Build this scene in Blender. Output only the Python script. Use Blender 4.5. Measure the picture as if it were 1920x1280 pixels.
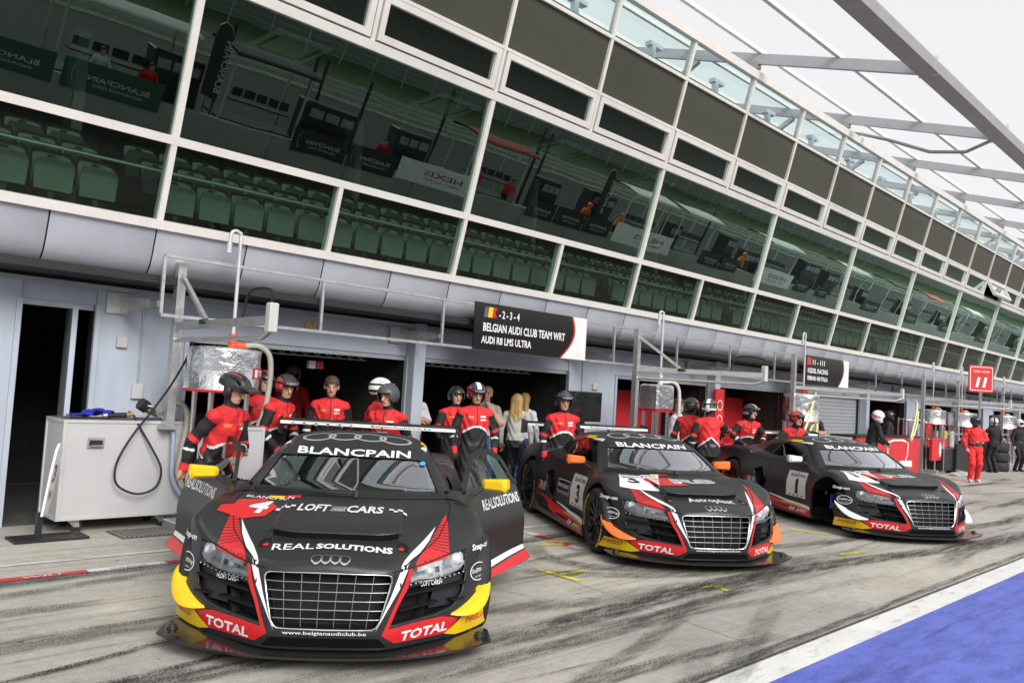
import bpy, bmesh, math, random
import numpy as np
from mathutils import Vector, Matrix
for o in list(bpy.data.objects): bpy.data.objects.remove(o)
rnd = random.Random(7)
scene = bpy.context.scene
C = scene.collection
# ---------------- camera (world: X along the facade, Y towards the building, Z up) ----------------
YAW, PITCH, ROLL, CAM_H, FPX = math.radians(45.616), math.radians(3.2515), math.radians(3.5241), 1.6194, 1566.5
_f = Vector((math.sin(YAW)*math.cos(PITCH), math.cos(YAW)*math.cos(PITCH), math.sin(PITCH)))
_r = Vector((math.cos(YAW), -math.sin(YAW), 0)); _u = _r.cross(_f)
_r2 = math.cos(ROLL)*_r + math.sin(ROLL)*_u; _u2 = -math.sin(ROLL)*_r + math.cos(ROLL)*_u
cam = bpy.data.objects.new('camera', bpy.data.cameras.new('camera')); C.objects.link(cam)
cam.matrix_world = Matrix(((_r2.x, _u2.x, -_f.x, 0), (_r2.y, _u2.y, -_f.y, 0), (_r2.z, _u2.z, -_f.z, CAM_H), (0, 0, 0, 1)))
cam.data.sensor_width = 36; cam.data.lens = FPX/1920*36; cam.data.clip_start = .05; cam.data.clip_end = 3000
scene.camera = cam
# ---------------- light: bright overcast ----------------
SUN_EL, SUN_AZ = math.radians(33), math.radians(196)      # azimuth of the sun measured from +Y clockwise
world = bpy.data.worlds.new('World'); scene.world = world; world.use_nodes = True
nt = world.node_tree; bg = nt.nodes['Background']
sky = nt.nodes.new('ShaderNodeTexSky'); sky.sky_type = 'NISHITA'; sky.sun_disc = False
sky.sun_elevation = SUN_EL; sky.sun_rotation = SUN_AZ; sky.dust_density = 4.0; sky.air_density = 1.0
hs = nt.nodes.new('ShaderNodeHueSaturation'); hs.inputs['Saturation'].default_value = .10
mixw = nt.nodes.new('ShaderNodeMix'); mixw.data_type = 'RGBA'; mixw.inputs[0].default_value = .72
mixw.inputs[7].default_value = (8.6, 8.65, 8.75, 1)          # even cloud cover
nt.links.new(sky.outputs[0], hs.inputs['Color']); nt.links.new(hs.outputs[0], mixw.inputs[6])
nt.links.new(mixw.outputs[2], bg.inputs['Color']); bg.inputs['Strength'].default_value = .11
sun = bpy.data.objects.new('sun', bpy.data.lights.new('sun', 'SUN')); C.objects.link(sun)
sun.data.energy = 2.7; sun.data.angle = math.radians(32); sun.data.color = (1, .965, .92)
_sd = Vector((math.sin(SUN_AZ)*math.cos(SUN_EL), math.cos(SUN_AZ)*math.cos(SUN_EL), math.sin(SUN_EL)))
sun.rotation_euler = _sd.to_track_quat('Z', 'Y').to_euler(); sun.location = (0, -20, 40)
scene.view_settings.view_transform = 'Standard'; scene.view_settings.look = 'None'
scene.view_settings.exposure = 0.2; scene.view_settings.gamma = 1.0; scene.view_settings.use_curve_mapping = False
# ---------------- materials ----------------
MATS = {}
def mat(name, col, rough=.5, metal=0., var=.12, scale=6., bump=0., bscale=60., spec=.5, coat=0., rvar=.0, stretch=None):
    if name in MATS: return MATS[name]
    m = bpy.data.materials.new(name); m.use_nodes = True; t = m.node_tree; p = t.nodes['Principled BSDF']; L = t.links.new
    p.inputs['Base Color'].default_value = (*col, 1); p.inputs['Roughness'].default_value = rough; p.inputs['Metallic'].default_value = metal
    p.inputs['Specular IOR Level'].default_value = spec
    if coat: p.inputs['Coat Weight'].default_value = coat; p.inputs['Coat Roughness'].default_value = .08
    if var or bump or rvar:
        tc = t.nodes.new('ShaderNodeTexCoord'); mp = t.nodes.new('ShaderNodeMapping'); L(tc.outputs['Object'], mp.inputs[0])
        if stretch: mp.inputs['Scale'].default_value = stretch
    if var:
        n = t.nodes.new('ShaderNodeTexNoise'); n.inputs['Scale'].default_value = scale; n.inputs['Detail'].default_value = 6; n.inputs['Roughness'].default_value = .65
        L(mp.outputs[0], n.inputs['Vector'])
        r = t.nodes.new('ShaderNodeValToRGB'); r.color_ramp.elements[0].position = .3; r.color_ramp.elements[1].position = .7
        r.color_ramp.elements[0].color = (*[c*(1-var) for c in col], 1); r.color_ramp.elements[1].color = (*[min(1, c*(1+var)) for c in col], 1)
        L(n.outputs[0], r.inputs[0]); L(r.outputs[0], p.inputs['Base Color'])
        if rvar:
            q = t.nodes.new('ShaderNodeMapRange'); q.inputs[3].default_value = max(0, rough-rvar); q.inputs[4].default_value = min(1, rough+rvar)
            L(n.outputs[0], q.inputs[0]); L(q.outputs[0], p.inputs['Roughness'])
    if bump:
        n2 = t.nodes.new('ShaderNodeTexNoise'); n2.inputs['Scale'].default_value = bscale; n2.inputs['Detail'].default_value = 4
        b = t.nodes.new('ShaderNodeBump'); b.inputs['Strength'].default_value = bump; b.inputs['Distance'].default_value = .02
        L(mp.outputs[0], n2.inputs['Vector']); L(n2.outputs[0], b.inputs['Height']); L(b.outputs[0], p.inputs['Normal'])
    MATS[name] = m; return m
def glass_mat(name, tint, refl=1.0, rough=.0, ior=1.5, alpha_tint=None, warp=0.):
    """thin architectural pane: Fresnel mirror over a tinted see-through layer"""
    if name in MATS: return MATS[name]
    m = bpy.data.materials.new(name); m.use_nodes = True; t = m.node_tree; t.nodes.remove(t.nodes['Principled BSDF']); L = t.links.new
    tr = t.nodes.new('ShaderNodeBsdfTransparent'); tr.inputs[0].default_value = (*tint, 1)
    gl = t.nodes.new('ShaderNodeBsdfGlossy'); gl.inputs['Roughness'].default_value = rough; gl.inputs[0].default_value = (*(alpha_tint or (1, 1, 1)), 1)
    fr = t.nodes.new('ShaderNodeFresnel'); fr.inputs[0].default_value = ior
    ml = t.nodes.new('ShaderNodeMath'); ml.operation = 'MULTIPLY'; ml.inputs[1].default_value = refl; ml.use_clamp = True
    mx = t.nodes.new('ShaderNodeMixShader'); L(fr.outputs[0], ml.inputs[0]); L(ml.outputs[0], mx.inputs[0]); L(tr.outputs[0], mx.inputs[1]); L(gl.outputs[0], mx.inputs[2])
    if warp:
        tc = t.nodes.new('ShaderNodeTexCoord'); n = t.nodes.new('ShaderNodeTexNoise'); n.inputs['Scale'].default_value = 1.1; n.inputs['Detail'].default_value = 1.5
        b = t.nodes.new('ShaderNodeBump'); b.inputs['Strength'].default_value = 1.; b.inputs['Distance'].default_value = warp
        L(tc.outputs['Object'], n.inputs['Vector']); L(n.outputs[0], b.inputs['Height']); L(b.outputs[0], gl.inputs['Normal'])
    L(mx.outputs[0], t.nodes['Material Output'].inputs[0]); MATS[name] = m; return m
# ---------------- things ----------------
def tag(o, label=None, cat=None, group=None, kind=None):
    if label: o['label'] = label
    if cat: o['category'] = cat
    if group: o['group'] = group
    if kind: o['kind'] = kind
    return o
def thing(name, label, cat, loc=(0, 0, 0), rotz=0., group=None):
    o = bpy.data.objects.new(name, None); C.objects.link(o); o.empty_display_size = .2
    o.location = loc; o.rotation_euler = (0, 0, rotz); return tag(o, label, cat, group)
def link(name, me, parent=None, loc=None):
    o = bpy.data.objects.new(name, me); C.objects.link(o)
    if parent: o.parent = parent
    if loc is not None: o.location = loc
    return o
class MB:
    """collects shapes, then links them as one mesh object"""
    def __init__(s): s.v = []; s.f = []; s.m = []; s.sm = []
    def add(s, vs, fs, m=0, smooth=False):
        b = len(s.v); s.v += [tuple(v) for v in vs]
        for f in fs: s.f.append(tuple(i+b for i in f)); s.m.append(m); s.sm.append(smooth)
        return s
    def box(s, c, d, m=0, R=None, bev=0.):
        x, y, z = d[0]/2, d[1]/2, d[2]/2
        if bev:
            k = min(bev, x*.9, y*.9, z*.9); vs = []
            def octo(hx, hy, c, zz): return [(hx, -hy+c, zz), (hx, hy-c, zz), (hx-c, hy, zz), (-hx+c, hy, zz), (-hx, hy-c, zz), (-hx, -hy+c, zz), (-hx+c, -hy, zz), (hx-c, -hy, zz)]
            for zz, q in ((-z, k), (-z+k, 0), (z-k, 0), (z, k)): vs += octo(x-q, y-q, k if q == 0 else k*.5, zz)
            fs = [tuple(range(7, -1, -1)), tuple(range(24, 32))]
            for r in range(3):
                for i in range(8): fs.append((r*8+i, r*8+(i+1) % 8, r*8+8+(i+1) % 8, r*8+8+i))
        else:
            vs = [(-x, -y, -z), (x, -y, -z), (x, y, -z), (-x, y, -z), (-x, -y, z), (x, -y, z), (x, y, z), (-x, y, z)]
            fs = [(3, 2, 1, 0), (4, 5, 6, 7), (0, 1, 5, 4), (1, 2, 6, 5), (2, 3, 7, 6), (3, 0, 4, 7)]
        if R is not None: vs = [tuple(R @ Vector(v)) for v in vs]
        return s.add([(v[0]+c[0], v[1]+c[1], v[2]+c[2]) for v in vs], fs, m)
    def bar(s, p, q, w, h=None, m=0, up=(0, 0, 1)):
        """rectangular bar from p to q"""
        p, q = Vector(p), Vector(q); d = (q-p); L = d.length
        if L < 1e-6: return s
        d.normalize(); u = Vector(up)
        if abs(d.dot(u)) > .98: u = Vector((0, 1, 0))
        a = d.cross(u).normalized(); b = a.cross(d)
        R = Matrix((a, d, b)).transposed()
        return s.box((p+q)/2, (w, L, h or w), m, R)
    def cyl(s, p, q, r, r2=None, n=12, m=0, caps=True, smooth=True):
        p, q = Vector(p), Vector(q); d = (q-p).normalized(); u = Vector((0, 0, 1)) if abs(d.z) < .95 else Vector((1, 0, 0))
        a = d.cross(u).normalized(); b = d.cross(a); r2 = r if r2 is None else r2; vs = []
        for c, rr in ((p, r), (q, r2)):
            for i in range(n):
                t = 2*math.pi*i/n; vs.append(c+a*math.cos(t)*rr+b*math.sin(t)*rr)
        s.add(vs, [(i, (i+1) % n, n+(i+1) % n, n+i) for i in range(n)], m, smooth)
        if caps:
            s.add(vs[:n], [tuple(range(n-1, -1, -1))], m); s.add(vs[n:], [tuple(range(n))], m)
        return s
    def tube(s, pts, r, n=8, m=0, closed=False, caps=True):
        pts = [Vector(p) for p in pts]; N = len(pts); vs = []; prev = None
        for i, p in enumerate(pts):
            if closed: d = pts[(i+1) % N]-pts[i-1]
            else: d = pts[min(i+1, N-1)]-pts[max(i-1, 0)]
            d.normalize()
            if prev is None:
                u = Vector((0, 0, 1)) if abs(d.z) < .9 else Vector((1, 0, 0)); a = d.cross(u).normalized()
            else: a = (prev-d*prev.dot(d)).normalized()
            b = d.cross(a); prev = a; rr = r[i] if hasattr(r, '__len__') else r
            for k in range(n):
                t = 2*math.pi*k/n; vs.append(p+a*math.cos(t)*rr+b*math.sin(t)*rr)
        fs = []
        for i in range(N if closed else N-1):
            j = (i+1) % N
            for k in range(n): fs.append((i*n+k, i*n+(k+1) % n, j*n+(k+1) % n, j*n+k))
        s.add(vs, fs, m, True)
        if caps and not closed:
            s.add(vs[:n], [tuple(range(n-1, -1, -1))], m); s.add(vs[-n:], [tuple(range(n))], m)
        return s
    def lathe(s, prof, n=24, m=0, M=None, smooth=True):
        """profile of (radius, height) about Z, transformed by M"""
        vs = []
        for (r, z) in prof:
            for i in range(n):
                t = 2*math.pi*i/n; v = Vector((r*math.cos(t), r*math.sin(t), z)); vs.append(M @ v if M is not None else v)
        k = len(prof)
        return s.add(vs, [(j*n+i, j*n+(i+1) % n, (j+1)*n+(i+1) % n, (j+1)*n+i) for j in range(k-1) for i in range(n)], m, smooth)
    def prism(s, poly, M, t, m=0):
        """2-D polygon in the XY plane of M, extruded by t along its Z"""
        n = len(poly); a = [M @ Vector((x, y, 0)) for x, y in poly]; b = [M @ Vector((x, y, t)) for x, y in poly]
        return s.add(a+b, [tuple(range(n-1, -1, -1)), tuple(range(n, 2*n))]+[(i, (i+1) % n, n+(i+1) % n, n+i) for i in range(n)], m)
    def ell(s, c, r, n=14, k=9, m=0, R=None):
        vs = []; c = Vector(c)
        for j in range(k+1):
            ph = math.pi*j/k
            for i in range(n):
                t = 2*math.pi*i/n; v = Vector((r[0]*math.sin(ph)*math.cos(t), r[1]*math.sin(ph)*math.sin(t), -r[2]*math.cos(ph)))
                vs.append(c+(R @ v if R is not None else v))
        return s.add(vs, [(j*n+i, j*n+(i+1) % n, (j+1)*n+(i+1) % n, (j+1)*n+i) for j in range(k) for i in range(n)], m, True)
    def mesh(s, name, mats):
        me = bpy.data.meshes.new(name); me.from_pydata(s.v, [], s.f); me.update()
        for q in (mats if isinstance(mats, (list, tuple)) else [mats]): me.materials.append(q)
        me.polygons.foreach_set('material_index', s.m); me.polygons.foreach_set('use_smooth', s.sm)
        return me
    def build(s, name, mats, parent=None, loc=None): return link(name, s.mesh(name, mats), parent, loc)
def up(o, world=True):
    """place a world-coordinate mesh under its (unrotated) parent"""
    q = Vector((0, 0, 0)); p = o.parent
    while p is not None: q += Vector(p.location); p = p.parent
    o.location = -q; return o
def basis(origin, right, upv):
    r = Vector(right).normalized(); u = Vector(upv); n = r.cross(u).normalized(); u = n.cross(r)
    M = Matrix.Identity(4)
    for i, a in enumerate((r, u, n)): M.col[i][0:3] = a
    M.col[3][0:3] = Vector(origin); return M
# ---------------- text ----------------
_txtcache = {}
def text_mesh(s, bold=.0, shear=0., spacing=1.0, res=2):
    """(verts 2-D normalised to width 1 and cap height 1, faces)"""
    key = (s, bold, shear, spacing)
    if key in _txtcache: return _txtcache[key]
    cu = bpy.data.curves.new('t', 'FONT'); cu.body = s; cu.size = 1; cu.offset = bold; cu.shear = shear; cu.space_character = spacing
    cu.resolution_u = res; cu.fill_mode = 'FRONT'
    o = bpy.data.objects.new('t', cu); C.objects.link(o)
    dg = bpy.context.evaluated_depsgraph_get(); me = bpy.data.meshes.new_from_object(o.evaluated_get(dg))
    vs = [v.co.xy for v in me.vertices]; fs = [tuple(p.vertices) for p in me.polygons]
    bpy.data.objects.remove(o); bpy.data.curves.remove(cu); bpy.data.meshes.remove(me)
    x0, x1 = min(v[0] for v in vs), max(v[0] for v in vs); y0, y1 = min(v[1] for v in vs), max(v[1] for v in vs)
    out = ([((v[0]-x0)/(x1-x0), (v[1]-y0)/(y1-y0)) for v in vs], fs); _txtcache[key] = out; return out
def flat_text(mb, s, M, w, h, m=0, bold=.012, shear=0., x=0., y=0., centre=False):
    vs, fs = text_mesh(s, bold, shear)
    ox = x-(w/2 if centre else 0)
    mb.add([M @ Vector((ox+v[0]*w, y+v[1]*h, 0)) for v in vs], fs, m)
def flat_poly(mb, pts, M, m=0): mb.add([M @ Vector((p[0], p[1], 0)) for p in pts], [tuple(range(len(pts)))], m)
def ellipse(cx, cy, rx, ry, n=28): return [(cx+rx*math.cos(2*math.pi*i/n), cy+ry*math.sin(2*math.pi*i/n)) for i in range(n)]
def flat_ring(mb, cx, cy, rx, ry, w, M, m=0, n=32):
    a = [M @ Vector((cx+rx*math.cos(2*math.pi*i/n), cy+ry*math.sin(2*math.pi*i/n), 0)) for i in range(n)]
    b = [M @ Vector((cx+(rx-w)*math.cos(2*math.pi*i/n), cy+(ry-w*ry/rx)*math.sin(2*math.pi*i/n), 0)) for i in range(n)]
    mb.add(a+b, [(i, (i+1) % n, n+(i+1) % n, n+i) for i in range(n)], m)
def copy_tree(o, parent=None):
    c = o.copy(); C.objects.link(c); c.parent = parent
    for ch in list(o.children): copy_tree(ch, c)
    return c
# ---------------- common materials ----------------
K = dict(
 red=mat('red_fabric', (.62, .02, .025), .75, var=.18, scale=9, bump=.5, bscale=22), black=mat('black_fabric', (.012, .012, .014), .8, var=.3, scale=9, bump=.25, bscale=25),
 white=mat('white_fabric', (.72, .72, .72), .75, var=.1, scale=9, bump=.2, bscale=25), skin=mat('skin', (.52, .29, .2), .5, var=.12, scale=14),
 steel=mat('galvanised_steel', (.58, .58, .57), .42, .85, var=.14, scale=14, rvar=.12), alu=mat('anodised_aluminium', (.62, .615, .60), .45, .35, var=.06, scale=4),
 dark=mat('dark_plastic', (.018, .018, .02), .45, var=.3), rubber=mat('rubber', (.016, .016, .017), .75, var=.3, scale=20),
 chrome=mat('polished_metal', (.75, .75, .76), .16, 1., var=.04), wpaint=mat('white_paint', (.74, .74, .73), .45, var=.06),
 rpaint=mat('red_paint', (.58, .022, .025), .4, var=.1), ypaint=mat('yellow_paint', (.82, .56, .015), .38, var=.05), opaint=mat('orange_paint', (.85, .17, .03), .4, var=.08),
 bpaint=mat('black_paint', (.012, .012, .013), .35, var=.2), blue=mat('blue_cloth', (.02, .025, .42), .9, var=.35, scale=30, bump=.5))
# ---------------- ground ----------------
def ground_mat():
    m = bpy.data.materials.new('pit_lane_concrete'); m.use_nodes = True; t = m.node_tree; p = t.nodes['Principled BSDF']; L = t.links.new; N = t.nodes.new
    tc = N('ShaderNodeTexCoord')
    def noise(scale, stretch=(1, 1, 1), rot=0., detail=8, rough=.65, dist=0.):
        mp = N('ShaderNodeMapping'); mp.inputs['Scale'].default_value = stretch; mp.inputs['Rotation'].default_value = (0, 0, rot); L(tc.outputs['Object'], mp.inputs[0])
        n = N('ShaderNodeTexNoise'); n.inputs['Scale'].default_value = scale; n.inputs['Detail'].default_value = detail; n.inputs['Roughness'].default_value = rough; n.inputs['Distortion'].default_value = dist
        L(mp.outputs[0], n.inputs['Vector']); return n.outputs[0]
    def ramp(v, a, b, ca, cb):
        r = N('ShaderNodeValToRGB'); r.color_ramp.elements[0].position = a; r.color_ramp.elements[1].position = b
        r.color_ramp.elements[0].color = (*ca, 1); r.color_ramp.elements[1].color = (*cb, 1); L(v, r.inputs[0]); return r.outputs[0]
    def mix(f, a, b, mode='MIX'):
        x = N('ShaderNodeMix'); x.data_type = 'RGBA'; x.blend_type = mode
        (L(f, x.inputs[0]) if not isinstance(f, float) else setattr(x.inputs[0], 'default_value', f)); L(a, x.inputs[6]); L(b, x.inputs[7]); return x.outputs[2]
    base = ramp(noise(.55, detail=6), .3, .72, (.40, .38, .34), (.60, .575, .52))
    patches = ramp(noise(.22, (1, 2.2, 1), .1, 5), .42, .58, (.80, .80, .82), (1.06, 1.05, 1.02))
    c = mix(1., base, patches, 'MULTIPLY')
    grit = ramp(noise(85, detail=5, rough=.9), .34, .66, (.62, .62, .61), (1.24, 1.23, 1.22)); c = mix(1., c, grit, 'MULTIPLY')
    grit2 = ramp(noise(11, detail=10, rough=.82), .32, .68, (.74, .74, .745), (1.14, 1.14, 1.13)); c = mix(1., c, grit2, 'MULTIPLY')
    # rubber laid down along the lane and into the pit boxes
    for sc, st, ro, a, b, k in ((.9, (.10, 2.6, 1), -.05, .54, .70, .46), (1.6, (.10, 3.2, 1), -.16, .58, .68, .44), (3.2, (.07, 3.4, 1), .05, .57, .68, .50), (7., (.04, 3.5, 1), -.08, .58, .66, .62), (12., (.09, 3., 1), .02, .60, .68, .66), (2.4, (.6, 1.2, 1), .3, .58, .78, .65)):
        s = ramp(noise(sc, st, ro, 10, .78, .12), a, b, (1, 1, 1), (k, k, k*1.01)); c = mix(1., c, s, 'MULTIPLY')
    dots = ramp(noise(7, detail=2, rough=.5), .70, .74, (1, 1, 1), (.55, .55, .55)); c = mix(1., c, dots, 'MULTIPLY')
    L(c, p.inputs['Base Color']); p.inputs['Roughness'].default_value = .78
    bm_ = N('ShaderNodeBump'); bm_.inputs['Strength'].default_value = .35; bm_.inputs['Distance'].default_value = .01; L(noise(60, detail=5, rough=.75), bm_.inputs['Height']); L(bm_.outputs[0], p.inputs['Normal'])
    return m
g = MB(); g.add([(-600, -34, 0), (900, -34, 0), (900, 700, 0), (-600, 700, 0)], [(0, 1, 2, 3)]); g.add([(-600, -700, 0), (900, -700, 0), (900, -34, 0), (-600, -34, 0)], [(0, 1, 2, 3)], 1)
tag(g.build('ground', [ground_mat(), mat('grass', (.045, .068, .020), .9, var=.5, scale=1.2, bump=.6, bscale=15)]), kind='structure')
def sheet(name, pts, z, m, kind='structure'):
    mb = MB(); mb.add([(x, y, z) for x, y in pts], [tuple(range(len(pts)))]); return tag(mb.build(name, m), kind=kind)
def worn_paint(name, col, wear=.35, scale=9, under=(.33, .31, .28)):
    m = mat(name, col, .7, var=.10, scale=2.5, bump=.25, bscale=50); t = m.node_tree; p = t.nodes['Principled BSDF']; L = t.links.new
    src = p.inputs['Base Color'].links[0].from_socket; tc = [n for n in t.nodes if n.type == 'TEX_COORD'][0]
    mp = t.nodes.new('ShaderNodeMapping'); mp.inputs['Scale'].default_value = (.35, 1.6, 1); L(tc.outputs['Object'], mp.inputs[0])
    n = t.nodes.new('ShaderNodeTexNoise'); n.inputs['Scale'].default_value = scale; n.inputs['Detail'].default_value = 9; n.inputs['Roughness'].default_value = .75; L(mp.outputs[0], n.inputs['Vector'])
    r = t.nodes.new('ShaderNodeValToRGB'); r.color_ramp.elements[0].position = 1-wear-.06; r.color_ramp.elements[1].position = 1-wear+.1; L(n.outputs[0], r.inputs[0])
    x = t.nodes.new('ShaderNodeMix'); x.data_type = 'RGBA'; L(r.outputs[0], x.inputs[0]); L(src, x.inputs[6]); x.inputs[7].default_value = (*under, 1); L(x.outputs[2], p.inputs['Base Color']); return m
WL = worn_paint('lane_white', (.70, .70, .69), .40); BL = worn_paint('apron_blue', (.115, .15, .54), .49, 5, (.075, .10, .40)); YL = worn_paint('mark_yellow', (.74, .66, .06), .42)
sheet('blue_apron', [(-40, -.9), (90, -.9), (90, 2.325), (-40, 2.325)], .006, BL)
sheet('white_line', [(-40, 2.325), (90, 2.325), (90, 2.55), (-40, 2.55)], .006, WL)
sheet('slab_joint', [(-40, 2.56), (90, 2.56), (90, 2.585), (-40, 2.585)], .005, mat('joint_filler', (.07, .068, .065), .9, var=.6, scale=20))
sheet('white_line', [(-10, 7.34), (90, 7.34), (90, 7.42), (-10, 7.42)], .005, worn_paint('old_white', (.55, .55, .55), .46))
sheet('track', [(-300, -33.5), (500, -33.5), (500, -9.6), (-300, -9.6)], .01, mat('asphalt', (.028, .028, .03), .85, var=.2, scale=2, bump=.3))
sheet('white_line', [(-300, -10.4), (500, -10.4), (500, -10.1), (-300, -10.1)], .016, WL); sheet('white_line', [(-300, -33), (500, -33), (500, -32.7), (-300, -32.7)], .016, WL)
for (x0, y0, x1, y1) in ((-10, 5.92, 60, 5.98), (5.3, 2.65, 6.0, 6.4), (15, 2.65, 17.2, 8.9), (-10, 4.35, 60, 4.35)):
    dx, dy = x1-x0, y1-y0; L_ = math.hypot(dx, dy); nx, ny = -dy/L_*.0028, dx/L_*.0028
    sheet('slab_joint', [(x0-nx, y0-ny), (x1-nx, y1-ny), (x1+nx, y1+ny), (x0+nx, y0+ny)], .003, mat('crack', (.24, .225, .20), .9, var=.5, scale=8))
# sponsor tape on the lane edge and pit-box marks
TAPE = [mat('tape_red', (.60, .03, .035), .5, var=.12, scale=12), mat('tape_white', (.72, .72, .73), .5, var=.1, scale=12), mat('tape_print', (.35, .36, .42), .5)]
def tape(p, q, w=.11, seg=.62, first=0, label=None):
    p, q = Vector((*p, .005)), Vector((*q, .005)); L_ = (q-p).length; d = (q-p)/L_; k = 0; s = 0.
    t = thing('lane_tape', label, 'tape', p)
    while s < L_-.02:
        e = min(L_, s+seg); M = basis(d*s, d, Vector((0, 0, 1)).cross(d)); i = (k+first) % 2
        mb = MB(); flat_poly(mb, [(0, -w/2), (e-s, -w/2), (e-s, w/2), (0, w/2)], M); o = mb.build('tape_strip', TAPE[i], t)
        if e-s > .5:
            tx = MB(); M2 = M @ Matrix.Translation((0, 0, .003)); flat_text(tx, 'WRT' if i == 0 else 'CARDS', M2, .30, w*.42, 0, .01, .2, (e-s)/2, -w*.21, True); tx.build('lettering', TAPE[1] if i == 0 else TAPE[2], o)
        s = e; k += 1
tape((-.6, 6.86), (3.9, 6.93), label='red and white sponsor tape on the ground left of car number 4')
tape((7.20, 6.95), (6.90, 5.55), first=1, label='red and white tape strip running out from car number 3 rear wheel')
tape((7.25, 6.78), (8.6, 6.70), w=.09, first=1, label='short tape strip beside the rear wheel of car number 3')
def yellow(name_pts, label):
    t = thing('box_mark', label, 'paint mark', (*name_pts[0][0], .004))
    for k, (p, q, w) in enumerate(name_pts):
        pv, qv = Vector((*p, 0)), Vector((*q, 0)); d = (qv-pv); L_ = d.length; M = basis((pv-Vector((*name_pts[0][0], 0)))+Vector((0, 0, .002+.003*k)), d, Vector((0, 0, 1)).cross(d)); mb = MB(); flat_poly(mb, [(0, -w/2), (L_, -w/2), (L_, w/2), (0, w/2)], M); mb.build('paint_strip', YL, t)

yellow([((5.76, 5.13), (5.74, 4.62), .075), ((5.75, 4.87), (6.10, 4.85), .075)], 'yellow T mark on the concrete between cars 4 and 3')
yellow([((6.66, 3.90), (6.60, 3.66), .07), ((6.40, 3.89), (6.72, 3.83), .06)], 'small faded yellow mark in front of car number 3')
yellow([((9.40, 3.88), (9.93, 3.81), .075)], 'yellow dash on the concrete in front of car number 1')
yellow([((10.62, 5.10), (10.71, 4.58), .075)], 'yellow stripe beside the front left corner of car number 3')
yellow([((6.60, 5.89), (6.95, 5.85), .06), ((6.88, 6.04), (7.14, 5.80), .06)], 'yellow mark crossing the sponsor tape by car number 3')
yellow([((15.25, 4.93), (16.3, 5.02), .09)], 'yellow dash on the lane beyond car number 1')
# tyre marks: thin sheets of rubber whose edges break up
def skid_mat():
    m = bpy.data.materials.new('rubber_streak'); m.use_nodes = True; t = m.node_tree; p = t.nodes['Principled BSDF']; L = t.links.new; N = t.nodes.new
    p.inputs['Base Color'].default_value = (.022, .022, .022, 1); p.inputs['Roughness'].default_value = .8
    at = N('ShaderNodeAttribute'); at.attribute_name = 'fade'; tc = N('ShaderNodeTexCoord'); mp = N('ShaderNodeMapping'); mp.inputs['Scale'].default_value = (.25, 2.2, 1); L(tc.outputs['Object'], mp.inputs[0])
    n = N('ShaderNodeTexNoise'); n.inputs['Scale'].default_value = 9; n.inputs['Detail'].default_value = 8; n.inputs['Roughness'].default_value = .75; L(mp.outputs[0], n.inputs['Vector'])
    n2 = N('ShaderNodeTexNoise'); n2.inputs['Scale'].default_value = 70; n2.inputs['Detail'].default_value = 3; L(tc.outputs['Object'], n2.inputs['Vector'])
    a = N('ShaderNodeMath'); a.operation = 'ADD'; L(n.outputs[0], a.inputs[0]); L(n2.outputs[0], a.inputs[1])
    mr = N('ShaderNodeMapRange'); mr.inputs[1].default_value = .88; mr.inputs[2].default_value = 1.12; L(a.outputs[0], mr.inputs[0])
    mu = N('ShaderNodeMath'); mu.operation = 'MULTIPLY'; mu.use_clamp = True; L(mr.outputs[0], mu.inputs[0]); L(at.outputs['Fac'], mu.inputs[1]); L(mu.outputs[0], p.inputs['Alpha']); return m
SKM = skid_mat(); skr = random.Random(3); sk_n = [0]
def skid(path, w, k=.8):
    mb = MB(); n = len(path); z = .0115+.0006*(sk_n[0] % 9); sk_n[0] += 1; cols = []
    # resample smoothly
    P = []
    for i in range(n-1):
        for j in range(6):
            t = j/6; p0 = path[max(i-1, 0)]; p1 = path[i]; p2 = path[i+1]; p3 = path[min(i+2, n-1)]
            P.append(tuple(.5*(2*p1[q]+(p2[q]-p0[q])*t+(2*p0[q]-5*p1[q]+4*p2[q]-p3[q])*t*t+(3*p1[q]-p0[q]-3*p2[q]+p3[q])*t**3) for q in (0, 1)))
    P.append(path[-1]); V = []; N_ = len(P)
    for i, p in enumerate(P):
        a, b = P[max(i-1, 0)], P[min(i+1, N_-1)]; d = Vector((b[0]-a[0], b[1]-a[1])).normalized(); nn = Vector((-d.y, d.x)); e = min(1, 4*min(i, N_-1-i)/N_)
        for (o, f) in ((-.5, 0), (-.28, 1), (.28, 1), (.5, 0)): V.append((p[0]+nn.x*w*o, p[1]+nn.y*w*o, z)); cols.append(f*e*k)
    mb.add(V, [(i*4+j, i*4+j+1, i*4+5+j, i*4+4+j) for i in range(N_-1) for j in range(3)])
    o = mb.build('tyre_mark', SKM); at = o.data.attributes.new('fade', 'FLOAT', 'POINT'); at.data.foreach_set('value', cols); tag(o, kind='structure')
skid([(-2, 2.63), (4, 2.62), (9, 2.64), (15, 2.62), (24, 2.63)], .10, .7)
skid([(1.5, 3.9), (4.06, 3.81), (5.2, 3.84), (6.6, 3.86), (8.74, 3.69), (11.5, 3.25), (16, 2.95)], .34, .95); skid([(1.5, 3.55), (3.75, 3.51), (5.07, 3.51), (6.82, 3.62), (9.5, 3.5)], .22, .7)
skid([(.6, 4.6), (1.43, 4.72), (1.88, 4.81), (2.32, 4.92), (3.2, 5.0)], .07, 1.); skid([(.5, 5.25), (1.48, 5.27), (1.78, 5.28), (2.27, 5.28), (3.0, 5.2)], .30, .6)
skid([(3.2, 2.85), (3.84, 3.0), (4.6, 3.17), (5.68, 3.45), (6.45, 3.33), (9, 3.1)], .16, .5); skid([(1.0, 6.68), (2.2, 6.76), (3.4, 6.80)], .22, .9)
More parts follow.
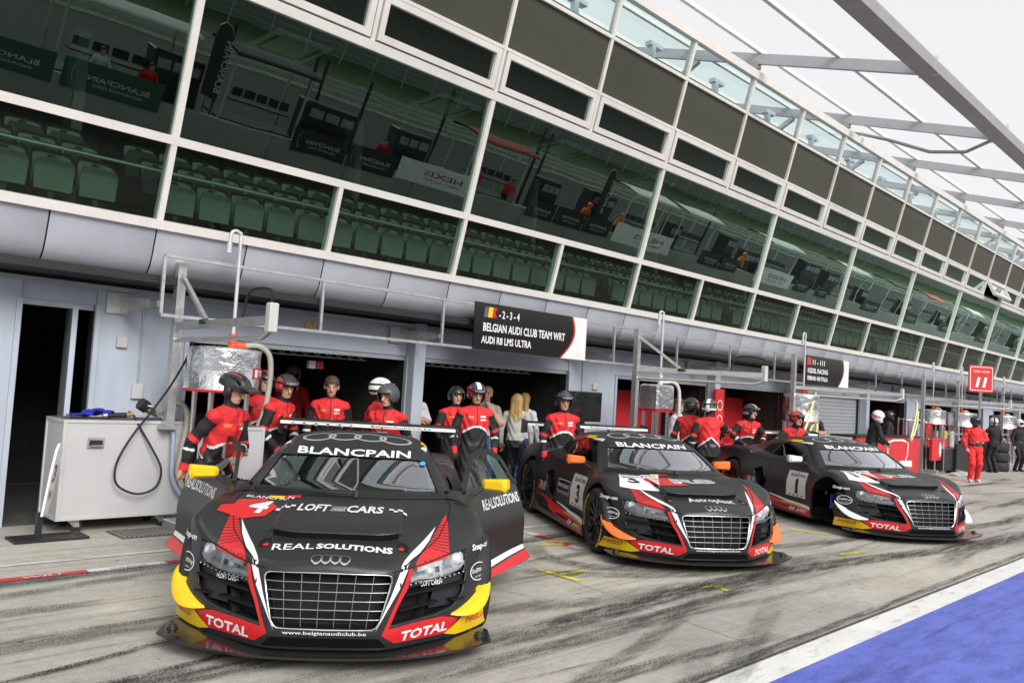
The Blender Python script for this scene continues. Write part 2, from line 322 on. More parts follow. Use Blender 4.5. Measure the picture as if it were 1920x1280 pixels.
skid([(2.3, 5.6), (3.2, 5.2), (3.9, 4.6), (5.2, 4.1), (7.5, 3.7)], .30, .55); skid([(6.9, 6.3), (6.2, 5.4), (6.6, 4.6), (8.2, 4.05), (11, 3.7)], .30, .7); skid([(5.4, 5.5), (5.9, 4.8), (7.0, 4.2), (9, 3.85)], .28, .55)
skid([(11.3, 5.0), (12.2, 4.2), (14, 3.7), (18, 3.4)], .3, .6); skid([(8.0, 4.9), (9.4, 4.45), (12, 4.2), (17, 4.4)], .26, .6); skid([(9.6, 2.9), (11.5, 3.1), (15, 3.0), (22, 3.4)], .3, .7)
for k in range(22):
    x = skr.uniform(3, 20); y = skr.uniform(.3, 2.6); L_ = skr.uniform(.5, 2.6); a = skr.gauss(0, .25)
    skid([(x, y), (x+L_*.5, y+L_*.5*a+skr.gauss(0, .04)), (x+L_, y+L_*a)], skr.choice((.015, .03, .12, .22)), skr.uniform(.12, .4))
for k in range(80):
    x = skr.uniform(-1, 26); y = skr.uniform(2.75, 6.6); L_ = skr.uniform(.7, 4.5); a = skr.gauss(-.04, .10); c = skr.gauss(0, .05)
    skid([(x, y), (x+L_*.33, y+L_*.33*a+c), (x+L_*.66, y+L_*.66*a+c), (x+L_, y+L_*a)], skr.choice((.03, .05, .09, .18, .26)), skr.uniform(.3, .85))
for k in range(10):
    x = skr.uniform(4, 14); y = skr.uniform(2.7, 5); a = skr.uniform(.6, 2.4); L_ = skr.uniform(.6, 1.6); skid([(x, y), (x+L_*.5*math.cos(a), y+L_*.5*math.sin(a)), (x+L_*math.cos(a), y+L_*math.sin(a))], .02, .45)
# ---------------- pit building ----------------
TILT = math.radians(14.); SN, CS = math.sin(TILT), math.cos(TILT)
WALL_Y = 9.1; HB = 1.965; X0B = 3.41; KB = range(-4, 25); XL, XR = X0B-4*HB, X0B+25*HB
def FP(x, s, o=0.): return Vector((x, 8.4-s*SN-o*CS, 3.05+s*CS-o*SN))       # o = outwards from the glass plane
FR = Matrix(((1, 0, 0), (0, CS, -SN), (0, SN, CS)))                          # box axes: x, inwards, up the slope
def fbox(mb, x0, x1, s0, s1, o0, o1, m=0):
    c = FP((x0+x1)/2, (s0+s1)/2, (o0+o1)/2); R = Matrix(((1, 0, 0), (0, CS, -SN), (0, SN, CS)))
    # columns: x axis, inward normal, slope axis
    A = Matrix(((1, 0, 0), (0, CS, -SN), (0, SN, CS))); mb.box(c, (x1-x0, abs(o1-o0), s1-s0), m, A)
bld = thing('pit_building', 'long grey pit building with garages, leaning green glass front and steel roof canopy', 'building', ((XL+XR)/2, WALL_Y, 0))
def part(name, mb, m, par=None): return up(mb.build(name, m, par or bld))
BM = dict(wall=mat('wall_paint', (.42, .465, .545), .5, var=.13, scale=2.2, bump=.06, bscale=30, stretch=(1, 1, .18)), lintel=mat('lintel_paint', (.41, .45, .52), .55, var=.08, scale=2),
 clad=mat('cladding_metal', (.45, .46, .505), .38, .2, var=.08, scale=2.2, rvar=.05), alu=mat('frame_aluminium', (.80, .77, .715), .45, .15, var=.06, scale=3), blind=mat('sun_mesh', (.064, .066, .046), .35, var=.15, scale=140, spec=.35),
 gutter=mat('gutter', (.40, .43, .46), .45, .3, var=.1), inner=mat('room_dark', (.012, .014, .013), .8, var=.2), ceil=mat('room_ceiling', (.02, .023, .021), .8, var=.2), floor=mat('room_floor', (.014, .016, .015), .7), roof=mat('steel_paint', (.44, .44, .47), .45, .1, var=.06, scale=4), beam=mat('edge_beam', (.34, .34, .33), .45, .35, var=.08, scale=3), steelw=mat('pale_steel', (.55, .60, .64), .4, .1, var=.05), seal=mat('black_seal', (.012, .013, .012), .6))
G_big = glass_mat('green_glass', (.46, .68, .55), 4.8, .003, 1.5, (.76, 1., .88), .0012); G_low = glass_mat('clear_green_glass', (.56, .80, .66), .6, .003, 1.5, (.9, 1., .94), .0012); G_top = glass_mat('parapet_glass', (.74, .87, .87), 1.2, .003, 1.5); G_cas = glass_mat('casement_glass', (.20, .28, .23), 5., .003, 1.5, (.86, 1., .92), .0012)
# --- walls and garage openings
PER = 7.88; GA = [(4.14, 7.24), (7.44, 10.70)]                       # openings in one period
OPEN = [(a+PER*k, b+PER*k) for k in range(-1, 6) for a, b in GA if b+PER*k < XR]
DOORS = [(2.45, 3.14, 2.22)]
LZ = 1.985
edges = sorted([(a, b, LZ) for a, b in OPEN if a > XL+.2 and not (a < 2.45 < b or a < 3.14 < b)]+DOORS)
xc = XL
for a, b, h in edges+[(XR, XR, 0)]:
    if a-xc > .02:
        n = max(1, round((a-xc)/1.0)); w = (a-xc)/n
        for i in range(n):
            mb = MB(); mb.box((xc+w*(i+.5), WALL_Y+.09, 1.22), (w-.012, .18, 2.44)); part('wall_panel', mb, BM['wall'])
        mb = MB(); mb.box(((xc+a)/2, WALL_Y+.11, 1.2), (a-xc, .12, 2.38)); part('wall_core', mb, BM['seal'])
    if b > a:
        mb = MB(); mb.box(((a+b)/2, WALL_Y+.10, (h+2.44)/2), (b-a, .16, 2.44-h)); part('lintel', mb, BM['lintel'])
        mb = MB(); mb.box(((a+b)/2, WALL_Y+.09, h-.03), (b-a-.01, .10, .06)); part('lintel_rail', mb, BM['gutter'])
    xc = b
for a, b, h in edges:                                                # door and garage jambs
    for x in (a-.02, b+.02):
        mb = MB(); mb.box((x, WALL_Y-.012, h/2), (.05, .03, h)); part('jamb', mb, BM['lintel'])
# open service door on the left
mb = MB(); mb.box((3.02, WALL_Y+.33, 1.10), (.05, .62, 2.18), 0, Matrix.Rotation(math.radians(-12), 3, 'Z')); part('door', mb, BM['wall'])
# far garage with its shutter down (> slats)
sh0 = OPEN[[i for i, o in enumerate(OPEN) if o[0] > 19][0]]
SHUT = [o for o in OPEN if 19.5 < o[0] < 20.5][0]
roll = part('roller_shutter', MB().box(((SHUT[0]+SHUT[1])/2, WALL_Y+.14, .99), (SHUT[1]-SHUT[0], .02, 1.97)), BM['gutter'])
for i in range(22):
    mb = MB(); mb.box(((SHUT[0]+SHUT[1])/2, WALL_Y+.115, .045+i*.0895), (SHUT[1]-SHUT[0]-.04, .022, .078), 0, Matrix.Rotation(math.radians(8), 3, 'X')); up(mb.build('slat', mat('shutter_slat', (.44, .46, .49), .45, .2, var=.06), roll))
# numbers over the garages
for n_, x in (('60', 5.72), ('59', 13.66), ('58', 21.5)):
    mb = MB(); flat_text(mb, n_, basis((x-.11, WALL_Y-.003, 2.19), (1, 0, 0), (0, 0, 1)), .22, .13, 0, .02); part('garage_number', mb, mat('number_yellow', (.72, .46, .04), .5))
rw = random.Random(5)
for (x, z) in ((3.62, 1.35), (3.80, .45), (11.05, 1.25), (11.6, .40), (19.0, 1.2), (11.4, 1.75), (3.42, 1.86)):
    mb = MB(); mb.box((x, WALL_Y-.02, z), (rw.uniform(.08, .14), .04, rw.uniform(.10, .18)), 0, None, .006); part('socket_box', mb, mat('socket_grey', (.5, .5, .5), .5))
for x in (3.62, 11.05, 19.0): mb = MB(); mb.tube([(x, WALL_Y-.012, 1.4), (x, WALL_Y-.012, 2.38)], .010, 6); part('conduit', mb, BM['gutter'])
# gutter and cladding panels
mb = MB(); mb.bar((XL, WALL_Y-.06, 2.40), (XR, WALL_Y-.06, 2.40), .12, .045); part('gutter', mb, BM['gutter'])
mb = MB(); mb.bar((XL, WALL_Y-.02, 2.455), (XR, WALL_Y-.02, 2.455), .05, .06); part('shadow_gap', mb, BM['seal'])
prof = [(8.405, 3.015), (8.43, 2.90), (8.455, 2.80), (8.475, 2.72), (8.505, 2.64), (8.555, 2.575), (8.63, 2.52), (8.73, 2.485), (8.86, 2.465), (9.02, 2.46)]
w = HB/2-.014; cm = MB(); n = len(prof)
cm.add([(x, y, z) for x in (-w/2, -w/2+.006, w/2-.006, w/2) for y, z in [(p[0]+(.006 if abs(x) == w/2 else 0), p[1]) for p in prof]], [(i*n+j, i*n+j+1, (i+1)*n+j+1, (i+1)*n+j) for i in range(3) for j in range(n-1)], 0, True)
cme = cm.mesh('cladding_panel', [BM['clad']])
for f in cme.polygons: pass
for k in range(int((XR-XL)/(HB/2))):
    o = link('cladding_panel', cme, bld); o.location = Vector((XL+(k+.5)*HB/2, 0, 0))-Vector(bld.location)
mb = MB(); nb = len(prof); mb.add([(x, y+.03, z+.01) for x in (XL, XR) for y, z in prof], [(j, j+1, nb+j+1, nb+j) for j in range(nb-1)]); part('cladding_back', mb, BM['seal'])
# --- glazed front: horizontals
for nm, s0, s1, o in (('sill_rail', -.045, .045, .05), ('transom', .80, .885, .05), ('head_rail', 2.385, 2.49, .055), ('casement_rail', 3.035, 3.075, .045), ('parapet_rail', 3.835, 3.885, .045), ('coping', 4.47, 4.60, .07)):
    mb = MB(); fbox(mb, XL, XR, s0, s1, -.07, o); part(nm, mb, BM['alu'])
lowp, bigp = [], []
for k in KB:
    x = X0B+k*HB; main = k % 2 == 0
    mb = MB(); fbox(mb, x-.03, x+.03, .045, .80, -.07, .046); part('mullion', mb, BM['alu'])
    if main: mb = MB(); fbox(mb, x-.035, x+.035, .885, 2.385, -.07, .046); part('mullion', mb, BM['alu'])
    mb = MB(); fbox(mb, x-.028, x+.028, 2.49, 4.47, -.06, .041); part('mullion', mb, BM['alu'])
    # low pane
    def pane(nm, x0, x1, s0, s1, m, o=0.): 
        q = MB(); q.add([FP(x0, s0, o), FP(x1, s0, o), FP(x1, s1, o), FP(x0, s1, o)], [(0, 1, 2, 3)]); return part(nm, q, m)
    pane('low_pane', x+.03, x+HB-.03, .045, .80, G_low)
    if main: pane('big_pane', x+.035, x+2*HB-.035, .885, 2.385, G_big)
    # opening casement: frame > pane
    opened = (k == 13)
    a, b = x+.05, x+HB-.05; fr = MB()
    for (xa, xb, sa, sb) in ((a, b, 2.515, 2.595), (a, b, 2.95, 3.025), (a, a+.075, 2.595, 2.95), (b-.075, b, 2.595, 2.95)): fbox(fr, xa, xb, sa, sb, -.03, .055)
    cas = part('casement', fr, BM['alu'])
    q = MB(); q.add([FP(xx, ss, .01) for xx, ss in ((a+.075, 2.595), (b-.075, 2.595), (b-.075, 2.95), (a+.075, 2.95))], [(0, 1, 2, 3)]); pn = up(q.build('pane', G_cas, cas))
    for ob in ([cas] if opened else []):
        hinge = FP(0, 3.02, .05); T = Matrix.Translation(hinge) @ Matrix.Rotation(math.radians(-38), 4, 'X') @ Matrix.Translation(-hinge)
        cas.data.transform(T); pn.data.transform(T)
    mb = MB(); fbox(mb, x+.028, x+HB-.028, 3.075, 3.835, -.02, .0); part('blind_panel', mb, BM['blind'])
    pane('parapet_pane', x+.028, x+HB-.028, 3.885, 4.47, G_top)
    mb = MB(); fbox(mb, x+.028, x+HB-.028, 3.885, 3.905, -.01, .02); part('pane_edge', mb, mat('glass_edge', (.02, .07, .05), .3))
# --- rooms behind the glass
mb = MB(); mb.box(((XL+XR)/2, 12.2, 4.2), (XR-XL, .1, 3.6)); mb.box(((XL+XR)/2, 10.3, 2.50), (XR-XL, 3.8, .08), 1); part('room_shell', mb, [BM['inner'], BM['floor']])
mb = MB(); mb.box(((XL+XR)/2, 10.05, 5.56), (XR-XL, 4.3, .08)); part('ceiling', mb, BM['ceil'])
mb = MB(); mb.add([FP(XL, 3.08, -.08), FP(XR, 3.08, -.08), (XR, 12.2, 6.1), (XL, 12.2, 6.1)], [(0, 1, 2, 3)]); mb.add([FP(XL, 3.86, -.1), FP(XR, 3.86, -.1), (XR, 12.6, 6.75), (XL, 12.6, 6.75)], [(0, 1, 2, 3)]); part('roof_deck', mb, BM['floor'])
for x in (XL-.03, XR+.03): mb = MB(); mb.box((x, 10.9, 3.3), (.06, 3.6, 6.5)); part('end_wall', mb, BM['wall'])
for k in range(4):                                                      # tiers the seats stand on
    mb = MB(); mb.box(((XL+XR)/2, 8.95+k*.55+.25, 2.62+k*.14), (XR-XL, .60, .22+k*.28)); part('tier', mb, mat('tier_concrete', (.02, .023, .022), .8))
for k in KB:
    if k % 2 == 0:
        for yy in (8.95,): mb = MB(); mb.box((X0B+k*HB-.2, 10.6, 4.1), (.12, .3, 2.9)); part('room_column', mb, mat('room_column', (.35, .37, .36), .7))
mb = MB(); mb.tube([(XL, 8.55, 3.62), (XR, 8.55, 3.62)], .018, 8); part('handrail', mb, K['steel'])
# ceiling cassettes
for k in range(-1, 12):
    x = 4.95+2.46*k; y = 8.85-.03*k*0
    mb = MB(); mb.box((x, y, 5.505), (.72, .72, .03)); 
    cs = part('ceiling_cassette', mb, mat('cassette', (.86, .87, .82), .5))
    for i, (dx, dy, a, b) in enumerate(((0, -.27, .48, .06), (0, .27, .48, .06), (-.27, 0, .06, .48), (.27, 0, .06, .48))):
        q = MB(); q.box((x+dx, y+dy, 5.488), (a, b, .0012)); up(q.build('air_slot', BM['seal'], cs))
# --- roof canopy
RA = dict(y0=9.4, z0=8.35, y1=4.42, z1=6.90)
def rz(y): return 7.74+(y-7.3)*(7.74-6.90)/(7.3-4.42)
for k in KB:
    if k % 2: continue
    x = 13.235+ (k-5)*HB if False else X0B+(k+1)*HB
    mb = MB(); mb.bar((x, 4.50, rz(4.50)), (x, 11.8, rz(11.8)), .09, .18); part('rafter', mb, BM['roof'])
    mb = MB(); mb.bar((x, 7.33, 7.40), (x, 7.33, rz(7.33)-.08), .11, .11); part('post', mb, BM['roof'])
    mb = MB(); mb.bar((x, 9.7, 6.5), (x, 9.7, rz(9.7)-.08), .16, .16); mb.bar((x, 9.7, 7.3), (x, 8.5, rz(8.5)-.1), .09, .09); part('post', mb, BM['roof'])
    mb = MB(); mb.box((x, 7.33, rz(7.33)-.14), (.15, .18, .12)); part('bracket', mb, BM['beam'])
for y in (7.22, 5.80, 8.6, 10.0, 11.4):
    mb = MB(); mb.bar((XL, y, rz(y)+.135), (XR, y, rz(y)+.135), .065, .075); part('purlin', mb, BM['alu'])
for y in (8.3, 9.2): mb = MB(); mb.bar((XL, y, 6.95+.2*(y-8.3)), (XR, y, 6.95+.2*(y-8.3)), .05, .05); part('purlin', mb, BM['roof'])
mb = MB(); mb.prism([(-.14, -.11), (.11, -.14), (.16, .02), (.11, .17), (-.06, .18), (-.15, .05)], Matrix(((0, 0, 1, XL), (1, 0, 0, 4.38), (0, 1, 0, 6.90), (0, 0, 0, 1))), XR-XL); part('edge_beam', mb, BM['beam'])
for k in KB:
    if k % 2 == 0: x = X0B+(k+1)*HB; mb = MB(); mb.box((x, 4.39, 6.93), (.02, .29, .30)); part('beam_joint', mb, BM['alu'])
mb = MB(); mb.tube([(17.2, 4.5, 6.85), (17.25, 5.0, 6.70), (17.4, 5.7, 6.85), (17.6, 6.6, 7.30), (17.9, 7.3, 7.62), (18.2, 7.9, 7.85)], .035, 8); part('drain_hose', mb, BM['beam'])
for (y, z, r_) in ((7.75, 6.98, .022), (7.95, 7.12, .022), (8.15, 7.24, .022), (8.6, 7.0, .03), (8.9, 7.3, .03), (9.3, 7.55, .03)):
    mb = MB(); mb.bar((XL, y, z), (XR, y, z), r_*2, r_*2); part('terrace_rail', mb, BM['steelw'])
for k in KB:
    x = X0B+k*HB+HB*.82; mb = MB(); mb.bar((x, 7.9, 6.7), (x, 7.9, 7.35), .09, .09); part('terrace_post', mb, BM['steelw']); mb = MB(); mb.bar((x+.16, 8.0, 6.7), (x+.16, 8.0, 7.25), .06, .06); part('terrace_post', mb, BM['steelw'])
    mb = MB(); mb.box((x+.08, 7.92, 7.36), (.34, .12, .07)); part('terrace_bracket', mb, BM['steelw'])
# --- garage interiors: each a room of its own
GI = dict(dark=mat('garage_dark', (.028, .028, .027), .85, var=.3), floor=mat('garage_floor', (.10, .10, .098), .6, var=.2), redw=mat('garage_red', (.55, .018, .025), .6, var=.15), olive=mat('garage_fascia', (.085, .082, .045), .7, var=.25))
for i, (a, b) in enumerate(OPEN):
    if b < 3 and a < 2.4: continue
    red = 11.9 < a < 19.5 or a > 23
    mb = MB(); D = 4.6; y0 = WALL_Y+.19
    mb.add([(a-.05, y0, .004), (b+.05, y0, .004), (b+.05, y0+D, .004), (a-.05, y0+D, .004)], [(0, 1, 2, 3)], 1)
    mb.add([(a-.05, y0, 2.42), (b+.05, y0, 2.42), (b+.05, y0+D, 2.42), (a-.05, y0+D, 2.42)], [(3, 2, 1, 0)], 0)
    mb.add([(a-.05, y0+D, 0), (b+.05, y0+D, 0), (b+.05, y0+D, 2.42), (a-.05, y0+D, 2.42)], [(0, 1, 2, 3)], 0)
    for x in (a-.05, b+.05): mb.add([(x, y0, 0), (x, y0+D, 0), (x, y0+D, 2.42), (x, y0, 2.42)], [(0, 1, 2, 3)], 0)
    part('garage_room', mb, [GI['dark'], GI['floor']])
    if red:
        mb = MB(); mb.box(((a+b)/2, y0+.9, .87), (b-a-.1, .05, 1.74)); part('garage_partition', mb, GI['redw'])
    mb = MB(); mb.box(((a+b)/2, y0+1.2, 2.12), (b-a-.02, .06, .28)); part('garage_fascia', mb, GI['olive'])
    tr = MB(); yy = y0+.55; zz = 1.90
    for dz in (0, .12): 
        for dy in ((0, .12) if dz else (.06,)): tr.tube([(a+.1, yy+dy, zz+dz), (b-.1, yy+dy, zz+dz)], .011, 6)
    nseg = 16
    for q in range(nseg):
        xa = a+.1+(b-a-.2)*q/nseg; xb = a+.1+(b-a-.2)*(q+.5)/nseg; xcc = a+.1+(b-a-.2)*(q+1)/nseg
        for dy in (0, .12): tr.tube([(xa, yy+dy, zz+.12), (xb, yy+.06, zz), (xcc, yy+dy, zz+.12)], .006, 5)
    if not red: part('light_truss', tr, mat('truss_silver', (.80, .80, .78), .4, .2))
# columns between the paired garages
for k in range(-1, 6):
    x = 7.34+PER*k
    if XL < x < XR: mb = MB(); mb.box((x, WALL_Y-.03, 1.22), (.19, .30, 2.44), 0, None, .012); part('column', mb, BM['lintel'])
# --- sign frame standing off the wall
SFY, SZ0, SZ1 = 8.28, 2.14, 2.735
fxs = [3.46+1.84*k for k in range(0, 26)]
rail = thing('sign_frame', 'galvanised tube frame running along the front above the garages', 'frame', (fxs[0], SFY, 0))
for z in (SZ0, SZ1): mb = MB(); mb.bar((fxs[0], SFY, z), (fxs[-1], SFY, z), .032, .032); up(mb.build('rail', K['steel'], rail))
for i, x in enumerate(fxs): mb = MB(); mb.bar((x, SFY-.001, SZ0+.016), (x, SFY-.001, SZ1-.016), .032, .032); up(mb.build('upright', K['steel'], rail))
for i, x in enumerate(fxs[::2]):
    mb = MB(); mb.box((x-.12, WALL_Y-.02, 2.26), (.22, .03, .22)); mb.add([(x-.10, WALL_Y-.03, 2.34), (x-.10, SFY+.02, 2.28), (x-.10, SFY+.02, 2.20), (x-.10, WALL_Y-.03, 2.16)], [(0, 1, 2, 3)]); mb.bar((x-.06, WALL_Y-.03, 2.25), (x-.01, SFY+.02, 2.25), .03, .05); up(mb.build('bracket', K['steel'], rail))
# team boards
def board(x0, x1, label, rows, flag, loc_txt):
    t = thing('team_sign', label, 'sign', ((x0+x1)/2, SFY-.03, SZ0)); W = x1-x0; h = SZ1-SZ0+.05; M = basis((x0, SFY-.035, SZ0-.01), (1, 0, 0), (0, 0, 1))
    mb = MB(); mb.prism([(0, 0), (W, 0), (W, h), (0, h)], M @ Matrix.Translation((0, 0, -.02)), .02); up(mb.build('panel', mat('sign_black', (.014, .013, .013), .16, var=.15, coat=.3), t))
    curve = [(W*.86-(W*.10)*((1-k/12)**2)*1.0+(W*.045)*math.sin(math.pi*k/12), h*k/12) for k in range(13)]
    M1 = M @ Matrix.Translation((0, 0, .003)); M2 = M @ Matrix.Translation((0, 0, .0012))
    mb = MB(); flat_poly(mb, curve[::-1]+[(W-.006, 0)][:0]+[(curve[0][0], .0), (W, 0), (W, h)], M1); up(mb.build('white_panel', mat('sign_white', (.74, .73, .72), .4), t))
    mb = MB(); flat_poly(mb, curve+[(x-.035, y) for x, y in curve[::-1]], M2); up(mb.build('red_edge', K['rpaint'], t))
    mb = MB()
    for s_, x, y, w_, hh, sh in rows: flat_text(mb, s_, M2, w_*W, hh*h, 0, .022, sh, x*W, y*h)
    up(mb.build('lettering', mat('sign_letters', (.78, .78, .78), .4), t))
    for (pts, m) in flag: mb = MB(); flat_poly(mb, [(a*W, b*h) for a, b in pts], M2); up(mb.build('flag', m, t))
    mb = MB(); 
    for k, (yy, w_) in enumerate(((.86, .06), (.62, .045), (.50, .04), (.38, .03), (.26, .04))): flat_poly(mb, [((.93-w_/2)*W, yy*h), ((.93+w_/2)*W, yy*h), ((.93+w_/2)*W, (yy+.04)*h), ((.93-w_/2)*W, (yy+.04)*h)], M2)
    flat_text(mb, 'BLANCPAIN', M2, .10*W, .045*h, 0, .005, 0, .93*W, .12*h, True); flat_text(mb, 'SERIES', M2, .06*W, .03*h, 0, .005, 0, .93*W, .06*h, True)
    up(mb.build('sponsor_marks', mat('sign_grey', (.22, .22, .24), .5), t))
    mb = MB(); flat_poly(mb, [(.905*W, .74*h), (.955*W, .74*h), (.955*W, .785*h), (.905*W, .785*h)], M2); up(mb.build('sponsor_marks', K['opaint'], t))
fl = lambda x0, m, s=.0: ([(x0, .70), (x0+.033, .70), (x0+.040, .92), (x0+.007, .92)], m)
board(7.68, 10.06, 'black team board with a black, yellow and red flag above the garages', [('1 - 2 - 3 - 4', .165, .71, .20, .17, .0), ('BELGIAN AUDI CLUB TEAM WRT', .07, .40, .72, .18, .0), ('AUDI R8 LMS ULTRA', .06, .14, .42, .16, .0)],
      [fl(.07, mat('sign_flag_black', (.12, .11, .11), .4)), fl(.103, K['ypaint']), fl(.136, K['rpaint'])], None)
board(17.68, 20.05, 'black team board with a red flag further along the garages', [('11 - 111', .17, .70, .26, .17, .0), ('KESSEL RACING', .07, .40, .44, .17, .0), ('FERRARI 458 ITALIA', .07, .15, .44, .15, .0)], [([(.05, .68), (.13, .68), (.135, .92), (.055, .92)], K['rpaint'])], None)
# --- grandstand seats behind the low panes
sb_ = MB(); Vb = [(-.175, .02, .16), (.175, .02, .16), (.185, .06, .44), (-.185, .06, .44)]
nx_, nz_ = 8, 5
_sv = [(-.18+.36*i/nx_, .10*(.25-((i/nx_-.5)**2))-.012+.055*(j/nz_), .14+.30*j/nz_-(.03*abs(i/nx_-.5)**3*8 if j == nz_ else 0)) for j in range(nz_+1) for i in range(nx_+1)]; _q = nx_+1
sb_.add(_sv+[(x, y+.016, z) for x, y, z in _sv], [(j*_q+i, j*_q+i+1, (j+1)*_q+i+1, (j+1)*_q+i) for j in range(nz_) for i in range(nx_)]+[((nz_+1)*_q+j*_q+i, (nz_+1)*_q+(j+1)*_q+i, (nz_+1)*_q+(j+1)*_q+i+1, (nz_+1)*_q+j*_q+i+1) for j in range(nz_) for i in range(nx_)], 0, True)
sb_.box((0, .052, .412), (.07, .016, .018), 1)
sbk = sb_.mesh('backrest', [mat('seat_shell', (.72, .74, .70), .35, var=.22, scale=5), K['dark']])
rm = MB(); rm.tube([(-.175, -.02, .14), (-.195, .012, .36), (-.17, .04, .452), (.17, .04, .452), (.195, .012, .36), (.175, -.02, .14)], .015, 6); rmm = rm.mesh('back_rim', [K['dark']])
sp2 = MB(); sp2.prism([(-.17, 0), (.17, 0), (.18, .24), (.15, .30), (-.15, .30), (-.18, .24)], basis((0, -.055, .06), (1, 0, 0), (0, -.10, 1)), .018, 0); spm = sp2.mesh('seat_pan', [mat('seat_pan', (.16, .17, .16), .5, var=.15)])
lg = MB(); lg.box((0, .0, .06), (.05, .08, .14)); lgm = lg.mesh('seat_leg', [K['dark']])
ORD = ['front row', 'middle row', 'back row']; cnt = {}; NTH = ['first', 'second', 'third', 'fourth', 'fifth', 'sixth', 'seventh', 'eighth', 'ninth', 'tenth', 'eleventh', 'twelfth', 'thirteenth', 'fourteenth', 'fifteenth', 'sixteenth', 'seventeenth', 'eighteenth', 'nineteenth', 'twentieth']
for r in range(3):
    yy = 8.90+r*.55; zt = 3.66+r*.275
    for i in range(62):
        x = 1.32+i*.41
        if (x-X0B+.12) % (HB*2) < .22: continue                          # aisle by the columns
        pn_ = math.floor((x-X0B)/HB); nth = cnt.get((r, pn_), 0); cnt[(r, pn_)] = nth+1
        t = thing('stand_seat', f'{NTH[nth]} seat of the {ORD[r]} behind the {NTH[pn_+1]} low pane from the left', 'seat', (x, yy, zt-.46), 0, 'folded grey seats behind the low glass')
        link('backrest', sbk, t); 
        if i < 40: link('back_rim', rmm, t)
        link('seat_pan', spm, t); 
        if i < 24: link('seat_leg', lgm, t)
# ---------------- the far side of the pit lane, mirrored in the glass ----------------
PWY = -9.0
pw = thing('pit_wall', 'concrete pit wall across the lane, seen mirrored in the glass', 'wall', (20, PWY, 0))
PWM = mat('pit_wall_concrete', (.32, .32, .32), .8, var=.15, scale=1.5)
for k in range(56):
    mb = MB(); mb.box((-6+k*3.0, PWY-.15, .50), (2.98, .30, 1.0), 0, None, .02); up(mb.build('wall_block', PWM, pw))
BNM = [mat('banner_black', (.02, .022, .022), .6, var=.1), mat('banner_green', (.03, .085, .06), .6), mat('banner_white', (.80, .80, .82), .6, var=.1, scale=3)]
def banner(x0, x1, z0, z1, m, words, tm, label, logo=True):
    t = thing('wall_banner', label, 'banner', ((x0+x1)/2, PWY+.02, z0), 0, 'banners hung on the pit wall'); W = x1-x0; h = z1-z0
    M = basis((x1, PWY+.03, z0), (-1, 0, 0), (0, 0, 1)); mb = MB(); mb.prism([(0, 0), (W, 0), (W, h), (0, h)], M @ Matrix.Translation((0, 0, -.012)), .012); up(mb.build('cloth', m, t)); M1 = M @ Matrix.Translation((0, 0, .004)); mb = MB()
    for s_, x, y, w_, hh in words: flat_text(mb, s_, M1, w_*W, hh*h, 0, .01, 0, x*W, y*h, True)
    if logo: mb.tube([M1 @ Vector((W*.86+W*.06*math.sin(a), h*.5+h*.36*math.cos(a), 0)) for a in np.linspace(.2, 2.9, 12)], .008, 4)
    up(mb.build('lettering', tm, t))
LTW = mat('banner_letters', (.55, .56, .56), .6); LTR = mat('banner_red_letters', (.35, .03, .05), .6)
blk = [('BLANCPAIN', .45, .42, .62, .18), ('ENDURANCE SERIES', .45, .24, .5, .09)]
xs = 4.0
for bi, (x0, x1) in enumerate(((4.2, 6.9), (7.1, 9.8), (14.2, 16.3), (16.4, 18.5), (25.6, 27.4), (27.5, 29.3), (29.4, 31.4), (39.5, 41.5), (41.6, 43.6), (51, 53), (54, 56), (62, 65), (70, 73.5), (79, 83), (90, 95), (103, 108))):
    banner(x0, x1, .70, 1.52, BNM[1] if x0 < 9 else BNM[0], blk, LTW, f'{NTH[bi]} dark lettered banner from the left on the mirrored pit wall')
for i, (x0, x1) in enumerate(((18.6, 22.4), (31.8, 36.6), (45.8, 50.4))):
    banner(x0, x1, .62 if i else .75, 1.60, BNM[2], [('HEXIS', .42, .45, .5, .26), ('ENERGY RACING', .42, .24, .45, .10)], LTR, ['white red lettered banner mirrored in the second big pane', 'white red lettered banner mirrored in the third and fourth big panes', 'white red lettered banner mirrored far along the glass'][i], False)
def flagpole(x, label):
    t = thing('feather_flag', label, 'flag', (x, PWY-.1, 1.0)); mb = MB(); mb.tube([(0, 0, 0), (0, 0, 2.5), (-.1, 0, 2.75), (-.3, 0, 2.85), (-.5, 0, 2.7)], .014, 6); mb.build('pole', K['steel'], t)
    mb = MB(); o = [(0, .5), (0, 2.5), (.1, 2.72), (.3, 2.82), (.48, 2.7), (.55, 2.4), (.5, .62)]; mb.prism(o, basis((0, .01, 0), (-1, 0, 0), (0, 0, 1)), .008); mb.build('cloth', BNM[0], t)
    mb = MB(); flat_text(mb, 'BLANCPAIN', basis((-.16, .03, .75), (0, 0, 1), (1, 0, 0)), 1.6, .20, 0, .01); mb.build('lettering', LTW, t)
flagpole(11.4, 'black feather flag mirrored in the big pane above the left seats'); flagpole(30.4, 'black feather flag mirrored in the third big pane')
